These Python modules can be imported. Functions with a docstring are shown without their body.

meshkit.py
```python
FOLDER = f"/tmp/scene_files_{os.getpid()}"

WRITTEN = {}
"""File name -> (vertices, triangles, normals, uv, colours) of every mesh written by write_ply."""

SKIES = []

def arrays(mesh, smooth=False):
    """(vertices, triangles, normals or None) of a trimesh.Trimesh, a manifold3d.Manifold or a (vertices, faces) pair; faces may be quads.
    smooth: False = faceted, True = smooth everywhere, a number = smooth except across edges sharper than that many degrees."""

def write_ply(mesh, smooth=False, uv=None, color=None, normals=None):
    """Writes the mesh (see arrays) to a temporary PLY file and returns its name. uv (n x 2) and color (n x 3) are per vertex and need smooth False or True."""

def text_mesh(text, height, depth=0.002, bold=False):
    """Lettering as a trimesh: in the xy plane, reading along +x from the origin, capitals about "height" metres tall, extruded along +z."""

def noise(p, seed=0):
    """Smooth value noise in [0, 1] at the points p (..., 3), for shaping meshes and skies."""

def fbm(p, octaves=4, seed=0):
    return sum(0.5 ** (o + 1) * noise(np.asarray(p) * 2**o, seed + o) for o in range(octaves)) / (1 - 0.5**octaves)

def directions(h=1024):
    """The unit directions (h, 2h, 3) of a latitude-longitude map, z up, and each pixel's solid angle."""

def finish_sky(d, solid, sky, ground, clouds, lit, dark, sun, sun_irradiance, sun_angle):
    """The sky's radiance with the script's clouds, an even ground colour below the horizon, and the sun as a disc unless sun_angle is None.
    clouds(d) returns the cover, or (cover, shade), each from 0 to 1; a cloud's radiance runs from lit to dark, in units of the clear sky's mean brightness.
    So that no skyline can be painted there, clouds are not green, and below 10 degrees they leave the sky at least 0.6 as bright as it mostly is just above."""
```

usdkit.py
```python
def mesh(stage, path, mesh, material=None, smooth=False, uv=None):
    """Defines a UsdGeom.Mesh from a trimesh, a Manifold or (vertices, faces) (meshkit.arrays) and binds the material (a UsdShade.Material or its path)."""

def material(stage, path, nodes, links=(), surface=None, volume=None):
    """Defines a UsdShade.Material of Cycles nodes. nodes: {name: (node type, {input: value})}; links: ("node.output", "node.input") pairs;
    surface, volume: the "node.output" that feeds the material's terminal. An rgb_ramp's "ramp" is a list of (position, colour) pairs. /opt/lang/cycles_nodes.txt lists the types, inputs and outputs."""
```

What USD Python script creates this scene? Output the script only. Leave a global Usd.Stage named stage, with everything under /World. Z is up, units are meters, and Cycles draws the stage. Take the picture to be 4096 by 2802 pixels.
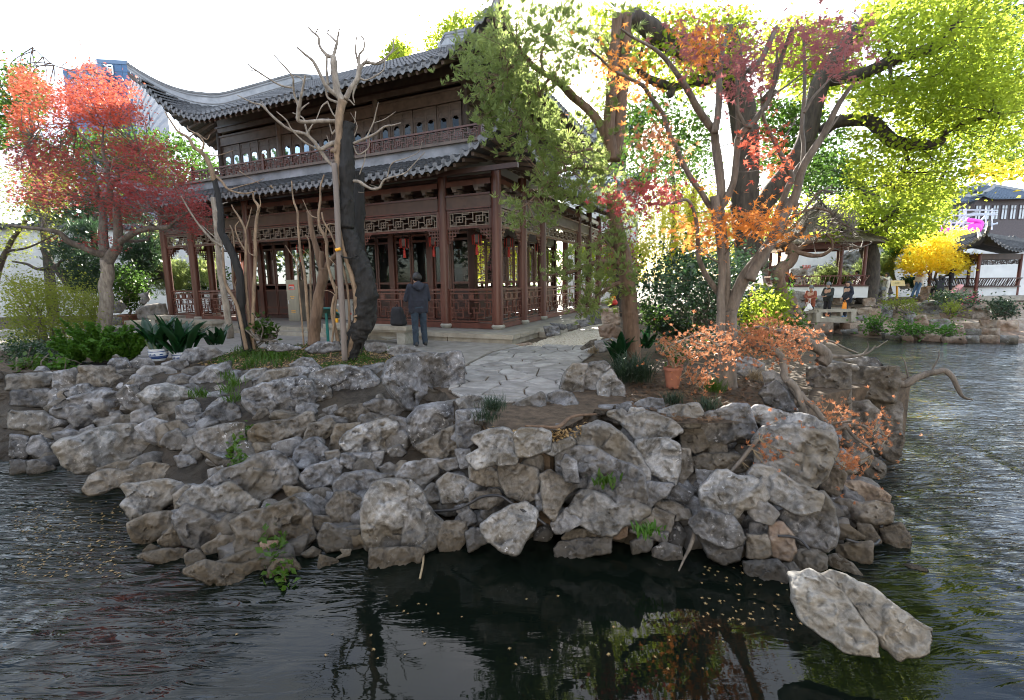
import math, random, re
import numpy as np
import trimesh, usdkit, meshkit
import shapely
from shapely.geometry import Polygon, MultiPoint, Point, box as sbox, LineString
from scipy.spatial import Delaunay, cKDTree
from pxr import Usd, UsdGeom, UsdLux, UsdShade, Gf, Sdf, Vt

stage = Usd.Stage.CreateInMemory()
UsdGeom.SetStageUpAxis(stage, 'Z'); UsdGeom.SetStageMetersPerUnit(stage, 1.0)
UsdGeom.Xform.Define(stage, '/World'); UsdGeom.Scope.Define(stage, '/World/Looks')

# ---------------------------------------------------------------- camera (a wide lens held 1.5 m above the path, 2.6 m above the pond)
PITCH, ROLL, EYEZ, FPX, WPX, HPX = math.radians(8.2),-.013,1.5,1890., 4096., 2802.
_c, _s, _cp, _sp = math.cos(ROLL), math.sin(ROLL), math.cos(PITCH), math.sin(PITCH)
RT = np.array([_c, _s*_sp, _s*_cp]); UP = np.array([-_s, _c*_sp, _c*_cp]); FW = np.array([0, _cp, -_sp]); EYE = np.array([0,0, EYEZ])
cam = UsdGeom.Camera.Define(stage, '/World/camera')
cam.AddTransformOp().Set(Gf.Matrix4d(*[float(x) for r in (list(RT)+[0], list(UP)+[0], list(-FW)+[0], list(EYE)+[1]) for x in r]))
cam.CreateHorizontalApertureAttr(36.0); cam.CreateFocalLengthAttr(36.0*FPX/WPX); cam.CreateVerticalApertureAttr(36.0*HPX/WPX)
cam.CreateClippingRangeAttr(Gf.Vec2f(.05,5000))
cam.CreateExposureAttr(2.5)

# ---------------------------------------------------------------- sky and sun: low winter sun ahead, a little to the right
SUN_EL, SUN_AZ = math.radians(25.5), math.atan2(.077,1.085)
dome = UsdLux.DomeLight.Define(stage, '/World/sky')
dome.CreateIntensityAttr(1.0)
sky = usdkit.material(stage, '/World/Looks/sky', {
    'sky': ('sky_texture', {'sky_type': 'single_scattering', 'sun_disc': False, 'sun_elevation': SUN_EL, 'sun_rotation': SUN_AZ, 'aerosol_density': 1.3, 'altitude': 20.}),
    'tc': ('texture_coordinate', {}), 'm': ('mapping', {'scale': (1.6,1.6,4.5)}),
    'n': ('noise_texture', {'scale': 1.7, 'detail': 7, 'roughness': .58}),
    'r': ('rgb_ramp', {'ramp': [(.40,(0,0,0)),(.62,(1,1,1))]}),
    'mx': ('mix_color', {'b': (4.6,4.8,5.1)}),
    'bg': ('background_shader', {'strength': .085})},
    [('tc.generated', 'm.vector'),('m.vector', 'n.vector'),('n.fac', 'r.fac'),('r.color', 'mx.fac'),('sky.color', 'mx.a'),('mx.result', 'bg.color')], surface='bg.background')
UsdShade.MaterialBindingAPI.Apply(dome.GetPrim()).Bind(sky)
dome.GetPrim().SetCustomDataByKey('kind', 'structure')
sun = UsdLux.DistantLight.Define(stage, '/World/sun')
sun.CreateNormalizeAttr(True); sun.CreateIntensityAttr(1.25); sun.CreateAngleAttr(.5); sun.CreateColorAttr(Gf.Vec3f(1,.93,.82))
sd_ = np.array([math.sin(SUN_AZ)*math.cos(SUN_EL), math.cos(SUN_AZ)*math.cos(SUN_EL), math.sin(SUN_EL)])
zx = sd_; xx = np.cross([0,0,1], zx); xx /= np.linalg.norm(xx); yx = np.cross(zx, xx)
sun.AddTransformOp().Set(Gf.Matrix4d(*[float(x) for r in (list(xx)+[0], list(yx)+[0], list(zx)+[0],[0,0,0,1]) for x in r]))

# ---------------------------------------------------------------- helpers: places
def ray(u, v): return (u-2048)/FPX*RT + (1401-v)/FPX*UP + FW
def at(u, v, y):
    r = ray(u, v); return EYE + r*(y/r[1])
def gz(u, v, z=0.):
    r = ray(u, v); return EYE + r*((z-EYEZ)/r[2])
ZR = {'1': (0,0), '2': (1000,100), '3': (2000,100), '4': (3000,100), '5': (0,800), '6': (1000,800), '7': (2000,800), '8': (3000,800),
      'A': (0,1500), 'B': (1000,1500), 'C': (2000,1500), 'D': (3000,1500), 'E': (0,2000), 'F': (2900,2000)}
def Z(k, pts):
    if k == 'd': return [(x/.5674, y/.5674) for x, y in pts]
    if k == 'h': return [(3150+x/3.976,950+y/3.976) for x, y in pts]
    if k == 'r': return [(3450+x/2.4455,700+y/2.4455) for x, y in pts]
    ox, oy = ZR[k]; return [(ox+x/1.987, oy+y/1.987) for x, y in pts]
rng = np.random.default_rng(7)

# ---------------------------------------------------------------- helpers: prims
USED, LOC = {}, {}
def numbered(parent, name):
    k = (parent, name); n = USED.get(k, -1)+1; USED[k] = n
    return name if n == 0 else f'{name}_{n:03d}'
def tag(p, label=None, cat=None, group=None, kind=None):
    for k, v in (('label', label),('category', cat),('group', group),('kind', kind)):
        if v: p.SetCustomDataByKey(k, v)
    return p
def thing(name, label, cat, loc=(0,0,0), group=None, kind=None):
    path = '/World/' + numbered('/World', name)
    x = UsdGeom.Xform.Define(stage, path); x.AddTranslateOp().Set(Gf.Vec3d(*map(float, loc)))
    LOC[path] = np.array(loc, float)
    return tag(x.GetPrim(), label, cat, group, kind)
def mk(name, m, mat, parent=None, smooth=False, label=None, cat=None, group=None, kind=None):
    pp = '/World' if parent is None else str(parent.GetPath())
    path = pp + '/' + numbered(pp, name)
    if hasattr(m, 'to_mesh') or isinstance(m, trimesh.Trimesh): v, f, _ = meshkit.arrays(m)
    else: v, f = m
    v = np.asarray(v, float); f = np.asarray(f, int)
    if f.ndim == 2 and f.shape[1] == 4: f = np.vstack([f[:, [0,1,2]], f[:, [0,2,3]]])
    if parent is not None: v = v - LOC['/'.join(path.split('/')[:3])]
    else:
        pass
    o = usdkit.mesh(stage, path, (v, f), M[mat], smooth=smooth).GetPrim()
    return tag(o, label, cat, group, kind)
def join(parts):
    vs, fs, n = [],[],0
    for p in parts:
        if hasattr(p, 'to_mesh') or isinstance(p, trimesh.Trimesh): v, f, _ = meshkit.arrays(p)
        else: v, f = np.asarray(p[0], float), np.asarray(p[1], int)
        if f.shape[1] == 4: f = np.vstack([f[:, [0,1,2]], f[:, [0,2,3]]])
        vs.append(v); fs.append(f+n); n += len(v)
    return np.vstack(vs), np.vstack(fs)
BF = np.array([[0,3,2,1],[4,5,6,7],[0,1,5,4],[1,2,6,5],[2,3,7,6],[3,0,4,7]])
def hexa(b, t): return np.vstack([b, t]), BF
def bar(p, q, w, h, up=(0,0,1)):
    p, q = np.array(p, float), np.array(q, float); d = q-p; d /= np.linalg.norm(d)
    up = np.array(up, float)
    if abs(d @ up) > .98: up = np.array([1., 0,0])
    x = np.cross(d, up); x /= np.linalg.norm(x); y = np.cross(x, d)
    c = [x*w/2*a+y*h/2*b for a, b in ((-1,-1),(1,-1),(1,1),(-1,1))]
    return hexa([p+k for k in c],[q+k for k in c])
def catmull(P, n=6):
    P = np.asarray(P, float)
    if len(P) < 3:
        t = np.linspace(0,1, n+1)[:, None]; return P[0]*(1-t)+P[-1]*t
    Q = np.vstack([2*P[0]-P[1], P, 2*P[-1]-P[-2]]); out = []
    for i in range(1, len(Q)-2):
        t = np.linspace(0,1, n, endpoint=False)[:, None]
        a, b, c, d = Q[i-1], Q[i], Q[i+1], Q[i+2]
        out.append(.5*(2*b+(c-a)*t+(2*a-5*b+4*c-d)*t*t+(3*b-a-3*c+d)*t**3))
    return np.vstack(out+[P[-1:]])
def tube(P, R, n=7, wob=0., seed=0, cap=True):
    P = np.asarray(P, float); k = len(P)
    R = np.interp(np.linspace(0,1, k), np.linspace(0,1, len(np.atleast_1d(R))), np.atleast_1d(R))
    T = np.gradient(P, axis=0); T /= np.maximum(np.linalg.norm(T, axis=1, keepdims=True),1e-9)
    ref = np.array([.31,.2,.93]) if abs(T[0] @ np.array([.31,.2,.93])) < .9 else np.array([1., 0,0])
    V = []; x = np.cross(T[0], ref); x /= np.linalg.norm(x)
    for i in range(k):
        x = x-T[i]*(x @ T[i]); x /= max(np.linalg.norm(x),1e-9); y = np.cross(T[i], x)
        a = np.linspace(0,2*np.pi, n, endpoint=False)
        V.append(P[i]+R[i]*(np.cos(a)[:, None]*x+np.sin(a)[:, None]*y))
    V = np.vstack(V)
    if wob:
        c = np.repeat(P, n, 0); V = c+(V-c)*(1+wob*(meshkit.fbm(V*[7,7,3.]+seed*13.1,3)-.5)[:, None]*2+wob*(meshkit.noise(V*[34,34,11]+seed)-.5)[:, None]*.8)
    i = np.arange(k-1)[:, None]*n; j = np.arange(n)[None]; j2 = (j+1) % n
    F = np.stack([i+j, i+j2, i+n+j2, i+n+j],-1).reshape(-1,4)
    F = np.vstack([F[:, [0,1,2]], F[:, [0,2,3]]])
    if cap:
        b = len(V); V = np.vstack([V, P[0], P[-1]])
        jj = np.arange(n); F = np.vstack([F, np.stack([np.full(n, b),(jj+1) % n, jj],1), np.stack([np.full(n, b+1),(k-1)*n+jj, (k-1)*n+(jj+1) % n],1)])
    return V, F
def limb(P, R, n=7, seg=6, wob=.12, seed=0): return tube(catmull(P, seg), R, n, wob, seed)
def lathe(prof, n=16, c=(0,0,0)):
    prof = np.array(prof, float); a = np.linspace(0,2*np.pi, n, endpoint=False)
    V = np.stack([np.outer(prof[:, 0], np.cos(a)), np.outer(prof[:, 0], np.sin(a)), np.repeat(prof[:, 1:2], n, 1)],-1).reshape(-1,3)+np.array(c)
    i = np.arange(len(prof)-1)[:, None]*n; j = np.arange(n)[None]; j2 = (j+1) % n
    return V, np.stack([i+j, i+j2, i+n+j2, i+n+j],-1).reshape(-1,4)
def slab(poly, z0, z1, inset=.008, bev=.008):
    """a stone with chamfered top edge; poly = shapely polygon in world x, y"""
    p = np.array(poly.exterior.coords)[:-1]
    if Polygon(p).exterior.is_ccw is False: p = p[::-1]
    n = len(p); c = p.mean(0); q = p+(c-p)/np.maximum(np.linalg.norm(c-p, axis=1, keepdims=True),1e-6)*inset
    V = np.vstack([np.c_[p, np.full(n, z0)], np.c_[p, np.full(n, z1-bev)], np.c_[q, np.full(n, z1)],[[*c, z1]]])
    j = np.arange(n); k = (j+1) % n; F = []
    for a, b in ((0, n),(n, 2*n)): F += [np.stack([a+j, a+k, b+k],1), np.stack([a+j, b+k, b+j],1)]
    F.append(np.stack([2*n+j, 2*n+k, np.full(n, 3*n)],1))
    return V, np.vstack(F)
def sheet(poly, z, dens=None):
    v, f = trimesh.creation.triangulate_polygon(poly, engine='earcut')
    return np.c_[v, np.full(len(v), z)], f
def frames(N, r, tilt=None):
    """N random orthonormal frames (N,3,3), rows x,y,z; tilt None = free, else z near up"""
    if tilt is None:
        z = r.normal(size=(N, 3))
    else:
        z = r.normal(size=(N, 3))*tilt+np.array([0,0,1.])
    z /= np.linalg.norm(z, axis=1, keepdims=True)
    x = r.normal(size=(N, 3)); x -= z*(x*z).sum(1, keepdims=True); x /= np.linalg.norm(x, axis=1, keepdims=True)
    return np.stack([x, np.cross(z, x), z],1)
def scatter(P, tv, tf, size, r, tilt=None, fr=None):
    """copies of a leaf (tv, tf) at P joined into one mesh"""
    P = np.asarray(P); N = len(P); tv = np.asarray(tv, float); tf = np.asarray(tf, int)
    F = frames(N, r, tilt) if fr is None else fr
    s = size*(r.uniform(.65,1.3, N) if np.ndim(size) == 0 else 1)
    V = P[:, None]+np.einsum('kj,njc->nkc', tv, F)*np.reshape(s, (-1,1,1))
    return V.reshape(-1,3),(tf[None]+(np.arange(N)*len(tv))[:, None, None]).reshape(-1, tf.shape[1])
DIAMOND = ([(0,0,0),(.32,.5,.06),(0,1.05,-.05),(-.32,.5,.06)],[(0,1,2),(0,2,3)])
def star(lobes=5, r0=.28):
    v = [(0,0,0)]; a0 = math.radians(90); f = []
    lens = [1., .92,.62,.62,.92] if lobes == 5 else [1.]*lobes
    angs = [0,50,105,-105,-50]
    o = sorted(zip(angs, [1., .9,.6,.6,.9]))
    rim = []
    for i, (a, l) in enumerate(o):
        rim.append((l, a))
        if i < 4: rim.append((r0,(a+o[i+1][0])/2))
    rim.append((.12,180))
    for l, a in rim: v.append((l*math.sin(math.radians(a)), l*math.cos(math.radians(a)),-.12*l*l))
    for i in range(1, len(rim)+1): f.append((0, i % len(rim)+1, i))
    return v, f
STAR = star()
def tuft(n, r, spread=.9, w=.07):
    """n needles from one point"""
    v, f = [],[]
    for i in range(n):
        d = np.array([r.normal()*spread, r.normal()*spread, 1.0]); d /= np.linalg.norm(d)
        s = np.cross(d, r.normal(size=3)); s /= np.linalg.norm(s); l = r.uniform(.7,1.1); b = len(v)
        v += [d*l*.05, d*l*.5+s*w, d*l, d*l*.5-s*w]; f += [(b, b+1, b+2),(b, b+2, b+3)]
    return np.array(v), np.array(f)
def blade(base, yaw, length, width, lean, droop, r, n=5, fold=.25):
    """a strap or lance leaf: strip of quads, bent over"""
    t = np.linspace(0,1, n+1); ang = lean+droop*t**1.5
    d = np.array([math.cos(yaw), math.sin(yaw),0]); sx = np.array([-d[1], d[0],0])
    step = length/n; P = [np.array(base, float)]
    for i in range(n): P.append(P[-1]+step*(d*math.sin(ang[i])+np.array([0,0,1])*math.cos(ang[i])))
    P = np.array(P); w = width*np.sin(np.pi*np.clip(t*.93+.05,0,1))**.8
    up = np.gradient(P, axis=0); nn = np.cross(up, sx); nn /= np.linalg.norm(nn, axis=1, keepdims=True)
    V = np.vstack([P-sx*w[:, None]/2-nn*w[:, None]*fold, P, P+sx*w[:, None]/2-nn*w[:, None]*fold]); k = n+1
    F = []
    for i in range(n): F += [(i, i+1, k+i+1, k+i),(k+i, k+i+1,2*k+i+1,2*k+i)]
    return V, np.array(F)

# ---------------------------------------------------------------- materials
M = {}
def mat(name, nodes, links, surface='p.BSDF'):
    M[name] = usdkit.material(stage, '/World/Looks/'+name, nodes, links, surface=surface)
def plain(name, c1, c2, scale=6., rough=.6, bump=.0, bscale=None, detail=5, stretch=(1,1,1), spec=.5, metallic=0., rnd=.0, coat=0.):
    nodes = {'g': ('geometry', {}), 'm': ('mapping', {'scale': stretch}), 'n': ('noise_texture', {'scale': scale, 'detail': detail, 'roughness': .62}),
             'r': ('rgb_ramp', {'ramp': [(.3, c1),(.7, c2)]}), 'p': ('principled_bsdf', {'roughness': rough, 'specular_ior_level': spec, 'metallic': metallic, 'coat_weight': coat})}
    links = [('g.position', 'm.vector'),('m.vector', 'n.vector'),('n.fac', 'r.fac')]
    out = 'r.color'
    if rnd:
        nodes |= {'oi': ('object_info', {}), 'mr': ('map_range', {'to_min': 1-rnd, 'to_max': 1+rnd}), 'h': ('hsv', {})}
        links += [('oi.random', 'mr.value'),('mr.result', 'h.value'),('r.color', 'h.color')]; out = 'h.color'
    links.append((out, 'p.base_color'))
    if bump:
        nodes |= {'bn': ('noise_texture', {'scale': bscale or scale*4, 'detail': 6, 'roughness': .65}), 'b': ('bump', {'strength': 1.0, 'distance': bump})}
        links += [('m.vector', 'bn.vector'),('bn.fac', 'b.height'),('b.normal', 'p.normal')]
    mat(name, nodes, links)
def leafm(name, cols, trans=.5, rough=.45, tint=1.25, spec=.4):
    """leaf colour varies from leaf to leaf; part of the light goes through"""
    k = len(cols)
    mat(name, {'g': ('geometry', {}), 'n': ('noise_texture', {'scale': .9, 'detail': 2}), 'a': ('math', {'math_type': 'multiply_add', 'value2': .75, 'value3': -.12}),
               'b': ('math', {'math_type': 'multiply_add', 'value2': .5}),
               'r': ('rgb_ramp', {'ramp': [(.12+.76*i/(max(k-1,1)), c) for i, c in enumerate(cols)]}),
               'h': ('hsv', {'value': tint, 'saturation': .92}),
               'p': ('principled_bsdf', {'roughness': rough, 'specular_ior_level': spec}), 't': ('translucent_bsdf', {}), 'mx': ('mix_closure', {'fac': trans})},
        [('g.position', 'n.vector'),('g.random_per_island', 'a.value1'),('n.fac', 'b.value1'),('a.value', 'b.value3'),('b.value', 'r.fac'),
         ('r.color', 'p.base_color'),('r.color', 'h.color'),('h.color', 't.color'),('p.BSDF', 'mx.closure1'),('t.BSDF', 'mx.closure2')], surface='mx.closure')
def rockm(name, dark, mid, light, brown, lichen=.58, lichcol=(.62,.62,.64), moss=False):
    nodes = {'g': ('geometry', {}), 'oi': ('object_info', {}), 'off': ('vector_math', {'vector_math_type': 'x'})}
    nodes = {'g': ('geometry', {}), 'oi': ('object_info', {}),
             'n1': ('noise_texture', {'scale': 3.4, 'detail': 10, 'roughness': .74, 'distortion': .6}),
             'r1': ('rgb_ramp', {'ramp': [(.32, dark),(.47, mid),(.68, light)]}),
             'n2': ('noise_texture', {'scale': 1.1, 'detail': 5, 'roughness': .6}),
             'r2': ('rgb_ramp', {'ramp': [(.46,(0,0,0)),(.66,(.75,.75,.75))]}),
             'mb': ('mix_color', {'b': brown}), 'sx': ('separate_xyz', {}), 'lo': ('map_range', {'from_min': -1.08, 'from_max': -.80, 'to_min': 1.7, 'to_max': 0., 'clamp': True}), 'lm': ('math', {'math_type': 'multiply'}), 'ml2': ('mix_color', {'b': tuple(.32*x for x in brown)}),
             'n3': ('noise_texture', {'scale': 16., 'detail': 8, 'roughness': .75}),
             'r3': ('rgb_ramp', {'ramp': [(lichen, (0,0,0)),(lichen+.035,(1,1,1))]}),
             'n4': ('noise_texture', {'scale': .9, 'detail': 2}),
             'r4': ('rgb_ramp', {'ramp': [(.5,(0,0,0)),(.62,(.8,.8,.8))]}),
             'ml': ('mix_color', {'blend_type': 'multiply', 'fac': 1.0}), 'mw': ('mix_color', {'b': lichcol}),
             # weathering: dark streaks that run down the stone
             'ms': ('mapping', {'scale': (4., 4., 1.5)}), 'ns': ('noise_texture', {'scale': 1.6, 'detail': 6, 'roughness': .7}),
             'rs': ('rgb_ramp', {'ramp': [(.52,(0,0,0)),(.70,(.5,.5,.5))]}), 'md': ('mix_color', {'b': tuple(.55*x for x in dark)}),
             'mr': ('map_range', {'to_min': .78, 'to_max': 1.25}), 'h': ('hsv', {}),
             'p': ('principled_bsdf', {'roughness': .78, 'specular_ior_level': .35}),
             'bn': ('noise_texture', {'scale': 15., 'detail': 10, 'roughness': .74}), 'vo': ('voronoi_texture', {'scale': 7., 'feature': 'distance_to_edge', 'detail': 2, 'roughness': .6}),
             'vr': ('rgb_ramp', {'ramp': [(0., (0,0,0)),(.05,(1,1,1))]}), 'ad': ('mix_color', {'fac': .18}),
             'b': ('bump', {'strength': 1., 'distance': .05})}
    links = [('g.position', 'n1.vector'),('n1.fac', 'r1.fac'),('g.position', 'n2.vector'),('n2.fac', 'r2.fac'),('r1.color', 'mb.a'),('r2.color', 'mb.fac'),
             ('g.position', 'n3.vector'),('n3.fac', 'r3.fac'),('g.position', 'n4.vector'),('n4.fac', 'r4.fac'),('r3.color', 'ml.a'),('r4.color', 'ml.b'),
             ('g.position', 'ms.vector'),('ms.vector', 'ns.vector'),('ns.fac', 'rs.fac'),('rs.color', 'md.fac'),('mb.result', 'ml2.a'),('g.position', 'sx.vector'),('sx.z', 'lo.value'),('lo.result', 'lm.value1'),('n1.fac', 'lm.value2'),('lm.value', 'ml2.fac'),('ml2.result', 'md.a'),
             ('md.result', 'mw.a'),('ml.result', 'mw.fac'),('oi.random', 'mr.value'),('mr.result', 'h.value'),('mw.result', 'h.color'),('h.color', 'p.base_color'),
             ('g.position', 'bn.vector'),('n1.color', 'vo.vector'),('bn.fac', 'ad.a'),('n1.fac', 'ad.b'),('ad.result', 'b.height'),('b.normal', 'p.normal')]
    nodes.pop('vo'); nodes.pop('vr'); links = [l for l in links if 'vo.' not in l[1]]
    mat(name, nodes, links)
rockm('limestone', (.026,.025,.025),(.135,.135,.14),(.36,.365,.385),(.14,.12,.09))
rockm('limestone_pale', (.036,.034,.031),(.19,.188,.185),(.45,.445,.445),(.20,.17,.125), lichen=.60)
rockm('limestone_brown', (.024,.021,.018),(.125,.112,.096),(.30,.28,.255),(.16,.125,.08), lichen=.64)
rockm('sandstone', (.12,.085,.06),(.30,.235,.18),(.46,.40,.34),(.27,.16,.11), lichen=.70)
rockm('boulder_pale', (.07,.065,.055),(.29,.28,.26),(.52,.51,.485),(.34,.29,.22), lichen=.66)
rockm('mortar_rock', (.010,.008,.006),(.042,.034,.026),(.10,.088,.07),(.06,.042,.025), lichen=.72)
plain('bank_soil', (.010,.008,.006),(.045,.036,.026),5,.95,.03,24)
plain('soil', (.035,.025,.016),(.14,.10,.065),9,.95,.02,40)
plain('flagstone', (.16,.15,.14),(.37,.36,.345),4,.62,.010,30, detail=9, rnd=.28)
plain('slabstone', (.19,.175,.155),(.31,.29,.265),4,.62,.004,50, rnd=.08)
plain('podium_stone', (.22,.195,.155),(.37,.335,.27),4,.65,.004,45, rnd=.08)
plain('plinth_stone', (.25,.24,.20),(.38,.36,.31),9,.6)
plain('pebble', (.30,.25,.17),(.62,.57,.48),22,.5)
plain('wood', (.055,.019,.013),(.115,.040,.026),4,.32,.002,60, stretch=(1,1,.12), spec=.5, rnd=.1)
plain('wood_beam', (.055,.027,.016),(.10,.052,.032),4,.45,.002,40, rnd=.1)
plain('wood_grey', (.062,.042,.032),(.12,.085,.064),5,.5,.002,40, rnd=.06)
plain('wood_dark', (.030,.013,.010),(.055,.024,.017),5,.4)
plain('lattice_wood', (.065,.024,.017),(.125,.048,.032),8,.35)
plain('lattice_grey', (.15,.11,.08),(.22,.165,.12),8,.4)
plain('roof_tile', (.022,.023,.025),(.075,.076,.078),7,.6,.004,60, rnd=.2)
plain('drip_tile_clay', (.095,.096,.10),(.19,.19,.195),9,.6,.003,60, rnd=.15)
plain('ridge_plaster', (.18,.19,.205),(.38,.39,.41),2.2,.75,.003,40)
plain('wall_plaster', (.10,.105,.115),(.30,.305,.325),1.1,.85,.003,30, detail=9)
plain('white_wall', (.50,.50,.49),(.72,.72,.70),.5,.9,.003,20)
plain('bark_pale', (.15,.12,.095),(.36,.315,.26),16,.8,.02,34, stretch=(1,1,.35))
plain('bark_tan', (.11,.075,.048),(.34,.24,.155),16,.75,.018,36, stretch=(1,1,.3))
plain('bark_grey', (.065,.055,.045),(.21,.18,.15),13,.85,.02,32, stretch=(1,1,.3))
plain('bark_brown', (.075,.045,.028),(.20,.13,.085),12,.85,.022,26, stretch=(1,1,.16))
plain('bark_dark', (.028,.022,.017),(.085,.068,.052),10,.9,.03,22, stretch=(1,1,.3))
plain('charred', (.003,.003,.003),(.018,.016,.015),12,.7,.04,22, stretch=(1,1,.2))
plain('grey_post', (.14,.115,.10),(.22,.185,.165),8,.7,.003,40, stretch=(1,1,.15))
plain('terracotta', (.24,.085,.05),(.36,.145,.085),5,.7,.003,40)
plain('clay_dark', (.09,.035,.022),(.15,.06,.035),5,.6)
plain('porcelain', (.45,.50,.56),(.62,.66,.70),6,.15)
plain('porcelain_blue', (.015,.035,.12),(.04,.09,.25),12,.15)
plain('black_plastic', (.012,.012,.014),(.025,.025,.028),5,.4)
plain('steel', (.28,.26,.22),(.36,.33,.28),3,.28, metallic=.9, stretch=(12,12,.6))
plain('bin_grey', (.30,.29,.26),(.36,.35,.31),3,.5)
plain('sign_teal', (.005,.12,.11),(.01,.17,.15),4,.35)
plain('sign_face', (.02,.06,.045),(.10,.13,.09),7,.25)
plain('sign_yellow', (.70,.32,.012),(.78,.38,.02),4,.4)
plain('red_paint', (.55,.035,.015),(.65,.05,.02),4,.4)
plain('black_paint', (.01,.01,.01),(.02,.02,.02),4,.4)
plain('white_paint', (.72,.72,.70),(.80,.80,.78),4,.5)
plain('lantern_red', (.45,.03,.02),(.60,.05,.03),6,.5)
plain('navy_cloth', (.008,.010,.018),(.022,.026,.042),9,.85,.004,30)
plain('denim', (.012,.022,.036),(.03,.05,.075),12,.85,.003,60)
plain('black_cloth', (.007,.007,.009),(.018,.018,.022),9,.85,.004,30)
plain('dark_green_cloth', (.018,.022,.020),(.04,.045,.04),9,.85,.004,30)
plain('rust_cloth', (.20,.055,.03),(.30,.09,.055),8,.9,.004,30)
plain('cream_cloth', (.60,.56,.50),(.74,.70,.64),6,.85,.004,20)
plain('lilac_cloth', (.55,.53,.58),(.70,.68,.72),6,.7,.006,16)
plain('orange_cloth', (.70,.22,.01),(.80,.28,.02),6,.7)
plain('blue_cloth', (.06,.12,.22),(.09,.16,.28),6,.8)
plain('pink_cloth', (.60,.28,.28),(.75,.42,.42),6,.8)
plain('grey_cloth', (.10,.11,.12),(.17,.18,.19),9,.9)
plain('skin', (.42,.24,.16),(.50,.30,.21),9,.5)
plain('hair', (.006,.005,.005),(.014,.011,.010),20,.5)
plain('magenta', (.65,.04,.48),(.80,.08,.60),3,.45)
plain('scaffold_metal', (.40,.44,.52),(.60,.64,.72),3,.4, metallic=.3)
plain('far_tile', (.05,.075,.115),(.09,.125,.17),6,.6, rnd=.1)
plain('far_wood', (.06,.05,.055),(.10,.08,.085),5,.6)
plain('thatch', (.09,.07,.05),(.24,.20,.14),16,.95,.03,30, stretch=(1,1,.4))
plain('red_column', (.075,.018,.014),(.12,.03,.022),5,.4)
plain('rubber', (.012,.012,.014),(.022,.022,.024),5,.5)
plain('dry_twig', (.20,.15,.09),(.34,.27,.17),12,.8)
plain('moss', (.02,.032,.008),(.05,.07,.016),20,.95,.01,60)
plain('paper_yellow', (.62,.50,.26),(.70,.58,.32),4,.5)
leafm('leaf_red', [(.45,.07,.03),(.60,.15,.03),(.68,.24,.035),(.76,.40,.07)],.5, tint=1.35)
leafm('leaf_crimson', [(.32,.05,.045),(.50,.10,.075),(.62,.18,.10),(.70,.32,.15)],.5, tint=1.4)
leafm('leaf_orange', [(.60,.20,.015),(.70,.32,.02),(.78,.42,.05)],.55, tint=1.3)
leafm('leaf_dusty', [(.28,.09,.09),(.42,.14,.11),(.52,.24,.11)],.55, tint=1.3)
leafm('leaf_rust', [(.48,.19,.08),(.60,.30,.14),(.66,.40,.22)],.5, tint=1.2)
leafm('leaf_yellow', [(.62,.50,.01),(.76,.66,.02),(.82,.76,.05)],.65, tint=1.7)
leafm('leaf_lime', [(.20,.26,.010),(.42,.46,.012),(.60,.58,.015),(.72,.66,.03)],.78, tint=1.6)
leafm('leaf_green', [(.04,.09,.010),(.09,.17,.015),(.18,.28,.02)],.6, tint=1.4)
leafm('leaf_dark', [(.025,.06,.022),(.06,.115,.032),(.12,.19,.05)],.4,.25, spec=.8)
leafm('leaf_pine', [(.14,.18,.05),(.32,.35,.09),(.56,.52,.16)],.7,.4, tint=1.9)
leafm('leaf_gold', [(.16,.20,.012),(.40,.34,.012),(.58,.44,.02)],.45, tint=1.2)
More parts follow.
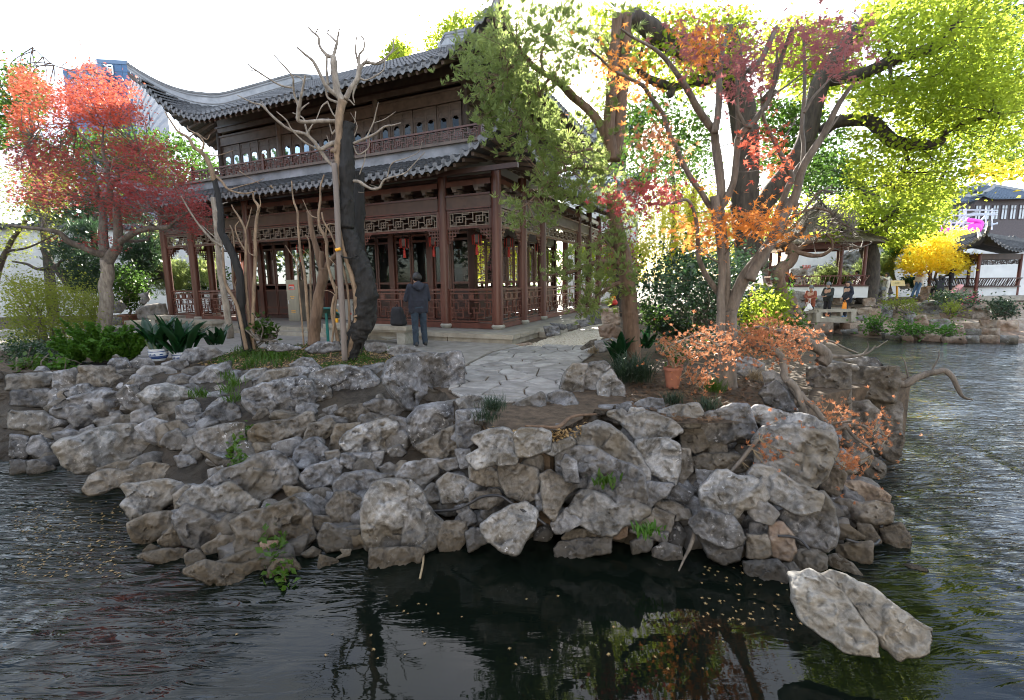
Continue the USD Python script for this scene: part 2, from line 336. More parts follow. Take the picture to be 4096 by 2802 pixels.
leafm('leaf_azalea', [(.16,.20,.02),(.38,.40,.025),(.62,.56,.03),(.74,.62,.04)],.6, tint=1.6)
leafm('leaf_fern', [(.06,.16,.012),(.12,.28,.015),(.20,.38,.02)],.45, tint=1.3)
leafm('leaf_aspidistra', [(.010,.045,.014),(.022,.075,.02),(.04,.11,.03)],.3,.22, spec=.6)
leafm('leaf_ground', [(.05,.11,.010),(.11,.22,.012),(.20,.32,.02)],.45, tint=1.3)
leafm('leaf_strap', [(.03,.055,.03),(.07,.11,.055),(.13,.17,.08)],.35)
leafm('leaf_litter', [(.12,.075,.045),(.20,.12,.06),(.30,.07,.04),(.22,.13,.07),(.40,.17,.06),(.14,.09,.05),(.32,.22,.11)],.2,.7)
leafm('leaf_litter_tan', [(.40,.27,.12),(.30,.18,.08),(.45,.34,.18),(.22,.12,.06)],.2,.7)
leafm('leaf_willow', [(.42,.42,.01),(.56,.54,.015),(.66,.62,.03)],.65, tint=1.45)
leafm('petal_pink', [(.70,.12,.22),(.80,.25,.33)],.4)
mat('glass', {'f': ('fresnel', {'IOR': 1.33}), 't': ('transparent_bsdf', {'color': (.72,.78,.80)}), 'g': ('glossy_bsdf', {'color': (.7,.73,.76), 'roughness': .02}), 'mx': ('mix_closure', {})},
    [('f.fac', 'mx.fac'),('t.BSDF', 'mx.closure1'),('g.BSDF', 'mx.closure2')], surface='mx.closure')
mat('tower_glass', {'g': ('geometry', {}), 'm': ('mapping', {'rotation': (math.radians(90),0,0)}), 'br': ('brick_texture', {'offset': 0., 'color1': (.045,.10,.20), 'color2': (.06,.125,.235), 'mortar': (.03,.065,.125), 'scale': 1., 'brick_width': 3.4, 'row_height': 3.8, 'mortar_size': .22}),
                    'p': ('principled_bsdf', {'roughness': .25})}, [('g.position', 'm.vector'),('m.vector', 'br.vector'),('br.color', 'p.base_color')])
plain('tower_frame', (.08,.14,.23),(.11,.17,.27),.1,.4)
mat('water', {'g': ('geometry', {}),
              'm1': ('mapping', {'scale': (2.0,8.5,1.), 'rotation': (0,0,-.25)}), 'n1': ('noise_texture', {'scale': 1.1, 'detail': 3, 'roughness': .5, 'distortion': 1.1}),
              'm3': ('mapping', {'scale': (1.2,2.6,1.), 'rotation': (0,0,.3)}), 'n3': ('noise_texture', {'scale': .8, 'detail': 2}),
              # rings that spread from two places where the water wells up
              'mA': ('mapping', {'location': (2.9,-3.1,0)}), 'wA': ('wave_texture', {'wave_type': 'rings', 'rings_direction': 'spherical', 'scale': 2.2, 'distortion': 1.6, 'detail': 2, 'detail_scale': 1.2}),
              'mB': ('mapping', {'location': (-3.9,-3.3,0)}), 'wB': ('wave_texture', {'wave_type': 'rings', 'rings_direction': 'spherical', 'scale': 1.9, 'distortion': 1.8, 'detail': 2, 'detail_scale': 1.2}),
              'a1': ('math', {'math_type': 'multiply_add', 'value2': .35}), 'a2': ('math', {'math_type': 'multiply_add', 'value2': .35}), 'a3': ('math', {'math_type': 'multiply_add', 'value2': .45}),
              'vm': ('vector_math', {'math_type': 'multiply', 'vector2': (1.0,1.5,0)}), 'vs': ('vector_math', {'math_type': 'distance', 'vector2': (.7,4.6,0)}), 'mk': ('map_range', {'from_min': 1.9, 'from_max': 5.5, 'to_min': .05, 'to_max': 4.0, 'clamp': True}),
              'np': ('noise_texture', {'scale': .55, 'detail': 2, 'distortion': .8}), 'mp': ('map_range', {'from_min': .36, 'from_max': .60, 'to_min': .25, 'to_max': 1.1, 'clamp': True}), 'pm': ('math', {'math_type': 'multiply'}),
              'dA': ('vector_math', {'math_type': 'distance', 'vector2': (-2.9,3.1,-1.1)}), 'fA': ('map_range', {'from_min': .3, 'from_max': 1.7, 'to_min': 1., 'to_max': 0., 'clamp': True}), 'gA': ('math', {'math_type': 'multiply'}),
              'dB': ('vector_math', {'math_type': 'distance', 'vector2': (3.9,3.3,-1.1)}), 'fB': ('map_range', {'from_min': .3, 'from_max': 1.7, 'to_min': 1., 'to_max': 0., 'clamp': True}), 'gB': ('math', {'math_type': 'multiply'}), 'hm': ('math', {'math_type': 'multiply'}),
              'b': ('bump', {'strength': 1., 'distance': .021}),
              'p': ('principled_bsdf', {'base_color': (.003,.005,.0035), 'roughness': .015, 'ior': 1.333, 'specular_ior_level': .5})},
    [('g.position', 'm1.vector'),('m1.vector', 'n1.vector'),('g.position', 'm3.vector'),('m3.vector', 'n3.vector'),
     ('g.position', 'mA.vector'),('mA.vector', 'wA.vector'),('g.position', 'mB.vector'),('mB.vector', 'wB.vector'),
     ('g.position', 'dA.vector1'),('dA.value', 'fA.value'),('fA.result', 'gA.value1'),('wA.fac', 'gA.value2'),('gA.value', 'a1.value1'),('g.position', 'dB.vector1'),('dB.value', 'fB.value'),('fB.result', 'gB.value1'),('wB.fac', 'gB.value2'),('g.position', 'np.vector'),('np.fac', 'mp.value'),('n1.fac', 'a1.value3'),('gB.value', 'a2.value1'),('a1.value', 'a2.value3'),('n3.fac', 'a3.value1'),('a2.value', 'a3.value3'),('g.position', 'vm.vector1'),('vm.vector', 'vs.vector1'),('vs.value', 'mk.value'),('a3.value', 'hm.value1'),('mk.result', 'pm.value1'),('mp.result', 'pm.value2'),('pm.value', 'hm.value2'),('hm.value', 'b.height'),('b.normal', 'p.normal')])
# ================================================================ the setting
WZ = -1.1
water = mk('water', sheet(Polygon([(-70,-12),(90,-12),(90,60),(-70,60)]), WZ), 'water', kind='structure')
RIM = [(-300,1480),(100,1490),(500,1490),(700,1500),(900,1480),(1200,1500),(1500,1480),(1760,1560),(1840,1640),(2000,1720),(2200,1740),(2400,1640),(2700,1640),(3000,1640),(3200,1660),(3300,1580)]
WLINE = [(-300,1880),(0,1900),(240,1905),(420,1960),(520,2100),(560,2220),(700,2280),(850,2345),(1050,2330),(1250,2240),(1480,2300),(1700,2230),(2050,2215),(2250,2230),(2500,2240),(2700,2240),(2900,2260),(3080,2330),(3300,2330),(3500,2250),(3650,2180)]
RIM_T = RIM[:-1]+[(3300,1500),(3500,1440),(3650,1440)]
FARW = [(3300,1338),(3420,1345),(3560,1365),(3700,1378),(3850,1384),(4200,1394)]
FART = [(3300,1230),(3420,1228),(3600,1215),(3850,1206),(4200,1196)]
def lerp(T, u): return float(np.interp(u, [a for a, b in T],[b for a, b in T]))
def face(u, v, far=False):
    """the point of the rocky bank that shows at pixel u, v: between the waterline and the top rim"""
    vw, vt = lerp(FARW if far else WLINE, u), lerp(FART if far else RIM_T, u)
    yw, yt = gz(u, vw, WZ)[1], gz(u, vt, 0.)[1]
    t = (v-vt)/max(vw-vt, 1); inv = 1/yt+(1/yw-1/yt)*np.clip(t, -.6,1.25)
    return at(u, v, 1/inv)
rim_w = [gz(u, v, -.03)[:2] for u, v in RIM]
right_w = [(6.2,7.2),(6.7,9),(8,12),(10,16),(12,20),(13.8,22.5),(14.0,28),(17.0,28),(17.4,25)]
far_w = [gz(u, v, 0)[:2] for u, v in FART[1:]]
pond = Polygon([(-70,-12),(-70, rim_w[0][1]+6), *rim_w, *right_w, *far_w, (90, far_w[-1][1]),(90,-12)]).buffer(0)
land = sbox(-900,-60,900,1500).difference(pond.union(sbox(-70,-60,90,-11.9)))
gparts = [sheet(g, -.03) for g in getattr(land, 'geoms', [land])]
edge = [*rim_w, *right_w, *far_w]
for a, b in zip(edge[:-1], edge[1:]):
    gparts.append((np.array([[*a, -.03],[*b, -.03],[*b, -1.8],[*a, -1.8]]), np.array([[0,1,2,3]])))
mk('ground', join(gparts), 'soil', kind='structure')

# the building's own axes: s runs left along the front, d runs back, origin at the front right column
YA = .4249
E1 = np.array([-math.cos(YA), math.sin(YA),0]); E2 = np.array([math.sin(YA), math.cos(YA),0]); C0 = np.array([-.363,12.905,0])
def W(s, d, z): return C0+E1*s+E2*d+np.array([0,0, z])
def bb(s0, s1, d0, d1, z0, z1):
    return hexa([W(s0, d0, z0), W(s0, d1, z0), W(s1, d1, z0), W(s1, d0, z0)],[W(s0, d0, z1), W(s0, d1, z1), W(s1, d1, z1), W(s1, d0, z1)])

# ---- paving: irregular flagstones, sawn slabs of the court, pebble path
def wpoly(pts, z=0.): return Polygon([gz(u, v, z)[:2] for u, v in pts]).buffer(0)
flag_area = wpoly([(1830,1480),(1968,1412),(2060,1390),(2130,1378),(2370,1384),(2385,1405),(2300,1470),(2290,1560),(2200,1610),(1985,1608),(1870,1606),(1790,1560)])
pod = Polygon([W(-.96,-1.2,0)[:2], W(15.4,-1.2,0)[:2], W(15.4,12,0)[:2], W(-.96,12,0)[:2]])
court_area = Polygon([gz(1820,1478)[:2], gz(1962,1408)[:2], gz(2062,1386)[:2], W(-1.2,-1.2,0)[:2], W(15.6,-1.2,0)[:2], W(15.6,1,0)[:2],(-19,20.5),(-19,12.5), gz(240,1400)[:2], gz(500,1425)[:2], gz(820,1440)[:2], gz(1010,1390)[:2], gz(1250,1375)[:2], gz(1450,1385)[:2], gz(1600,1430)[:2]]).buffer(0).difference(pod).difference(flag_area.buffer(.03))
flags = thing('flagstone_path', 'irregular grey flagstones of crazy paving between the hall corner and the rocks', 'path', kind='structure')
r = np.random.default_rng(3)
minx, miny, maxx, maxy = flag_area.bounds
pts = []
while len(pts) < 150:
    p = r.uniform((minx-.5, miny-.5),(maxx+.5, maxy+.5))
    if all(np.hypot(*(p-q)) > .34+.25*r.random() for q in pts): pts.append(p)
    elif r.random() < .02: pts.append(p)
for c in shapely.voronoi_polygons(MultiPoint(pts), extend_to=sbox(minx-1, miny-1, maxx+1, maxy+1)).geoms:
    c = c.intersection(flag_area).buffer(-.013, join_style=2)
    for g in getattr(c, 'geoms', [c]):
        if g.area > .02 and g.geom_type == 'Polygon':
            g = Polygon(np.array(g.simplify(.01).exterior.coords)+0)
            mk('flagstone', slab(g, -.04,.004+r.uniform(0,.010),.012,.008), 'flagstone', flags)
mk('joint_sand', sheet(flag_area, -.016), 'soil', flags, kind='stuff')
court = thing('court_paving', 'sawn grey slabs laid in rows in front of the timber hall', 'paving', kind='structure')
k = 0
for i in range(-8,14):
    d1 = -1.2-.02-i*.62
    for j in range(-10,30):
        s0 = j*1.05-3+(.5 if i % 2 else 0)
        g = Polygon([W(s0+.008, d1-.61,0)[:2], W(s0+1.042, d1-.61,0)[:2], W(s0+1.042, d1,0)[:2], W(s0+.008, d1,0)[:2]]).intersection(court_area)
        if g.geom_type == 'Polygon' and g.area > .03:
            mk('slab', slab(g, -.04,.002+r.uniform(0,.006),.006,.005), 'slabstone', court); k += 1
mk('joint_sand', sheet(court_area if court_area.geom_type == 'Polygon' else max(court_area.geoms, key=lambda g: g.area),-.018), 'soil', court, kind='stuff')
peb_area = wpoly([(2105,1386),(2200,1350),(2290,1325),(2400,1292),(2460,1285),(2430,1330),(2400,1360),(2372,1386)])
def inside(area, n, r):
    x0, y0, x1, y1 = area.bounds; out = np.zeros((0,2))
    shapely.prepare(area)
    while len(out) < n:
        p = r.uniform((x0, y0),(x1, y1),(n*2,2)); out = np.vstack([out, p[shapely.contains_xy(area, p[:, 0], p[:, 1])]])
    return out[:n]
pv, pf = trimesh.creation.icosphere(1,1.).vertices*[1,.72,.45], trimesh.creation.icosphere(1,1.).faces
pp = inside(peb_area, 5200, r)
mk('pebble_path', scatter(np.c_[pp, np.full(len(pp),-.006)], pv, pf, .032, r, .35), 'pebble', label='winding path of small pale pebbles set on edge beside the hall steps', cat='path', kind='stuff')

# ================================================================ the timber hall
hall = thing('timber_hall', 'two storey dark timber hall with upturned grey tiled roofs and latticed verandas', 'hall', W(7.2,5.5,0))
# podium: two courses of stone blocks, floor behind
SX = [-.96,.9,2.9,4.6,6.2,8.0,9.8,11.6,13.5,15.36]
DX = [-1.2,.6,2.4,4.4,6.4,8.4,10.4,12.2]
def block(p, q, z0, z1, out):
    p, q = np.array(p), np.array(q); return p, q
for z0, z1, off, o in ((-.05,.105,.02,.9),(.109,.22,-.02,0)):
    for a, b in zip(SX[:-1], SX[1:]): mk('podium_block', bb(a+off+.004, b-.004 if b < 15 else b-off, -1.2+off, -.75, z0, z1), 'podium_stone', hall)
    for a, b in zip(DX[:-1], DX[1:]): mk('podium_block', bb(-.96+off, -.5, max(a, -.745)+.004, b-.004, z0, z1), 'podium_stone', hall)
mk('floor', bb(-.5,15.3,-.75,12.2,0,.212), 'slabstone', hall)
st = mk('step', bb(3.1,8.0,-1.62,-1.21,-.04,.115), 'podium_stone', hall)
mk('step', bb(8.004,11.2,-1.62,-1.21,-.04,.115), 'podium_stone', hall)
mk('step', bb(-1.36,-.965,.55,1.95,-.04,.13), 'podium_stone', hall)
ramp = [W(2.5,-1.62,0), W(3.09,-1.62,0), W(3.09,-1.21,0), W(2.5,-1.21,0)]
mk('step_cheek', hexa([p-[0,0,.04] for p in ramp],[ramp[0]+[0,0,.03], ramp[1]+[0,0,.20], ramp[2]+[0,0,.215], ramp[3]+[0,0,.05]]), 'podium_stone', hall)
# columns on turned stone plinths
CS, CD = [0,1.65,4.75,9.65,12.75,14.4],[0,1.75,3.4,7.6,9.25,11.]
cols = [(s, 0) for s in CS]+[(s, 11.) for s in CS]+[(0, d) for d in CD[1:-1]]+[(14.4, d) for d in CD[1:-1]]
for s, d in cols:
    c = W(s, d, 0)
    o = mk('column', lathe([(0,.34),(.135,.34),(.142,.6),(.140,3.0),(.128,4.5),(0,4.5)],14, c), 'wood', hall, smooth=40)
    mk('plinth', lathe([(0,.213),(.13,.213),(.185,.27),(.19,.31),(.155,.345),(0,.345)],14, c), 'plinth_stone', o, smooth=40)
# lattices
def lattice(P0, ux, w, h, cell, t, nrm, depth=.03, style=0, frame=True):
    """openwork of thin bars in the plane from P0 along ux (unit) and up"""
    ux = np.array(ux); uz = np.array([0,0,1.]); B = []
    def hb(x0, x1, z, tt=t): B.append(bar(P0+ux*x0+uz*z, P0+ux*x1+uz*z, depth, tt))
    def vb(x, z0, z1, tt=t): B.append(bar(P0+ux*x+uz*z0, P0+ux*x+uz*z1, tt, depth*.96, nrm))
    n = max(1, round(w/cell)); c = w/n
    if frame:
        hb(0, w, t); hb(0, w, h-t); vb(t, 0, h); vb(w-t, 0, h)
    for i in range(n):
        x = i*c
        if style == 0:      # hooked squares, as in the friezes and upper railing
            for a, b0, b1 in ((.18,.0,.62),(.82,.38,1.),(.34,.3,1.),(.66,0,.7)): vb(x+c*a, h*b0, h*b1)
            for z, a0, a1 in ((.30,.34,.82),(.70,.18,.66),(.5,.42,.58),(.15,.66,1.),(.85,0., .34),(.5,0,.18),(.5,.82,1.)): hb(x+c*a0, x+c*a1, h*z)
            vb(x+c*.5, h*.3, h*.7)
        else:               # larger stepped bars of the ground floor railing
            for a, b0, b1 in ((.14,.35,.9),(.40,.12,.62),(.62,.38,.9),(.88,.12,.62),(.27,.62,1.),(.75,0,.38)): vb(x+c*a, h*b0, h*b1)
            for z, a0, a1 in ((.90,.14,.40),(.62,.14,.62),(.38,.40,.88),(.12,.40,.75),(.62,.75,1.),(.35,0,.14),(.90,.62,.88),(.12,.88,1.)): hb(x+c*a0, x+c*a1, h*z)
    return join(B)
def span(s0, d0, s1, d1, g0=.14):
    a, b = W(s0, d0,0), W(s1, d1,0); u = (b-a)/np.linalg.norm(b-a); n = np.cross(u, [0,0,1])
    return a+u*g0, b-u*g0, u, n
bays = [((CS[i],0),(CS[i+1],0)) for i in range(5)]+[((0, CD[i]),(0, CD[i+1])) for i in range(5)]+[((14.4, CD[i]),(14.4, CD[i+1])) for i in range(5)]+[((CS[i],11.),(CS[i+1],11.)) for i in range(5)]
for k, (p, q) in enumerate(bays):
    a, b, u, n = span(*p, *q); w = np.linalg.norm(b-a); up = np.array([0,0,1.])
    front = k in (0,1,2,3,4)
    mk('beam', bar(a+up*3.66, b+up*3.66,.11,.30), 'wood_beam' if k < 5 else 'wood_grey', hall)
    mk('beam_moulding', join([bar(a+up*3.835, b+up*3.835,.17,.05), bar(a+up*3.49, b+up*3.49,.14,.04), bar(a+up*4.15, b+up*4.15,.12,.14)]), 'wood', hall)
    if k < 15:
        fr = mk('frieze_frame', join([bar(a+up*3.43, b+up*3.43,.07,.06), bar(a+up*2.99, b+up*2.99,.07,.06), bar(a+u*.03+up*2.96, a+u*.03+up*3.46,.07,.06, n), bar(b-u*.03+up*2.96, b-u*.03+up*3.46,.07,.06, n)]), 'wood', hall)
        mk('frieze_lattice', lattice(a+u*.06+up*3.02, u, w-.12,.38,.52,.022, n), 'lattice_grey', fr)
        for sgn, c in ((1, a),(-1, b)):   # carved brackets below the frieze
            mk('bracket', join([bar(c+u*sgn*.02+up*(2.95-.09*j), c+u*sgn*(.40-.075*j)+up*(2.95-.09*j),.03,.035) for j in range(5)]+[bar(c+u*sgn*(.06+.09*j)+up*2.95, c+u*sgn*(.06+.09*j)+up*(2.95-.36+.08*j),.03,.028, n) for j in range(4)]), 'wood', hall)
        # block brackets over the beam
        m = max(2, round(w/.78))
        for j in range(m):
            x = a+u*(w*(j+.5)/m)
            mk('bracket_set', join([bar(x-u*.17+up*4.045, x+u*.17+up*4.045,.13,.07), bar(x-n*.2+up*3.95, x+n*.2+up*3.95,.11,.08), bar(x-u*.08+up*3.90, x+u*.08+up*3.90,.12,.07)]), 'wood_grey', hall)
    door = k in (2,)
    if k < 15 and not door:   # railing
        r1 = mk('railing', join([bar(a+up*1.30, b+up*1.30,.085,.055), bar(a+up*1.20, b+up*1.20,.05,.035), bar(a+up*1.02, b+up*1.02,.045,.035), bar(a+up*.42, b+up*.42,.05,.04), bar(a+up*.30, b+up*.30,.04,.15)]+[bar(a+u*x+up*.38, a+u*x+up*1.3,.04,.04, n) for x in np.linspace(.02, w-.02, max(2, round(w/1.5)+1))]+[bar(a+u*(w*x)+up*1.04, a+u*(w*x)+up*1.18,.16,.02, n) for x in (.25,.5,.75)]), 'wood', hall)
        mk('railing_lattice', lattice(a+up*.44, u, w, .57,.72,.026, n, style=1, frame=False), 'wood', r1)
# inner walls with glazed door leaves, set 1.65 back from the columns
def leaves_wall(s0, d0, s1, d1, cuts, glasson=True):
    a, b = W(s0, d0,0), W(s1, d1,0); Lw = np.linalg.norm(b-a); u = (b-a)/Lw; n = np.cross(u, [0,0,1]); up = np.array([0,0,1.])
    mk('wall_beam', join([bar(a+up*3.25, b+up*3.25,.12,.28), bar(a+up*.27, b+up*.27,.12,.12), bar(a+up*4.1, b+up*4.1,.10,1.3)]), 'wood_dark', hall)
    for c in cuts: mk('wall_post', bar(a+u*c+up*.22, a+u*c+up*4.2,.20,.20, n), 'wood', hall)
    for c0, c1 in zip(cuts[:-1], cuts[1:]):
        m = max(1, round((c1-c0-.2)/.62)); lw = (c1-c0-.2)/m
        for j in range(m):
            x = a+u*(c0+.1+lw*j); e = .012
            o = mk('door_leaf', join([bar(x+u*(e+.03)+up*.34, x+u*(e+.03)+up*3.1,.06,.055, n), bar(x+u*(lw-e-.03)+up*.34, x+u*(lw-e-.03)+up*3.1,.06,.055, n)] +
                    [bar(x+u*e+up*z, x+u*(lw-e)+up*z, .052,.07) for z in (.38,.62,1.28,1.50,2.86,3.06)]), 'wood', hall)
            mk('door_panel', bar(x+u*(lw/2)+up*.40, x+u*(lw/2)+up*1.27, lw-.1,.03, n), 'wood_dark', o)
            gl = mk('pane', bar(x+u*(lw/2)+up*1.52, x+u*(lw/2)+up*2.84, lw-.11,.008, n), 'glass', o)
            g = [bar(x+u*(lw/2)+up*1.52, x+u*(lw/2)+up*2.84,.018,.02, n)]+[bar(x+u*.06+up*z, x+u*(lw-.06)+up*z, .02,.018) for z in (1.78,2.1,2.45)]
            if glasson: mk('glazing_bar', join(g), 'lattice_wood', o)
leaves_wall(1.65,1.65,12.75,1.65,[0,1.55,3.1,5.55,8.0,9.55,11.1], False)
leaves_wall(1.65,1.65,1.65,9.35,[0,1.75,3.85,5.95,7.7])
leaves_wall(1.65,9.35,12.75,9.35,[0,3.1,5.55,8.0,11.1])
mk('side_wall', bb(12.68,12.80,1.75,9.3,.22,4.2), 'wood_dark', hall)
mk('partition', join([bb(3.6,12.6,5.2,5.32,.2,4.2), bb(3.48,3.58,3.6,5.3,.2,4.2)]), 'wood_dark', hall)
mk('ceiling', bb(0.05,14.35,.05,10.95,4.30,4.36), 'wood_dark', hall)

# ---- roofs: eaves lines sweep up at the corners
def f_low(p, q, rc=False): m = max(p, q)+.8*min(p, q); return 4.40+.40*min(p, q)+1.15*max(0,1-m/2.6)**1.9
def f_up(p, q, rc=False): m = max(p, q)+.8*min(p, q); c = min(p, q); return 7.17+.58*min(c, 4.3)+.30*max(c-4.3,0)+(1.15*max(0,1-m/2.3)**1.7 if rc else 2.05*max(0,1-m/3.8)**1.8)
LS, LE, US, UE = -1.0,15.4,-.40,14.4
LD0, LD1, UD0, UD1 = -1.0,12.0,-.40,11.4
def roof_row(pfun, q1, f, half=.085, n=None):
    """one row of half-round cover tiles from the eave (q=0) to q1, each tile lapping the next"""
    n = n or max(2, int(q1/.17)); V, F = [],[]
    a = np.linspace(0, np.pi, 5); qs = np.linspace(0, q1, n+1)
    for i in range(n):
        for e, rr in ((qs[i], half),(min(qs[i+1]+.02, q1+.02), half*.86)):
            c, side, upv = pfun(e)
            V.append(c+np.cos(a)[:, None]*side*rr+np.sin(a)[:, None]*upv*rr*.95)
        b = i*10
        for j in range(4): F.append((b+j, b+j+1, b+5+j+1, b+5+j))
        F.append((b, b+1, b+3, b+4))
    return np.vstack(V), np.array(F)
drip_shape = [(-.115,.055),(-.06,.005),(0,-.018),(.06,.005),(.115,.055),(.085,-.05),(.03,-.105),(0,-.125),(-.03,-.105),(-.085,-.05)]
def drip(c, side, out):
    p = np.array(drip_shape); up = np.array([0,0,1.]); v = [c+side*x+up*z for x, z in p]; n = len(v)
    V = np.array(v+[k-out*.018-up*.0 for k in v]); j = np.arange(n); k2 = (j+1) % n
    ctr = len(V); V = np.vstack([V, V[:n].mean(0), V[n:].mean(0)])
    return V, np.vstack([np.stack([np.full(n, ctr), j, k2],1), np.stack([np.full(n, ctr+1), n+k2, n+j],1), np.stack([j, n+j, n+k2],1), np.stack([j, n+k2, k2],1)])
def roof_side(prefix, axis, fixed, sgn, a0, a1, f, qmax_fun, step, b0, b1, detailed=True, lo=None, hi=None):
    f0 = f; RC = lambda a: (axis == 's' and a < 7) or (axis == 'd' and fixed < 7)
    """axis 's': the eave runs along s at d=fixed, the roof climbs in direction sgn*d (and the other way round for 'd')"""
    n = round((a1-a0)/step); dx = (a1-a0)/n
    def pos(a, q, z): return W(a, fixed+sgn*q, z) if axis == 's' else W(fixed+sgn*q, a, z)
    side = E1 if axis == 's' else E2; out = (-sgn)*(E2 if axis == 's' else E1)
    deck = []
    for i in range(n):
        a = a0+dx*(i+.5)
        if lo is not None and not lo <= a <= hi: continue
        p = min(a-b0, b1-a); qm = qmax_fun(p)
        if qm < .15: continue
        f = (lambda x, y, rc=RC(a): f0(x, y, rc))
        def pf(q, off=.02):
            z0, z1 = f(p, q), f(p, q+.05); up = np.cross(side, pos(a, q+.05, z1)-pos(a, q, z0)); up /= np.linalg.norm(up)
            if up[2] < 0: up = -up
            return pos(a, q, z0)+up*off, side, up
        mk('tile_row', roof_row(pf, qm, f), 'roof_tile', hall, smooth=False)
        qs = np.linspace(-.02, qm, 9)
        for half in (0,1):                       # pan tiles beneath: shallow troughs either side of the cover row
            x0, x1 = (a-dx/2, a) if half == 0 else (a, a+dx/2)
            V = []
            for q in qs:
                for x, dz in ((x0,0.),(x1,0.)):
                    pp = min(x-b0, b1-x); V.append(pos(x, q, f(max(pp, 0.), max(q, 0))+(-.02 if q >= 0 else -.03)))
            V = np.array(V); T = V-np.array([0,0,.07]); nq = len(qs); FF = []
            for j in range(nq-1): FF += [(2*j, 2*j+1,2*j+3,2*j+2)]
            deck.append((np.vstack([V, T]), np.array(FF+[(2*nq+x[0],2*nq+x[3],2*nq+x[2],2*nq+x[1]) for x in FF]+[(0,1,2*nq+1,2*nq)])))
        if detailed:
            e = pos(a+dx/2,-.03, f(max(min(a+dx/2-b0, b1-a-dx/2),0),0)-.035)
            mk('drip_tile', drip(e, side, out), 'drip_tile_clay', hall)
            c = pos(a, 0, f(p, 0))
            disk = lathe([(0,0),(.07,0),(.075,.02),(0,.02)],8)
            v = disk[0]; v2 = c+out*(.0+v[:, 2:3])+side*v[:, 0:1]+np.array([0,0,1.])*(v[:, 1:2]+.02)
            mk('tile_cap', (v2, disk[1]), 'drip_tile_clay', hall)
            mk('rafter', bar(pos(a, .06, f(p, 0)-.15), pos(a, min(1.3, qm+.2), f(p, min(1.3, qm))-.17),.075,.085), 'wood_grey', hall)
    if deck: mk('roof_deck', join(deck), 'roof_tile', hall)
st_ = .262
qlow = lambda p: min(1.5, p)
roof_side('l', 's', LD0,1, LS, LE, f_low, qlow, st_, LS, LE)
roof_side('l', 'd', LS, 1, LD0, LD1, f_low, qlow, st_, LD0, LD1)
roof_side('l', 'd', LE, -1, LD0, LD1, f_low, qlow, st_, LD0, LD1, False)
qfront = lambda p: 5.9 if p > 4.3 else p
qside = lambda p: min(4.3, p)
roof_side('u', 's', UD0,1, US, UE, f_up, qfront, st_, US, UE)
roof_side('u', 's', UD1,-1, US, UE, f_up, qfront, .52, US, UE, False)
roof_side('u', 'd', US, 1, UD0, UD1, f_up, qside, st_, UD0, UD1)
roof_side('u', 'd', UE, -1, UD0, UD1, f_up, qside, st_, UD0, UD1, True, UD0,4.)
# ridges: plastered bands with a tiled cap, sweeping out into horns at the corners
def sweep(P, w, h0, h1):
    P = np.asarray(P, float); T = np.gradient(P, axis=0); T /= np.linalg.norm(T, axis=1, keepdims=True); n = len(P)
    up = np.array([0,0,1.]); S = np.cross(T, up); S /= np.linalg.norm(S, axis=1, keepdims=True)
    w = np.broadcast_to(w, n)[:, None]; h0 = np.broadcast_to(h0, n)[:, None]; h1 = np.broadcast_to(h1, n)[:, None]
    V = np.vstack([P-S*w/2+up*h0, P+S*w/2+up*h0, P+S*w/2+up*h1, P-S*w/2+up*h1]); F = []
    for i in range(n-1):
        for k in range(4): F.append((k*n+i, k*n+i+1,((k+1) % 4)*n+i+1,((k+1) % 4)*n+i))
    F += [(0, n, 2*n, 3*n),(n-1,4*n-1,3*n-1,2*n-1)]
    return V, np.array(F)
def hip(s0, d0, ds, dd, f_, qend, horn, hh, tall):
    f = lambda x, y: f_(x, y, s0 < 7)
    q = np.linspace(0, qend, 26); P = [W(s0+ds*x, d0+dd*x, f(x, x)) for x in q]
    out = []
    for k in range(1,6):
        t = k/5.; out.insert(0, W(s0-ds*horn*t*.5, d0-dd*horn*t*.5, f(0,0)+hh*t**1.3))
    P = np.array(out+P); n = len(P); tp = np.clip(np.linspace(0,2.2, n),.30,1)
    end = np.ones(n); end[-4:] = np.linspace(1,.45,4)
    o = mk('hip_ridge', sweep(P, .15*tp+.02,-.05, tall*tp*end), 'ridge_plaster', hall, smooth=40)
    mk('ridge_cap', join([sweep(P, .20*tp+.02, tall*tp*end, tall*tp*end+.07), sweep(P, .18*tp+.02, tall*tp*.22, tall*tp*.22+.03), sweep(P, .18*tp+.02, tall*tp*end*.80, tall*tp*end*.80+.03)]), 'drip_tile_clay', o)
    mk('corner_beam', sweep(P[:14],.12,-.28,-.12), 'wood_grey', o)
for s0, ds in ((US, 1),(UE, -1)):
    for d0, dd in ((UD0,1),(UD1,-1)): hip(s0, d0, ds, dd, f_up, 4.25,.22,.12,.44)
for s0, ds in ((LS, 1),(LE, -1)):
    for d0, dd in ((LD0,1),(LD1,-1)): hip(s0, d0, ds, dd, f_low, 1.5,.6,.32,.26)
zr = f_up(9,5.9)
for s in (4.0,10.2):                              # gable ends and their raking ridges
    for sg, d0 in ((1,3.9),(-1,7.1)):
        P = np.array([W(s, d0+sg*x, f_up(9,4.3+x)) for x in np.linspace(0,1.6,8)])
        mk('gable_ridge', sweep(P, .2,0,.28), 'ridge_plaster', hall)
    tri = [W(s+.0,3.9, f_up(9,4.3)), W(s, 7.1, f_up(9,4.3)), W(s, 5.5, zr)]
    mk('gable', (np.array(tri+[t+E1*.1 for t in tri]), np.array([(0,1,2),(3,5,4)])), 'wall_plaster', hall)
P = np.array([W(x, 5.5, zr) for x in np.linspace(3.7,10.5,20)])
o = mk('main_ridge', sweep(P, .22,0,.24), 'ridge_plaster', hall); mk('ridge_cap', sweep(P, .28,.24,.31), 'drip_tile_clay', o)
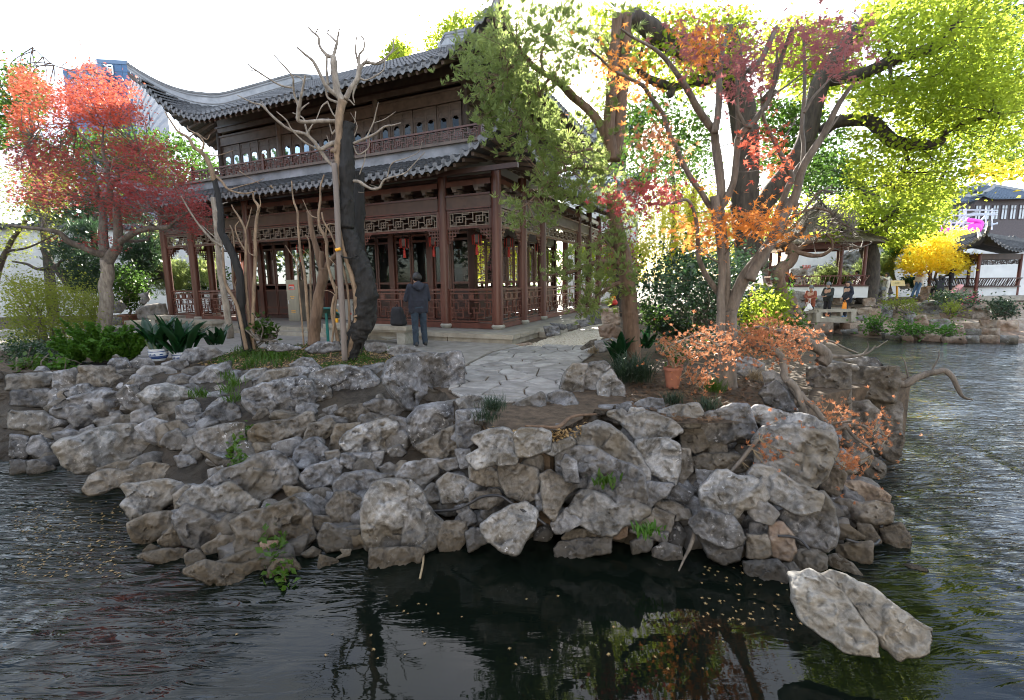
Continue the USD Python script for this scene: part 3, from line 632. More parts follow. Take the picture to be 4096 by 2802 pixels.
# band of plaster above the lower roof, upper floor, railing
mk('plaster_band', join([bb(.44,13.96,.44,.56,4.92,5.34), bb(.44,.56,.56,10.5,4.92,5.34), bb(13.84,13.96,.56,10.5,4.92,5.34)]), 'wall_plaster', hall)
mk('band_ledge', join([bb(.36,14.04,.36,.62,5.34,5.42), bb(.36,.62,.62,10.6,5.34,5.42), bb(13.78,14.04,.62,10.6,5.34,5.42)]), 'wood_grey', hall)
mk('upper_floor', bb(.5,13.9,.5,10.5,5.30,5.36), 'wood_dark', hall)
UP_S = [.75,4.63,9.3,13.2]
def urail(p, q, posts):
    a, b = W(*p, 0), W(*q, 0); Lw = np.linalg.norm(b-a); u = (b-a)/Lw; n = np.cross(u, [0,0,1]); up = np.array([0,0,1.])
    for c in posts:
        x = a+u*c
        o = mk('railing_post', bar(x+up*5.42, x+up*5.90,.09,.09, n), 'wood', hall); mk('post_knob', lathe([(0,5.90),(.045,5.90),(.03,5.92),(.06,5.96),(.055,6.0),(.03,6.03),(0,6.035)],10, x*[1,1,0]), 'wood', o, smooth=True)
    for c0, c1 in zip(posts[:-1], posts[1:]):
        x, y = a+u*(c0+.045), a+u*(c1-.045)
        o = mk('upper_railing', join([bar(x+up*5.82, y+up*5.82,.07,.05), bar(x+up*5.46, y+up*5.46,.06,.04)]), 'lattice_wood', hall)
        mk('railing_lattice', lattice(x+up*5.48, u, c1-c0-.09,.33,.40,.020, n, frame=False), 'wood', o)
urail((UP_S[0],.6),(UP_S[-1],.6),[x-.75 for x in UP_S]); urail((.75,.6),(.75,10.4),[0,3.3,6.6,9.8]); urail((13.2,.6),(13.2,10.4),[0,3.3,6.6,9.8])
def upper_wall(p, q, posts):
    a, b = W(*p, 0), W(*q, 0); Lw = np.linalg.norm(b-a); u = (b-a)/Lw; n = np.cross(u, [0,0,1]); up = np.array([0,0,1.])
    for c in posts: mk('upper_column', lathe([(0,5.36),(.11,5.36),(.105,7.35),(0,7.35)],12,(a+u*c)*[1,1,0]), 'wood_grey', hall, smooth=40)
    mk('upper_beam', join([bar(a+up*7.02, b+up*7.02,.10,.26), bar(a+up*7.18, b+up*7.18,.16,.06), bar(a+up*6.86, b+up*6.86,.13,.04), bar(a+up*7.42, b+up*7.42,.12,.18), bar(a+up*7.86, b+up*7.86,.09,.72)]), 'wood_grey', hall)
    for c0, c1 in zip(posts[:-1], posts[1:]):
        m = max(1, round((c1-c0-.24)/.47)); lw = (c1-c0-.24)/m
        for j in range(m):
            x = a+u*(c0+.12+lw*j); e = .008; dep = .018 if j % 2 else 0.; x = x+n*dep
            o = mk('casement', join([bar(x+u*(e+.025)+up*5.5, x+u*(e+.025)+up*6.82,.05,.05, n), bar(x+u*(lw-e-.025)+up*5.5, x+u*(lw-e-.025)+up*6.82,.05,.05, n)]+[bar(x+u*e+up*z, x+u*(lw-e)+up*z, .045,.05) for z in (5.55,6.02,6.47,6.64,6.80)] +
                   [bar(x+u*(lw/2)+up*5.57, x+u*(lw/2)+up*6.01, lw-.1,.02, n), bar(x+u*(lw/2)+up*6.48, x+u*(lw/2)+up*6.63, lw-.1,.022, n), bar(x+u*(lw/2)+up*6.66, x+u*(lw/2)+up*6.79, lw-.1,.022, n),
                    bar(x+u*.075+up*6.03, x+u*.075+up*6.46,.07,.02, n), bar(x+u*(lw-.075)+up*6.03, x+u*(lw-.075)+up*6.46,.07,.02, n)] +
                   [bar(x+u*xx+up*z0, x+u*yy+up*z1,.02,.05) for xx, z0, yy, z1 in ((.10,6.40,.16,6.47),(lw-.10,6.40, lw-.16,6.47),(.10,6.10,.16,6.03),(lw-.10,6.10, lw-.16,6.03))]), 'wood_grey', hall)
            mk('pane', bar(x+u*(lw/2)+up*6.04, x+u*(lw/2)+up*6.46, lw-.17,.008, n), 'glass', o)
        for c in (c0+.3, c1-.3):
            x = a+u*c+n*.08
            mk('carved_bracket', join([bar(x-u*.14+up*6.93, x+u*.14+up*6.93,.04,.16), bar(x-u*.08+up*6.78, x+u*.08+up*6.78,.06,.06), bar(x-u*.03+up*7.06, x+u*.03+up*7.06,.05,.10)]), 'wood_grey', hall)
upper_wall((1.65,1.4),(12.6,1.4),[0,3.3,7.7,10.95]); upper_wall((1.65,1.4),(1.65,9.6),[0,2.7,5.5,8.2]); upper_wall((1.65,9.6),(12.6,9.6),[0,3.3,7.7,10.95]); upper_wall((12.6,1.4),(12.6,9.6),[0,2.7,5.5,8.2])
mk('inner_wall', bb(2.0,12.25,1.8,9.1,5.37,7.49), 'wood_dark', hall)
mk('upper_ceiling', bb(1.5,12.7,1.3,9.7,7.5,7.55), 'wood_dark', hall)
mk('eaves_board', join([bb(LS+.15, LE-.15,-.55,-.45,4.28,4.40)]), 'wood_dark', hall)

# lanterns with red tassels under the veranda ceiling
for i, (s, d, lab) in enumerate([(1.1,.9, 'small palace lantern with red tassel hanging nearest the hall corner'),(2.6,.9, 'small palace lantern with red tassel in the second veranda bay'),(3.7,.9, 'small palace lantern with red tassel behind the charred trunk'),(5.8,.9, 'small palace lantern with red tassel above the steel cabinet'),
                             (8.2,.9, 'small palace lantern with red tassel left of the doors'),(10.6,.9, 'small palace lantern with red tassel in the left bay'),(.8,2.5, 'small palace lantern with red tassel in the side veranda'),(.8,5.2, 'small palace lantern with red tassel deep in the side veranda')]):
    c = W(s, d, 0); t = thing('palace_lantern', lab, 'lantern', c+[0,0,2.9], 'lanterns hung under the veranda')
    mk('body', lathe([(0,2.62),(.10,2.62),(.12,2.66),(.12,2.88),(.15,2.90),(.03,2.98),(0,2.98)],6, c), 'wood_dark', t)
    mk('tassel', lathe([(0,2.62),(.03,2.60),(.022,2.55),(.04,2.50),(.045,2.30),(0,2.29)],8, c), 'lantern_red', t)
    mk('cord', tube([c+[0,0,2.97], c+[0,0,4.3]],.006,5), 'black_paint', t)
    for k in range(6):
        a = k*math.pi/3; x = c+[.13*math.cos(a),.13*math.sin(a),0]
        mk('side_tassel', tube([x+[0,0,2.88], x+[0,0,2.60]],.010,5), 'lantern_red', t)
# ================================================================ rocks
def rock(poly, C=None, thick=1., seed=0, facets=8, pit=0., back=.55, far=False, res=None, rough=1., push=0., grow=.115):
    """a boulder whose outline is poly (pixels), standing at the depth of the bank: a solid with a broken, weathered face"""
    r = np.random.default_rng(seed+1000)
    P = np.array(poly, float); c = P.mean(0)
    if C is None: C = face(c[0], c[1], far)
    elif np.ndim(C) == 0: C = at(c[0], c[1], C)
    n = EYE-C; dist = np.linalg.norm(n); n /= dist
    C = C+n*push
    x = np.cross([0,0,1.], n); x /= np.linalg.norm(x); y = np.cross(n, x)
    q = []
    for u, v in P:
        d = ray(u, v); t = (C-EYE) @ n/(d @ n); w = EYE+d*t-C; q.append((w @ x, w @ y))
    pg = Polygon(q).buffer(0)
    if pg.geom_type != 'Polygon': pg = max(pg.geoms, key=lambda g: g.area)
    size = math.sqrt(pg.area); pg = pg.buffer(size*grow)          # neighbours press together
    # break up the outline
    L = pg.exterior.length; m = max(24, int(L/(size*.07)))
    E = np.array([pg.exterior.interpolate(L*i/m).coords[0] for i in range(m)])
    E += (np.stack([meshkit.fbm(np.c_[E/size*3.1, np.full(m, seed*1.7)],3), meshkit.fbm(np.c_[E/size*3.1, np.full(m, seed*1.7+50)],3)],1)-.5)*size*.13
    E += (np.stack([meshkit.noise(np.c_[E/size*11, np.full(m, seed*1.7)]), meshkit.noise(np.c_[E/size*11, np.full(m, seed*1.7+50)])],1)-.5)*size*.035
    pg = Polygon(E).buffer(0)
    if pg.geom_type != 'Polygon': pg = max(pg.geoms, key=lambda g: g.area)
    E = np.array(pg.exterior.coords)[:-1]
    h = res or max(.011*dist/4, size/36)
    x0, y0, x1, y1 = pg.bounds
    X, Y = np.meshgrid(np.arange(x0, x1, h), np.arange(y0, y1, h*.87)); X[1::2] += h/2
    I = np.c_[X.ravel(), Y.ravel()]; I += r.uniform(-.22,.22, I.shape)*h
    shapely.prepare(pg); I = I[shapely.contains_xy(pg, I[:, 0], I[:, 1])]
    dd = cKDTree(np.vstack([E[:-1]+(E[1:]-E[:-1])*t for t in (0,.33,.66)])).query(I)[0] if len(I) else np.zeros(0)
    k = dd > h*.45; I, dd = I[k], dd[k]
    A = np.vstack([E, I]); D = np.r_[np.zeros(len(E)), dd]
    tri = Delaunay(A).simplices; ctr = A[tri].mean(1); tri = tri[shapely.contains_xy(pg, ctr[:, 0], ctr[:, 1])]
    sg = np.cross(A[tri[:, 1]]-A[tri[:, 0]], A[tri[:, 2]]-A[tri[:, 0]]); tri[sg < 0] = tri[sg < 0][:, ::-1]
    T = thick*size*.60; R = max(D.max(),1e-3)*.72
    t = np.clip(D/R, 0,1); hh = T*np.sqrt(np.clip(1-(1-t)**2,0,1))
    # planes of fracture
    fa = np.full(len(A),9.)
    for i in range(facets):
        o = r.uniform((x0, y0),(x1, y1)); ang = r.uniform(0,2*np.pi); g = r.uniform(.2,.95)
        fa = np.minimum(fa, T*r.uniform(.50,.95)+((A-o) @ [math.cos(ang), math.sin(ang)])*g*1.15)
    w = .10*T; hh = np.where(D > 0, np.minimum(hh, np.maximum(fa, .12*T)),0)
    S = np.c_[A, hh]/size+seed*3.37
    e = np.clip(D/(.10*size),0,1)
    n1 = meshkit.fbm(S*2.3,4)-.5; rid = 1-np.abs(meshkit.fbm(S*3.6+9,3)-.5)*4
    hh = hh+e*rough*size*(.24*n1+.05*rid)
    # bedding: steps along a tilted direction
    b = r.normal(size=3); b[2] *= .4; b /= np.linalg.norm(b)
    ph = (S @ b)*r.uniform(5,9)+n1*2.2; stp = np.abs((ph % 1)-.5)*2
    hh -= e*rough*size*.035*np.clip(1-stp*3.2,0,1)
    hh += e*rough*size*.045*(meshkit.fbm(S*11,3)-.5)*2
    # chipped facets at two scales: flat flakes with sharp edges
    for kk, am in ((26,.085),(130,.034)):
        sd_ = np.c_[r.uniform(x0, x1, kk), r.uniform(y0, y1, kk)]; Aw = A+(np.stack([n1, rid*.2],1))*size*.10
        ii = cKDTree(sd_).query(Aw)[1]; gr = r.normal(size=(kk, 2))*1.5; of = r.uniform(-.5,.5, kk)
        hh += e*rough*size*am*np.clip(of[ii]+((A-sd_[ii])*gr[ii]).sum(1)/size*math.sqrt(kk)*.45,-1,1)
    if pit:
        pn = meshkit.noise(S*4.2+77); hh -= e*pit*size*.5*np.clip((pn-.60)/.16,0,1)**1.4
    hh = np.where(D > 0, np.maximum(hh, -.1*T),0)
    V = C+A[:, :1]*x+A[:, 1:2]*y+hh[:, None]*n
    # back half: a rougher, coarser lens behind the same edge
    Eb = np.arange(len(E)); cb = E.mean(0); inn = E*.55+cb*.45
    B = np.vstack([C+inn[:, :1]*x+inn[:, 1:2]*y-n*T*back, [C+cb[0]*x+cb[1]*y-n*T*back*1.25]])
    o = len(V); j = np.arange(len(E)); k2 = (j+1) % len(E)
    ccw = Polygon(E).exterior.is_ccw
    Fb = np.vstack([np.stack([j, o+j, k2],1), np.stack([k2, o+j, o+k2],1), np.stack([o+j, np.full(len(E), o+len(E)), o+k2],1)])
    if not ccw: Fb = Fb[:, ::-1]
    return np.vstack([V, B]), np.vstack([tri, Fb])
def boulder(size, seed, n=3, flat=(1,.8,.7)):
    """a free standing stone (centre at the origin)"""
    r = np.random.default_rng(seed); m = trimesh.creation.icosphere(n, 1.); V = np.array(m.vertices)
    d = np.ones(len(V))
    for i in range(11):
        a = r.normal(size=3); a /= np.linalg.norm(a); d = np.minimum(d, r.uniform(.55,.85)/np.maximum(V @ a, .05))
    d += .22*(meshkit.fbm(V*1.7+seed, 4)-.5)+.08*(meshkit.fbm(V*5+seed, 3)-.5)
    return V*d[:, None]*np.array(flat)*size, np.array(m.faces)

front_rocks = thing('rockery', 'low rockery of mortared grey limestone boulders between the path and the dark pond', 'rockery', (0,5,-1.1))
left_rocks = thing('rockery', 'receding rock bank of pitted boulders below the potted ferns at the far left', 'rockery', (-6,7,-1.1))
right_rocks = thing('rockery', 'weathered rock bank under the orange weeping maple beside the bright water', 'rockery', (2.5,5,-1.1))
# mortar and earth core behind the stones
def core(us, far=False, back=.44, lo=1.12, seed=0, n=64):
    V = []
    for u in us:
        vw, vt = lerp(FARW if far else WLINE, u), lerp(FART if far else RIM_T, u)
        for t in np.linspace(0, lo, n):
            p = face(u, vt+(vw-vt)*t, far); p[1] += back*min(1, t*3); V.append(p)
    V = np.array(V); cell = np.abs(meshkit.noise(V*[4.5,4.5,7]+seed)-.5)*2; V += ((meshkit.fbm(V*2.1+seed, 4)-.5)*.34+(meshkit.fbm(V*9+seed, 3)-.5)*.12+np.clip(.35-cell, 0,1)*.22)[:, None]*np.array([0,1,.25])
    a = len(us); F = [(i*n+j, i*n+j+1,(i+1)*n+j+1,(i+1)*n+j) for i in range(a-1) for j in range(n-1)]
    return V, np.array(F)
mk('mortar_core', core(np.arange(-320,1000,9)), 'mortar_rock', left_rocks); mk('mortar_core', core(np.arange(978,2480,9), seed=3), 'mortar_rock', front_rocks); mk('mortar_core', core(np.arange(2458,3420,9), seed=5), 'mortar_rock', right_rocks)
RK = []
def addr(key, pts, m='limestone', th=1., y=None, pit=0., push=0., fac=8, name='rock', **k):
    RK.append((Z(key, pts), m, th, y, pit, push, fac, name, k))
# --- far left bank
addr('A', [(60,10),(212,5),(430,0),(430,80),(330,100),(212,112),(60,110)], 'limestone_pale', .8)
addr('A', [(430,2),(600,0),(605,70),(520,115),(450,60)], 'limestone', .9)
addr('A', [(640,0),(930,0),(945,60),(900,110),(780,95),(650,85)], 'limestone_brown', .7)
addr('A', [(100,130),(212,130),(380,130),(420,200),(350,245),(212,240),(100,230)], 'limestone')
addr('A', [(525,145),(620,85),(700,85),(745,120),(830,110),(930,140),(720,200),(560,190)], 'limestone', .9, pit=.5)
addr('A', [(430,285),(580,195),(800,140),(930,160),(1000,270),(960,310),(700,380),(620,400),(540,330),(470,320)], 'limestone', .9, pit=1.)
addr('A', [(90,300),(215,300),(330,300),(430,370),(430,440),(370,470),(260,450),(212,430),(90,420)], 'limestone_pale', 1.)
addr('A', [(215,600),(250,500),(320,490),(400,600),(420,660),(300,650)], 'limestone')
addr('A', [(90,480),(215,500),(230,590),(210,660),(90,650)], 'limestone')
addr('A', [(220,690),(330,680),(440,740),(350,800),(230,780)], 'limestone')
addr('A', [(90,680),(215,690),(235,790),(90,800)], 'limestone')
addr('A', [(430,470),(560,440),(690,470),(560,540),(460,560)], 'limestone')
addr('A', [(640,440),(740,400),(760,440),(720,480),(640,470)], 'limestone')
addr('A', [(465,580),(500,545),(620,525),(740,470),(950,410),(1060,425),(1110,480),(1200,550),(1265,590),(1240,640),(1120,650),(880,720),(700,760),(620,750),(540,690),(510,640)], 'limestone_pale', 1.1, pit=.25, push=.30, fac=6)
addr('A', [(750,370),(900,340),(1050,320),(1060,400),(940,400),(800,420)], 'limestone')
addr('A', [(930,160),(1000,90),(1090,100),(1120,200),(1200,250),(1060,290),(1000,260)], 'limestone')
addr('A', [(1120,160),(1200,110),(1330,85),(1480,130),(1580,190),(1570,240),(1450,280),(1330,310),(1200,240)], 'limestone_pale', .9)
addr('A', [(1050,380),(1050,310),(1190,250),(1230,320),(1150,390)], 'limestone')
addr('A', [(1090,420),(1220,350),(1320,380),(1330,450),(1260,540),(1180,520)], 'limestone')
addr('A', [(1280,540),(1330,470),(1410,440),(1480,520),(1450,590),(1360,590)], 'limestone')
addr('A', [(1230,330),(1320,310),(1340,370),(1300,380)], 'limestone_brown')
addr('A', [(1410,260),(1570,235),(1600,330),(1530,410),(1420,390)], 'limestone')
addr('A', [(1320,390),(1420,360),(1510,430),(1480,460),(1360,440)], 'limestone_brown')
addr('A', [(1570,350),(1680,280),(1800,220),(1890,270),(1900,370),(1770,420),(1620,390)], 'limestone', .9)
addr('A', [(1560,480),(1620,450),(1800,410),(1920,400),(1930,520),(1930,640),(1890,690),(1780,670),(1640,600),(1580,540)], 'limestone', 1.1, push=.12)
addr('A', [(1600,610),(1780,680),(1930,690),(1900,735),(1740,722)], 'limestone_brown', .8)
addr('A', [(1450,560),(1540,560),(1550,610),(1460,620)], 'limestone'); addr('A', [(1390,650),(1500,640),(1560,700),(1430,740)], 'limestone')
addr('A', [(1660,760),(1760,730),(1830,790),(1750,830),(1670,840)], 'limestone')
addr('A', [(690,900),(740,810),(800,780),(1000,780),(1200,720),(1480,760),(1500,810),(1300,840),(1100,870),(900,870),(800,930),(720,935)], 'limestone_brown', .9, push=.1)
addr('A', [(880,720),(1120,660),(1250,660),(1180,720),(1000,770),(800,790),(780,750)], 'limestone_brown', .7)
addr('A', [(980,890),(1100,880),(1300,850),(1430,870),(1380,970),(1280,1050),(1150,1150),(1060,1150),(1000,1030),(1050,970)], 'limestone_pale', 1., push=.05)
addr('A', [(1025,1190),(1180,1120),(1330,1100),(1400,1160),(1330,1250),(1180,1330),(1070,1310)], 'limestone_brown', .9)
addr('A', [(1260,1320),(1390,1190),(1480,1330),(1400,1360),(1290,1350)], 'limestone_brown')
addr('A', [(1140,1400),(1200,1350),(1290,1390),(1230,1430),(1130,1430)], 'limestone_brown')
addr('A', [(1380,960),(1480,880),(1560,900),(1430,1000),(1400,1080)], 'limestone_brown')
# --- front bank
addr('A', [(1640,890),(1780,780),(1960,720),(2090,650),(2200,640),(2300,720),(2340,800),(2330,850),(2220,880),(2150,930),(2080,1000),(2010,950),(1920,900),(1830,880),(1700,930)], 'limestone', 1., push=.18, fac=5)
addr('A', [(1430,1010),(1540,910),(1620,895),(1700,930),(1820,880),(1930,950),(2040,1020),(2030,1050),(1900,1110),(1850,1170),(1700,1150),(1580,1090),(1560,1080),(1480,1040)], 'limestone_pale', 1., push=.2, pit=.2)
addr('A', [(1400,1120),(1470,1050),(1580,1090),(1700,1160),(1830,1180),(1920,1280),(1800,1330),(1640,1380),(1480,1330),(1430,1230)], 'limestone', .9)
addr('A', [(1900,1390),(1920,1310),(1860,1180),(1960,1120),(2100,1090),(2220,1040),(2330,1000),(2440,1100),(2450,1290),(2350,1330),(2150,1350)], 'limestone_brown', 1., push=.15, pit=.35)
addr('A', [(2080,1340),(2260,1320),(2290,1430),(2200,1455),(2120,1450)], 'sandstone', .9)
addr('A', [(1610,1370),(1750,1290),(1870,1290),(1860,1370),(1640,1420)], 'limestone_brown'); addr('A', [(1720,1500),(1900,1430),(2060,1360),(2100,1440),(1960,1570),(1750,1540)], 'limestone_brown')
addr('A', [(1110,1440),(1300,1390),(1470,1390),(1470,1530),(1300,1500)], 'limestone_brown', .7); addr('A', [(1470,1430),(1560,1390),(1620,1440),(1630,1540),(1500,1530)], 'limestone_brown')
addr('E', [(1480,560),(1620,500),(1900,540),(2100,470),(2140,560),(2080,640),(1900,690),(1700,660)], 'limestone_brown', .9)
addr('E', [(2130,600),(2200,480),(2320,470),(2380,560),(2300,680),(2180,670)], 'limestone_brown')
addr('5', [(875,1310),(900,1270),(990,1260),(1060,1330),(1080,1390),(1000,1400),(900,1380)], 'limestone'); addr('5', [(1040,1290),(1090,1260),(1190,1265),(1220,1310),(1150,1330),(1070,1340)], 'limestone')
addr('5', [(1100,1370),(1150,1330),(1290,1335),(1390,1360),(1395,1390),(1230,1420),(1160,1410)], 'limestone', .8); addr('5', [(1290,1310),(1380,1280),(1480,1270),(1500,1310),(1440,1350),(1320,1330)], 'limestone', .8)
addr('5', [(1440,1260),(1490,1200),(1600,1180),(1700,1180),(1760,1220),(1640,1260),(1520,1290)], 'limestone', .8); addr('5', [(1320,1480),(1350,1410),(1450,1390),(1540,1420),(1530,1460),(1400,1490)], 'limestone')
addr('5', [(1070,1480),(1090,1400),(1200,1420),(1160,1480)], 'limestone'); addr('5', [(1520,1440),(1660,1340),(1820,1300),(1830,1360),(1810,1510),(1640,1530),(1530,1480)], 'limestone', .9, fac=5)
addr('5', [(1450,1360),(1560,1330),(1650,1330),(1560,1400),(1460,1390)], 'limestone'); addr('5', [(1390,1490),(1530,1470),(1650,1540),(1560,1600),(1440,1560)], 'limestone')
addr('5', [(640,1480),(650,1330),(880,1340),(900,1400),(1000,1410),(1050,1450),(940,1480),(840,1500),(650,1500)], 'limestone_brown', .9)
addr('5', [(440,1380),(600,1350),(640,1400),(650,1470),(510,1520),(430,1480)], 'limestone'); addr('5', [(90,1400),(212,1395),(400,1385),(430,1460),(330,1490),(90,1500)], 'limestone_pale', .8)
addr('5', [(1900,1430),(2000,1360),(2110,1345),(2120,1380),(2030,1440),(1910,1510)], 'limestone_pale')
addr('6', [(330,1310),(420,1260),(490,1270),(560,1340),(480,1380),(360,1340)], 'limestone'); addr('6', [(40,1440),(150,1370),(400,1340),(540,1350),(500,1400),(340,1420),(230,1470),(50,1490)], 'limestone', .7)
addr('6', [(-90,1380),(40,1350),(130,1350),(60,1430),(-60,1440)], 'limestone')
addr('6', [(500,1410),(640,1350),(760,1335),(930,1375),(1000,1435),(950,1500),(870,1580),(790,1630),(690,1580),(650,1510),(560,1470)], 'limestone', 1.1, fac=6, push=.05)
addr('B', [(-30,140),(90,110),(160,100),(280,60),(380,50),(560,90),(610,140),(600,230),(560,290),(400,330),(290,360),(100,330),(20,260),(-20,200)], 'limestone', 1.1, push=.1, fac=5)
addr('6', [(1080,1420),(1110,1310),(1180,1270),(1360,1262),(1500,1262),(1645,1252),(1660,1370),(1660,1500),(1675,1590),(1560,1640),(1400,1655),(1250,1635),(1210,1560),(1120,1480)], 'limestone', 1.2, fac=4, push=.12)
addr('6', [(1100,1200),(1180,1170),(1300,1190),(1500,1250),(1330,1262),(1180,1245)], 'limestone_pale', .5); addr('6', [(920,1160),(1000,1135),(1080,1150),(1090,1190),(1020,1210),(930,1190)], 'limestone', .8); addr('6', [(450,1190),(540,1140),(700,1140),(720,1190),(600,1210),(470,1210)], 'limestone', .8)
addr('6', [(150,1150),(300,1150),(400,1180),(250,1200),(140,1190)], 'limestone', .6); addr('6', [(900,1330),(1060,1300),(1090,1400),(1020,1410)], 'limestone', .7)
addr('B', [(10,460),(60,410),(300,380),(480,310),(500,380),(480,450),(400,530),(220,600),(100,610),(20,540)], 'limestone_brown', .9); addr('B', [(480,400),(640,360),(690,440),(560,520),(430,530)], 'limestone_brown', .8)
addr('B', [(370,600),(440,540),(530,530),(600,590),(620,660),(500,720),(410,750),(350,680)], 'limestone'); addr('B', [(410,810),(480,740),(680,680),(730,720),(690,850),(600,870),(470,900)], 'limestone')
addr('B', [(920,240),(1000,200),(1180,220),(1250,280),(1230,360),(1100,320),(980,280)], 'limestone', .8, push=.05); addr('B', [(890,340),(950,310),(1100,340),(1050,390),(900,380)], 'limestone', .8)
addr('B', [(680,300),(760,260),(900,240),(960,290),(880,350),(760,380)], 'limestone_brown', .6); addr('B', [(580,280),(680,240),(700,300),(640,330)], 'limestone')
addr('B', [(520,380),(620,330),(760,350),(770,400),(640,410)], 'limestone', .7); addr('B', [(1120,330),(1240,360),(1280,480),(1250,580),(1170,560),(1170,470)], 'limestone', .7)
addr('B', [(735,530),(780,470),(950,400),(1080,370),(1150,390),(1170,470),(1150,560),(1080,590),(960,600),(840,620),(770,590)], 'limestone_pale', 1., push=.14, pit=.4)
addr('B', [(690,400),(880,390),(760,470),(720,560),(680,640),(620,620)], 'limestone_brown', .6)
addr('B', [(725,700),(740,640),(900,640),(1060,620),(1030,710),(960,770),(830,750)], 'limestone', .9, push=.06); addr('B', [(1090,600),(1190,560),(1240,620),(1210,650),(1120,650)], 'limestone')
addr('B', [(1270,360),(1330,280),(1500,240),(1650,230),(1645,340),(1580,440),(1450,500),(1330,560),(1290,480)], 'limestone', 1.1, push=.12, fac=5); addr('B', [(1330,580),(1450,510),(1560,440),(1640,410),(1655,500),(1650,640),(1560,670),(1460,680),(1390,610)], 'limestone_brown', 1., push=.1, pit=.3)
addr('B', [(1490,690),(1640,660),(1660,730),(1560,760),(1500,720)], 'limestone'); addr('B', [(680,870),(760,800),(900,780),(1040,800),(1150,820),(1040,900),(980,1000),(860,970),(760,940),(700,930)], 'limestone', 1., push=.1)
addr('B', [(1030,740),(1110,700),(1170,740),(1180,820),(1090,820)], 'limestone'); addr('B', [(1180,800),(1240,720),(1400,690),(1490,690),(1490,780),(1420,840),(1360,910),(1290,870)], 'limestone', .9, push=.12)
addr('B', [(920,1080),(960,960),(990,890),(1080,860),(1180,860),(1240,900),(1220,1060),(1250,1250),(1240,1360),(1180,1370),(1000,1390),(940,1300),(920,1180)], 'limestone_pale', 1.1, push=.2, fac=4)
addr('B', [(1190,880),(1250,860),(1330,920),(1400,1030),(1440,1110),(1520,1210),(1480,1340),(1400,1380),(1270,1410),(1240,1340),(1250,1200),(1230,1040)], 'limestone_pale', 1.1, push=.18, fac=6)
addr('B', [(970,1400),(1250,1390),(1370,1400),(1350,1500),(1240,1580),(1100,1560),(970,1530)], 'limestone_brown', .9); addr('B', [(1360,960),(1440,870),(1500,880),(1520,1000),(1420,1020)], 'limestone'); addr('B', [(1500,860),(1570,800),(1690,810),(1760,870),(1740,950),(1650,1000),(1530,1010)], 'limestone_pale')
addr('B', [(480,1100),(490,990),(530,960),(600,1010),(620,1100),(560,1110)], 'limestone', .8); addr('B', [(630,1050),(680,950),(760,940),(900,1000),(920,1080),(900,1220),(760,1210),(640,1140)], 'limestone_brown', .9); addr('B', [(550,1280),(600,1200),(760,1240),(870,1240),(940,1330),(830,1380),(720,1380),(610,1390),(570,1350)], 'limestone', .9)
addr('B', [(370,1340),(420,1270),(500,1210),(530,1290),(450,1350)], 'limestone'); addr('B', [(410,1430),(500,1370),(560,1400),(550,1440),(450,1450)], 'limestone_pale'); addr('B', [(330,1110),(350,980),(450,1010),(440,1130),(370,1210)], 'limestone'); addr('B', [(690,1460),(740,1420),(720,1390),(800,1390),(790,1430)], 'limestone_pale')
addr('B', [(1630,1050),(1700,1030),(1790,1110),(1800,1170),(1720,1200)], 'limestone'); addr('B', [(1500,1300),(1560,1180),(1700,1180),(1720,1300),(1640,1390),(1520,1390)], 'limestone_brown', .8); addr('B', [(1720,1260),(1770,1220),(1860,1240),(1880,1330),(1740,1400)], 'limestone')
addr('B', [(270,890),(400,900),(470,960),(470,1050),(340,980),(290,940)], 'limestone_brown'); addr('B', [(500,1120),(620,1130),(660,1200),(560,1250),(500,1200)], 'limestone_brown'); addr('B', [(560,1440),(690,1480),(680,1590),(540,1560)], 'limestone_brown'); addr('B', [(1760,950),(1960,920),(2000,1000),(1900,1060),(1760,1040)], 'limestone_brown', .7)
addr('B', [(440,1140),(510,1190),(420,1260),(360,1240)], 'limestone_brown'); addr('B', [(600,620),(700,600),(740,700),(680,690),(620,680)], 'limestone_brown'); addr('B', [(1040,900),(990,980),(950,1010),(900,1000),(880,980)], 'limestone')
addr('B', [(1860,1200),(1950,1130),(2050,1070),(2180,1040),(2260,1090),(2230,1220),(2170,1300),(2120,1410),(2030,1390),(1900,1290)], 'limestone_pale', 1., push=.2, fac=5)
addr('B', [(1650,300),(1830,290),(1860,330),(1830,480),(1700,590),(1660,560)], 'limestone', .9); addr('B', [(1650,210),(1730,165),(1830,190),(1900,260),(1880,330),(1690,300)], 'limestone_pale', .8); addr('B', [(1640,600),(1740,600),(1780,700),(1680,740)], 'limestone')
addr('B', [(1780,510),(1860,470),(1970,440),(2050,450),(2110,520),(2130,600),(2100,690),(1980,700),(1950,690),(1800,730),(1740,660),(1850,600),(1850,550)], 'limestone_pale', 1., push=.25, pit=.3)
addr('B', [(1750,730),(1900,740),(2000,800),(1990,870),(1870,880),(1760,830)], 'limestone_brown', .8)
addr('C', [(115,470),(170,440),(330,440),(390,470),(380,590),(250,630),(150,640),(130,560)], 'limestone_pale', 1., push=.25); addr('C', [(380,560),(560,500),(600,540),(460,610),(420,640),(370,620)], 'limestone_pale', .9)
addr('C', [(550,540),(640,440),(780,395),(860,420),(950,490),(1020,560),(1080,640),(1170,780),(1170,840),(1110,830),(1000,740),(870,680),(700,600)], 'limestone_pale', .8, push=.28, fac=4)
addr('C', [(480,620),(560,590),(720,610),(880,690),(1000,740),(1100,800),(1140,940),(1120,1040),(1000,1060),(900,1040),(840,970),(720,930),(680,880),(640,860),(560,840),(490,750)], 'limestone', 1.1, push=.3, fac=5, pit=.2)
addr('C', [(490,700),(520,640),(600,690),(620,850),(520,840)], 'limestone', .9, push=.32)
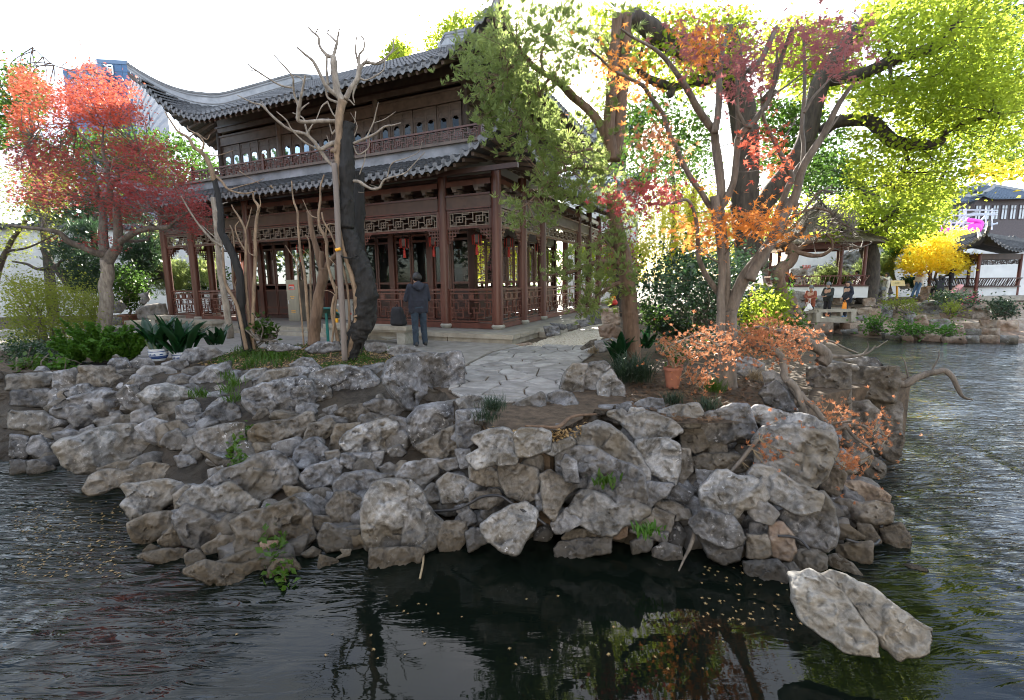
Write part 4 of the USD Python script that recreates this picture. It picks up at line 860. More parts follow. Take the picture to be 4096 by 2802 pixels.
addr('C', [(570,1060),(620,960),(680,930),(840,980),(900,1060),(1080,1040),(1180,1080),(1080,1150),(960,1180),(880,1260),(780,1240),(640,1160),(580,1120)], 'limestone_pale', 1., push=.25, pit=.3)
addr('C', [(330,800),(400,770),(520,850),(590,880),(500,960),(420,1140),(360,1080),(350,930)], 'limestone_brown', 1., push=.1); addr('C', [(410,1190),(540,1070),(580,1130),(640,1170),(530,1240),(440,1250)], 'limestone', .9, push=.1)
addr('C', [(0,720),(120,720),(290,760),(300,860),(270,970),(200,990),(80,960),(20,850)], 'limestone_brown', .9)
addr('C', [(280,960),(340,930),(350,1060),(300,1090)], 'limestone')
addr('C', [(450,1390),(480,1340),(640,1320),(870,1300),(860,1400),(700,1430),(530,1480),(460,1450)], 'limestone', .8)
addr('C', [(560,1230),(740,1240),(860,1290),(620,1320),(500,1300)], 'limestone_brown', .7)
# --- right bank
addr('C', [(870,310),(960,290),(1000,350),(1080,330),(1140,310),(1230,320),(1360,380),(1430,440),(1350,490),(1200,500),(1110,530),(1050,460),(960,360)], 'limestone_pale', 1., push=.28); addr('C', [(1010,340),(1040,270),(1130,270),(1180,320),(1130,380),(1030,370)], 'limestone_pale', 1., push=.32)
addr('C', [(1270,290),(1450,245),(1570,240),(1600,300),(1570,400),(1430,410),(1360,360)], 'limestone_pale', .9, push=.2); addr('C', [(1080,230),(1180,190),(1290,200),(1300,280),(1240,290),(1130,270)], 'limestone', .8); addr('C', [(940,260),(1020,235),(1060,270),(1000,290)], 'limestone')
addr('C', [(1090,540),(1130,530),(1340,520),(1400,560),(1410,680),(1380,850),(1330,860),(1250,790),(1180,770),(1130,650)], 'limestone_pale', 1., push=.22, pit=.5)
addr('C', [(1150,940),(1170,860),(1370,870),(1320,960),(1230,1000),(1180,1060)], 'limestone', .9, push=.15); addr('C', [(1590,470),(1640,330),(1760,290),(1880,250),(1960,250),(2020,430),(2010,500),(1900,490),(1780,530),(1640,500)], 'limestone', 1.1, push=.2, fac=10)
addr('D', [(-10,290),(60,255),(200,300),(300,320),(450,340),(560,390),(650,430),(650,480),(450,440),(300,420),(160,420),(100,380),(10,340)], 'limestone_pale', .8, push=.2); addr('C', [(1440,420),(1600,440),(1640,560),(1560,610),(1450,560)], 'limestone_brown', .7); addr('C', [(1400,590),(1500,600),(1520,760),(1440,860),(1400,780)], 'limestone_brown', .6)
addr('C', [(1510,680),(1640,640),(1850,640),(1980,690),(1930,760),(1760,790),(1560,740)], 'limestone_brown', .7); addr('C', [(1660,540),(1790,520),(1800,620),(1670,630)], 'limestone_brown', .8); addr('C', [(1560,760),(1700,770),(1640,850),(1590,880)], 'limestone', .7)
addr('C', [(1615,900),(1720,790),(1800,785),(1880,830),(2000,840),(2080,900),(2110,970),(2040,1030),(1900,1040),(1870,1110),(1760,1120),(1640,1060),(1620,1000)], 'limestone_pale', 1.1, push=.28, pit=.25, fac=10)
addr('C', [(1530,1170),(1600,1080),(1700,1110),(1860,1150),(1930,1290),(1900,1340),(1800,1360),(1680,1310),(1570,1260)], 'limestone', 1., push=.28); addr('C', [(1590,1290),(1800,1360),(1920,1350),(1900,1460),(1780,1500),(1660,1440)], 'limestone', .9, push=.1)
addr('C', [(1030,1210),(1070,1150),(1240,1070),(1380,1130),(1340,1240),(1200,1240)], 'limestone_brown', .9); addr('C', [(1200,1020),(1370,1010),(1500,1080),(1510,1140),(1390,1150),(1300,1090)], 'limestone_brown', .8); addr('C', [(870,1280),(930,1190),(1010,1180),(1000,1280),(930,1300)], 'sandstone', .9)
addr('C', [(1220,1390),(1300,1340),(1430,1380),(1440,1450),(1330,1480),(1220,1440)], 'limestone', .8); addr('C', [(1040,1330),(1130,1290),(1210,1320),(1190,1390),(1060,1420)], 'limestone', .8); addr('C', [(1260,970),(1400,880),(1520,950),(1480,1000),(1350,1000)], 'limestone', .7)
addr('C', [(1030,1240),(1200,1250),(1340,1260),(1320,1330),(1150,1290)], 'limestone', .7)
addr('D', [(50,540),(130,450),(350,430),(450,460),(640,490),(640,600),(600,680),(580,800),(500,870),(340,860),(240,780),(90,700),(60,600)], 'limestone_pale', 1., push=.3, fac=4)
addr('D', [(0,780),(60,730),(180,760),(340,870),(500,930),(560,970),(540,1060),(440,1090),(330,1070),(150,980),(100,900)], 'limestone_pale', .9, push=.3); addr('D', [(500,990),(570,940),(620,1010),(650,1100),(680,1250),(660,1340),(600,1380),(520,1340),(400,1320),(330,1230),(240,1110),(300,1090),(450,1090)], 'limestone', 1., push=.3, fac=5)
addr('D', [(0,1010),(100,990),(220,1100),(170,1180),(60,1150),(0,1100)], 'limestone', .9, push=.25); addr('D', [(0,1180),(140,1190),(160,1260),(0,1280)], 'limestone')
addr('D', [(700,900),(760,860),(880,860),(1040,920),(1100,970),(1090,1000),(880,1000),(760,960)], 'sandstone', .7); addr('D', [(590,1030),(720,1000),(900,1040),(1000,1020),(1120,1050),(1120,1150),(1000,1190),(880,1180),(720,1120),(620,1080)], 'limestone_brown', .8)
addr('D', [(600,760),(680,720),(750,790),(740,850),(690,950),(620,930),(570,900)], 'limestone_brown', .8); addr('D', [(1040,1220),(1200,1190),(1260,1280),(1250,1400),(1200,1440),(1060,1330)], 'limestone_brown', .9); addr('D', [(860,1190),(960,1200),(1040,1330),(950,1330),(880,1280)], 'limestone_brown', .8)
addr('D', [(170,1190),(250,1180),(330,1280),(350,1400),(300,1470),(160,1420),(160,1280)], 'sandstone', .9, push=.1); addr('D', [(-20,1280),(130,1280),(160,1420),(100,1460),(-20,1440)], 'limestone_brown', .9, push=.1); addr('D', [(350,1470),(420,1400),(560,1400),(600,1450),(600,1530),(500,1560),(390,1530)], 'limestone_pale', .9)
addr('D', [(620,1450),(680,1430),(800,1500),(880,1590),(720,1580),(640,1500)], 'limestone_pale', .8); addr('D', [(700,1370),(960,1330),(960,1480),(880,1500),(700,1420)], 'limestone_brown', .7); addr('D', [(670,1190),(780,1200),(900,1290),(800,1310),(690,1290)], 'limestone_brown', .6)
addr('F', [(1240,560),(1370,540),(1480,520),(1590,560),(1590,710),(1480,680),(1340,640),(1240,610)], 'limestone_brown', .8); addr('F', [(160,500),(300,490),(420,490),(470,560),(480,650),(380,690),(240,640),(180,580)], 'limestone', .9); addr('F', [(460,510),(540,500),(590,560),(560,640),(490,600)], 'limestone')
addr('F', [(540,470),(600,400),(700,410),(800,480),(740,540),(640,540)], 'limestone_pale', .8); addr('F', [(820,490),(900,440),(1000,520),(1050,600),(1000,620),(900,560)], 'limestone_brown', .8); addr('F', [(1040,600),(1130,650),(1290,730),(1300,790),(1160,700),(1060,650)], 'limestone_brown', .7); addr('F', [(970,350),(1160,340),(1160,480),(1080,500),(980,420)], 'limestone_brown', .8)
addr('8', [(110,1380),(180,1370),(290,1430),(340,1500),(330,1600),(250,1560),(150,1500)], 'limestone_pale', .8); addr('D', [(130,80),(200,65),(260,110),(330,220),(370,290),(250,270),(130,220),(90,150)], 'limestone', .9)
addr('7', [(1870,1270),(1980,1260),(2090,1310),(2080,1390),(1940,1400),(1880,1360)], 'limestone_pale', .9, y=7.2)
for i, (poly, m, th, y, pit, push, fac, name, k) in enumerate(RK):
    u = np.mean([p[0] for p in poly]); par = left_rocks if u < 960 else front_rocks if u < 2420 else right_rocks
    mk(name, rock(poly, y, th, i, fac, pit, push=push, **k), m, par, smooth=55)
# small stones wedged behind and between the big ones
rf = np.random.default_rng(44)
for par, u0, u1, n in ((left_rocks, 40,970,110),(front_rocks, 960,2430,150),(right_rocks, 2420,3560,110)):
    for i in range(n):
        u = rf.uniform(u0, u1); vw, vt = lerp(WLINE, u), lerp(RIM_T, u); t_ = rf.uniform(.02,1.02); c = face(u, vt+(vw-vt)*t_)+[0,.33,0]
        sz = rf.uniform(.11,.24); v, f = boulder(sz, 900+i+int(u0),3,(1,.8, rf.uniform(.55,.9))); a_ = rf.uniform(0,6.3); R_ = np.array([[math.cos(a_),-math.sin(a_),0],[math.sin(a_), math.cos(a_),0],[0,0,1]])
        mk('rock', (v @ R_.T+c, f),('limestone', 'limestone_brown', 'limestone')[i % 3], par, smooth=55)
# --- stones that stand apart from the bank
def stones(name, label, cat, items, loc, mm='limestone_pale', group=None):
    t = thing(name, label, cat, loc)
    for i, (key, pts, y, th, m, *rest) in enumerate(items):
        mk('rock', rock(Z(key, pts), y, th, 300+i+int(loc[0]*31+loc[1]*77) % 97, rest[0] if rest else 6, grow=.065 if name == 'flat_boulder' else .08), m or mm, t, smooth=55)
    return t
stones('rock_pillar', 'squared brown rock pillar stacked in blocks beside the bright water', 'rock pillar', [
    ('8', [(510,1330),(570,1280),(700,1290),(850,1320),(860,1350),(700,1360),(580,1355)],6.75,.7, 'limestone_pale'),('8', [(750,1270),(850,1258),(1000,1260),(1050,1320),(990,1350),(860,1320)],6.9,.7, 'limestone_pale'),('8', [(1010,1345),(1120,1330),(1168,1335),(1168,1400),(1060,1400)],6.75,.7, 'limestone_pale'),
    ('D', [(460,-40),(620,-70),(790,-60),(790,60),(790,210),(700,230),(560,190),(485,150),(470,60)],6.55,.55, 'limestone_brown', 3),('D', [(780,-60),(990,-40),(1165,-55),(1170,100),(1150,170),(1130,212),(960,205),(800,215)],6.6,.55, 'limestone_brown', 3),
    ('D', [(640,280),(790,215),(800,300),(780,420),(700,420),(640,400)],6.4,.6, 'limestone_brown', 4),('D', [(790,240),(930,205),(1010,300),(1010,600),(890,600),(760,560),(700,470),(780,400)],6.3,.5, 'limestone_brown', 3),('D', [(940,210),(1130,215),(1200,230),(1195,440),(1150,450),(1040,470),(1015,320)],6.45,.5, 'limestone_brown', 4),
    ('D', [(1010,490),(1200,450),(1215,500),(1190,640),(1150,690),(1080,660),(1010,600)],6.3,.6, 'limestone_brown', 4),('D', [(650,560),(750,610),(900,610),(940,640),(1060,720),(1050,800),(1020,850),(860,840),(720,760),(640,680)],6.1,.6, 'limestone_brown', 5)],(5.0,6.6, WZ))
stones('flat_boulder', 'flat pale cracked boulder jutting into the pond at the lower right, split in two', 'boulder', [
    ('F', [(515,590),(600,600),(680,570),(800,640),(960,780),(1010,860),(1090,980),(1165,1060),(1200,1130),(1205,1220),(1100,1220),(950,1190),(850,1110),(700,1000),(610,940),(560,780),(540,700)],2.92,.62, 'boulder_pale', 4),
    ('F', [(700,590),(820,580),(960,620),(1050,660),(1160,700),(1300,800),(1450,910),(1620,1020),(1600,1200),(1540,1240),(1380,1250),(1250,1140),(1190,1050),(1110,920),(1000,800),(860,690)],2.88,.66, 'boulder_pale', 4)],(2.2,3.4, WZ))
stones('path_rocks', 'pair of low blue grey boulders bordering the near end of the flagstone path', 'boulder', [('C', [(110,240),(200,200),(340,150),(360,280),(340,370),(210,370)],5.75,.8, 'limestone', 4),('C', [(370,250),(390,160),(480,130),(570,150),(620,230),(560,290),(420,350),(350,280)],5.85,.8, 'limestone', 5),('C', [(600,410),(640,355),(700,370),(720,400),(650,440)],5.6,.9, 'limestone_pale')],(.3,5.8,0))
stones('path_rocks', 'group of upright jagged grey rocks beside the path and the clump of mondo grass', 'boulder', [('7', [(480,1500),(510,1400),(580,1310),(690,1310),(660,1420),(650,1540),(600,1570)],6.5,.9, 'limestone_pale'),('7', [(660,1530),(670,1400),(720,1300),(830,1290),(870,1330),(800,1420),(770,1500),(740,1550)],6.6,.8, 'limestone_pale'),('7', [(770,1480),(820,1400),(890,1365),(950,1450),(990,1570),(985,1680),(920,1760),(850,1730),(800,1640)],6.2,.8, 'limestone_pale'),('7', [(665,1560),(750,1540),(775,1600),(700,1640),(660,1610)],6.35,.8, 'limestone_brown')],(1.2,6.4,0))
stones('border_rocks', 'upright tan rock and low stones at the far end of the pebble path', 'boulder', [('7', [(810,880),(940,855),(945,990),(880,1000),(820,990)],11.5,.7, 'sandstone'),('7', [(790,1010),(880,990),(960,1030),(960,1080),(870,1100),(800,1080)],11., .8, 'sandstone'),('7', [(760,1130),(900,1105),(980,1140),(960,1170),(840,1200),(760,1210)],9.6,.8, 'limestone_pale'),('7', [(640,1180),(720,1120),(770,1110),(740,1160),(650,1190)],10., .8, 'limestone_brown')],(2.6,10.5,0))
stones('border_rocks', 'low dark stones lining the foot of the hall podium beside the pebble path', 'boulder', [('7', [(350,1010),(470,1005),(475,1070),(370,1080)],12.6,.8, 'limestone'),('7', [(400,980),(490,990),(540,1010),(500,1035),(440,1010)],13., .8, 'limestone'),('7', [(530,990),(600,985),(610,1020),(540,1030)],13.4,.8, 'limestone'),('7', [(610,960),(740,960),(785,985),(650,1005)],14.2,.7, 'limestone'),('7', [(680,900),(800,890),(810,980),(700,970)],15., .6, 'limestone'),('7', [(130,1150),(240,1135),(260,1150),(180,1168)],11.2,.6, 'sandstone')],(.9,13.4,0))
stones('scholar_rock', 'pale upright scholar rock standing behind the terracotta bonsai pot', 'rock', [('5', [(1100,750),(1180,735),(1190,790),(1150,830),(1110,820),(1130,780)],17.5,.9, 'limestone_pale')],(-9.6,17.5,0))
stones('garden_rocks', 'mossy grey stones behind the terracotta bonsai pot left of the veranda', 'rock', [('5', [(880,830),(950,800),(1000,850),(960,900),(890,890)],17., .9, 'limestone'),('5', [(1090,880),(1150,840),(1310,830),(1325,930),(1200,940),(1100,940)],17.5,.8, 'limestone_pale'),('5', [(860,940),(960,940),(970,990),(860,995)],15.8,.8, 'limestone')],(-10.5,17,0))
stones('path_edging', 'row of low stones edging the sunlit court beside the red maple trunk', 'edging', [('5', [(620,1050),(690,1035),(760,1060),(750,1080),(640,1080)],14.5,.8, 'limestone'),('5', [(860,1035),(940,1025),(945,1055),(860,1062)],14.6,.8, 'limestone'),('5', [(950,1025),(1060,1010),(1070,1040),(960,1052)],15,.8, 'limestone'),('5', [(1070,1015),(1180,1005),(1180,1030),(1080,1038)],15.2,.8, 'limestone'),('5', [(450,1140),(540,1130),(560,1160),(470,1170)],12.8,.8, 'limestone')],(-10,14.6,0))
# --- far bank of the pond
far_rocks = thing('rockery', 'sunlit tan stone bank across the pond below the yellow tree', 'rockery', (17,20, WZ))
mk('mortar_core', core(np.arange(3300,4300,12), True, 1.5,1.1,9), 'sandstone', far_rocks)
FR = [('8', [(1310,860),(1400,810),(1530,820),(1555,900),(1430,945),(1350,920)]),('8', [(1620,910),(1700,850),(1880,850),(1915,920),(1850,975),(1700,975),(1640,940)]),('8', [(1310,940),(1390,920),(1420,1000),(1380,1025),(1310,1010)]),('8', [(1430,960),(1560,950),(1600,1000),(1500,1030),(1430,1010)]),
      ('8', [(1690,985),(1822,985),(1822,1026),(1690,1026)]),('8', [(1830,962),(1975,962),(1975,1016),(1840,1020)]),('8', [(1720,1032),(1830,1032),(1830,1080),(1720,1080)]),('8', [(1838,1026),(1975,1026),(1975,1080),(1838,1078)]),('8', [(1510,905),(1590,910),(1605,940),(1530,950)]),
      ('8', [(1080,1070),(1200,1070),(1215,1110),(1130,1126),(1085,1105)]),('8', [(1290,1090),(1400,1075),(1520,1080),(1505,1140),(1310,1132)]),('8', [(1520,1100),(1700,1090),(1720,1140),(1530,1160)]),('8', [(1722,1086),(1812,1086),(1816,1152),(1720,1160)]),('8', [(1826,1086),(1975,1086),(1975,1152),(1838,1152)]),('8', [(1210,1090),(1290,1085),(1300,1125),(1220,1128)]),
      ('8', [(725,1040),(850,1030),(852,1070),(760,1084)]),('8', [(950,1040),(1042,1035),(1042,1090),(960,1092)]),('8', [(860,1000),(940,990),(950,1040),(870,1050)]),('8', [(840,930),(922,925),(922,972),(850,974)]),('8', [(850,870),(962,858),(962,902),(870,906)]),('8', [(905,790),(990,785),(992,855),(905,856)]),('8', [(1040,840),(1090,830),(1132,860),(1120,930),(1060,962),(1030,922)]),('8', [(1130,880),(1200,870),(1230,930),(1140,940)]),
      ('8', [(960,870),(1030,870),(1035,960),(960,960)]),('8', [(1230,900),(1310,900),(1310,1000),(1230,1000)]),('8', [(1980,850),(2120,850),(2120,960),(1980,960)]),('8', [(1980,970),(2120,970),(2120,1080),(1980,1080)]),('8', [(1980,1086),(2120,1086),(2120,1160),(1980,1160)]),('8', [(1370,700),(1440,695),(1460,740),(1440,810),(1370,810),(1360,760)]),('8', [(1640,1000),(1690,990),(1690,1080),(1650,1080)]),('8', [(1050,1060),(1080,1060),(1085,1110),(1050,1105)])]
for i, (k, p) in enumerate(FR): mk('rock', rock(Z(k, p), None, .9,500+i, 5, far=True, res=.07), 'sandstone' if i % 3 else 'limestone_pale', far_rocks, smooth=55)
lb = thing('rockery', 'stone bank under the left end of the stone footbridge', 'rockery', (12,20, WZ))
for i, (k, p, y) in enumerate([('8', [(290,800),(350,780),(400,900),(430,990),(300,1000),(260,900)],19.5),('8', [(450,1050),(560,1045),(600,1090),(470,1100)],19.),('8', [(470,1100),(600,1095),(610,1130),(500,1150)],18.),('8', [(350,730),(430,740),(430,860),(350,860)],24.),('8', [(260,940),(360,940),(380,1000),(280,1030)],16.),('8', [(490,780),(580,770),(590,880),(500,890)],26.),('8', [(640,770),(720,760),(740,850),(650,860)],27.),('8', [(500,1150),(600,1140),(620,1200),(520,1220)],16.)]):
    mk('rock', rock(Z(k, p), y, .8,560+i, 6, res=.08), 'limestone_pale' if i % 2 else 'sandstone', lb, smooth=55)
mt = thing('rock_mountain', 'tall grey artificial rock mountain behind the pavilion and the dark tree trunk', 'rockery', (20,33,0))
for i, (p, y) in enumerate([([(640,520),(700,480),(760,520),(740,580),(650,580)],33.),([(700,470),(780,420),(860,425),(920,500),(880,560),(780,520)],34.),([(760,520),(880,540),(900,640),(780,620)],33.),([(860,540),(950,540),(950,700),(870,700)],34.),([(470,560),(560,540),(620,600),(600,680),(480,680)],33.),([(100,560),(200,530),(220,640),(120,660)],31.),([(340,560),(480,540),(500,640),(380,660)],34.),([(1000,640),(1100,660),(1120,740),(1000,780)],32.),([(1190,680),(1260,670),(1270,700),(1200,710)],31.),([(60,680),(140,690),(140,760),(60,770)],28.),([(60,800),(180,800),(200,880),(80,900)],26.)]):
    mk('rock', rock(Z('8', p), y, .9,590+i, 9, pit=.6, res=.10), 'limestone_pale', mt, smooth=55)
v, f = boulder(1., 71,4,(7.0,2.2,2.6)); mk('earth_core', (v+at(*Z('8', [(560,690)])[0],35.5)*[1,1,0], f), 'limestone', mt, smooth=55)
# ================================================================ trees and plants
def px(pts, y):
    """pixel points with depth -> world; y is one depth or one per point"""
    y = np.broadcast_to(np.asarray(y, float), len(pts)) if np.ndim(y) == 0 else np.interp(np.linspace(0,1, len(pts)), np.linspace(0,1, len(y)), y)
    return np.array([at(u, v, d) for (u, v), d in zip(pts, y)])
def zl(key, pts, y, R, n=7, wob=.12, seed=0, seg=6):
    """a limb traced in a picture region; R in metres from start to end"""
    return limb(px(Z(key, pts), y), R, n, seg, wob, seed)
def crown(poly, y0, y1, n, seed, thr=.46, sc=1.1, soft_=1.):
    """leaf positions in the volume whose outline is poly (pixels), between depths y0 and y1, clumped with gaps"""
    r = np.random.default_rng(seed); pg = Polygon(poly).buffer(0); shapely.prepare(pg)
    x0, a0, x1, a1 = pg.bounds; out = np.zeros((0,3)); B = np.array(pg.exterior.coords) if pg.geom_type == 'Polygon' else np.array(max(pg.geoms, key=lambda g: g.area).exterior.coords)
    dens = np.vstack([B[:-1]+(B[1:]-B[:-1])*t for t in (0,.25,.5,.75)]); tree = cKDTree(dens); mid, hw = (y0+y1)/2,(y1-y0)/2
    R = max(min(x1-x0, a1-a0)*.36,1)
    while len(out) < n:
        q = r.uniform((x0, a0),(x1, a1),(6000,2)); q = q[shapely.contains_xy(pg, q[:, 0], q[:, 1])]
        if not len(q): continue
        d = np.clip(tree.query(q)[0]/R, 0,1); dep = np.sqrt(np.clip(1-(1-d)**2,.03,1))
        y = mid+hw*dep*r.uniform(-1,1, len(q))
        ry = (q[:, :1]-2048)/FPX*RT+(1401-q[:, 1:])/FPX*UP+FW; P = EYE+ry*(y/ry[:, 1])[:, None]
        nv = meshkit.fbm(P*sc+seed*3.1,3)+.16*np.clip(d*2,0,1)-.10
        out = np.vstack([out, P[nv > thr+r.uniform(-.05,.05, len(P))-.0]])
    out = out[:n]; sm = (.10 if y0 < 15 else .15)*soft_
    return out+r.normal(size=out.shape)*np.abs(r.normal(size=(len(out),1)))*sm
def twigs(tree_pts, targets, r, rad=.012, k=3):
    """thin twigs from the nearest limb points to leaf clumps"""
    T = cKDTree(tree_pts); out = []
    for t in targets:
        d, i = T.query(t); p = tree_pts[i]; m = (p+t)/2+r.normal(size=3)*d*.12
        out.append(tube(catmull([p, m, t],3),[rad, rad*.3],4, cap=False))
    return out
def centers(parts): return np.vstack([np.asarray(v).reshape(-1,3)[::5] for v, f in parts])

# ---- the red maple at the left
mp = thing('maple_tree', 'red Japanese maple with a grey trunk and flame coloured crown left of the hall', 'tree', gz(420,1356))
Y = 13.2
lim = [zl('5', [(828,1110),(830,960),(850,800),(835,690),(855,600),(848,480)], Y, [.20,.165,.16,.15],10,.08,1), zl('5', [(850,500),(900,420),(935,380),(940,240),(930,100),(935,0)],[Y,Y,Y-.3],[.15,.12,.10,.08],8,.1,2), zl('5', [(840,490),(835,430),(820,300),(820,150),(800,0)],[Y,Y+.3],[.13,.11,.07],8,.1,3),
       zl('5', [(845,440),(760,420),(640,370),(540,330),(480,270),(380,240),(212,220),(60,200)],[Y,Y-1.2],[.10,.07,.03],7,.1,4), zl('5', [(945,340),(1020,290),(1100,250),(1220,225),(1330,220),(1380,180),(1500,90)],[Y,Y-1.],[.09,.07,.025],7,.1,5), zl('5', [(950,320),(1060,330),(1180,320)],[Y,Y+1],[.06,.03],6,.1,6),
       zl('1', [(870,1590),(880,1480),(940,1420),(1060,1380),(1220,1350)],[Y,Y-.6],[.09,.06,.02],6,.1,7), zl('1', [(760,1590),(770,1500),(700,1380),(640,1330),(540,1240),(400,1150),(250,1080)],[Y,Y-1],[.07,.03,.015],6,.1,8), zl('1', [(880,1500),(850,1380),(860,1300),(760,1260),(730,1150),(650,1080),(580,980)],[Y,Y+.5],[.07,.04,.015],6,.1,9),
       zl('1', [(860,1340),(820,1230),(815,1100),(820,1010)], Y, [.05,.02],5,.1,10), zl('1', [(760,1000),(700,820),(640,720),(580,620)], Y+.4,[.03,.012],5,.1,11), zl('1', [(1060,1390),(1120,1300),(1110,1200)], Y-.4,[.03,.012],5,.1,12), zl('1', [(560,560),(430,520),(330,440),(260,380)], Y, [.015,.006],4,.1,13), zl('1', [(720,560),(710,460),(695,370)], Y, [.012,.005],4,.1,14), zl('1', [(930,1000),(830,860),(740,720),(700,600)], Y+.2,[.03,.012],5,.1,15)]
mk('trunk', join(lim[:1]), 'bark_pale', mp, smooth=True)
c1 = crown(Z('1', [(60,420),(212,480),(330,560),(460,620),(560,560),(640,490),(720,480),(780,560),(860,560),(930,640),(1050,640),(1130,740),(1150,880),(1200,960),(1180,1060),(1000,1080),(700,1100),(400,1120),(200,1150),(60,1150)]), Y-1.8, Y+2.0,9000,21,.55,1.9)
c2 = crown(Z('1', [(60,1080),(300,1060),(600,1090),(900,1080),(1200,1080),(1420,1160),(1540,1300),(1560,1440),(1700,1590),(1690,1780),(1580,1880),(1400,1820),(1300,1800),(1100,1860),(900,1830),(700,1740),(500,1720),(300,1660),(60,1640)]), Y-2.1, Y+1.9,15000,22,.53,1.8)
c3 = px(Z('5', [(690,340),(760,330),(880,300),(900,350),(930,400),(720,330),(420,310),(860,300),(800,290)]), Y-.4); c3 = np.repeat(c3,22,0)+rng.normal(size=(198,3))*[.12,.12,.10]
low = np.vstack(lim and [centers(lim)])
rr = np.random.default_rng(5)
for q in lim[1:]: mk('branch', q, 'bark_grey', mp, smooth=True)
mk('twigs', join(twigs(low, np.vstack([c1[::85], c2[::85]]), rr, .014)), 'bark_grey', mp, kind='stuff')
mk('upper_crown', scatter(c1, *STAR, .058, rr, .5), 'leaf_red', mp); mk('lower_crown', scatter(np.vstack([c2, c3]), *STAR, .058, rr, .45), 'leaf_crimson', mp)
# ---- yellow maple at the left edge
ym = thing('maple_tree', 'yellow leaved maple at the left edge in front of the white wall', 'tree', gz(70,1330))
mk('trunk', join([zl('d', [(-20,760),(-10,640),(20,560),(60,500)],15.5,[.12,.05],8), zl('d', [(20,570),(70,560),(150,520)],15.2,[.04,.015],6)]), 'bark_dark', ym, smooth=True)
mk('crown', scatter(crown(Z('d', [(-20,330),(60,345),(105,370),(150,400),(180,430),(165,480),(180,520),(150,560),(90,585),(20,600),(-30,590)]),14.6,17,2600,31,.50,1.6), *STAR, .075, rr, .6), 'leaf_gold', ym)
# ---- dark pines before the white wall, left of the hall
pn = thing('pine_tree', 'dark leaning pine with spreading limbs against the white wall at the left', 'tree', gz(330,1330))
plim = [zl('5', [(600,720),(540,650),(470,560),(400,510),(370,440),(345,380)],19.5,[.22,.16,.12],8), zl('5', [(390,540),(300,550),(212,510),(100,490)],19.5,[.08,.04],6), zl('5', [(460,530),(480,490),(560,480),(640,560),(700,640)],19.2,[.05,.02],6), zl('5', [(760,420),(750,250),(770,100)],20,[.14,.1],7), zl('5', [(1380,740),(1300,600),(1190,560),(1120,480),(1080,380)],21,[.14,.06],7), zl('5', [(1340,440),(1420,360),(1440,300)],21,[.1,.05],7), zl('5', [(1160,700),(1220,640),(1290,620)],21,[.06,.03],6)]
for i, q in enumerate(plim): mk('trunk' if i == 0 else 'branch', q, 'bark_dark', pn, smooth=True)
tf = tuft(9, np.random.default_rng(2),.8,.045)
for i, (poly, n, y) in enumerate([([(400,330),(640,300),(760,420),(820,480),(800,640),(600,640),(500,560),(430,460)],700,19.5),([(560,560),(800,600),(820,720),(700,760),(540,680)],500,19.2),([(940,330),(1250,260),(1300,420),(1200,560),(1000,520)],700,21),([(1000,400),(1180,380),(1280,520),(1180,620),(1040,600)],500,21),([(540,220),(760,180),(800,330),(640,330)],400,20),([(1180,580),(1330,480),(1480,520),(1520,640),(1400,740),(1200,700)],700,22),([(1560,360),(1700,380),(1720,640),(1580,690)],350,23),([(1100,260),(1340,230),(1370,330),(1250,420)],300,22)]):
    mk('foliage_pad', scatter(crown(Z('5', poly), y-1, y+1, n, 40+i, .42,1.6), *tf, .26, rr, .7), 'leaf_pine' if i > 4 else 'leaf_dark', pn)
# ---- shrubs at the left
def shrub(name, label, cat, key, poly, y0, y1, n, mat_, size, seed, leaf=DIAMOND, stem=None, thr=.40, sc=2.2, tilt=.9, group=None):
    P = Z(key, poly); c = np.mean(P, 0); yb = (y0+y1)/2; b = at(c[0], max(p[1] for p in P), yb)
    t = thing(name, label, cat, b, group); q = crown(P, y0, y1, n, seed, thr+.04, sc, 2.2 if n > 4000 else 1.)
    r = np.random.default_rng(seed)
    st = [tube(catmull([b+r.normal(size=3)*[.25*(y1-y0)*.4,.2,0],(b+p)/2+r.normal(size=3)*.12, p],3),[.022,.006],5, cap=False) for p in q[::max(1, n//26)]]
    mk('stems', join(st), 'bark_grey', t); mk('foliage', scatter(q, *leaf, size, r, tilt), mat_, t)
    return t
shrub('azalea_shrub', 'large yellow green azalea bush at the left edge beside the maple trunk', 'shrub', '5', [(60,620),(212,610),(330,630),(470,680),(600,730),(680,800),(700,900),(720,1000),(640,1050),(520,1110),(430,1150),(300,1170),(60,1190)],11.2,13.2,11000, 'leaf_azalea', .055,51)
shrub('azalea_shrub', 'dimmer green azalea bush between the yellow bush and the maple trunk', 'shrub', '5', [(560,720),(720,730),(810,760),(810,900),(790,1010),(700,1020),(640,900)],13.4,15,4200, 'leaf_azalea', .05,52)
shrub('broadleaf_shrub', 'glossy green broadleaf bush behind the red maple trunk', 'shrub', '5', [(890,560),(1000,510),(1100,580),(1180,640),(1190,740),(1050,800),(900,800)],18,20,2600, 'leaf_green', .12,53)
shrub('broadleaf_shrub', 'sunlit broadleaf bush seen through the left veranda bays', 'shrub', '5', [(1330,560),(1480,520),(1720,480),(1800,560),(1790,700),(1500,730),(1350,720)],24,26,2600, 'leaf_green', .15,54)
shrub('low_shrub', 'dark low foliage in the bottom left corner behind the rock bank', 'shrub', '5', [(60,1150),(300,1130),(470,1170),(560,1220),(500,1290),(300,1330),(60,1350)],9.6,10.8,3000, 'leaf_dark', .06,55)
shrub('dwarf_shrub', 'bright yellow green rosette plant at the left edge above the rock bank', 'plant', '5', [(212,1290),(330,1280),(380,1320),(300,1360),(180,1370),(100,1350),(100,1300)],8.8,9.2,260, 'leaf_ground', .11,56)
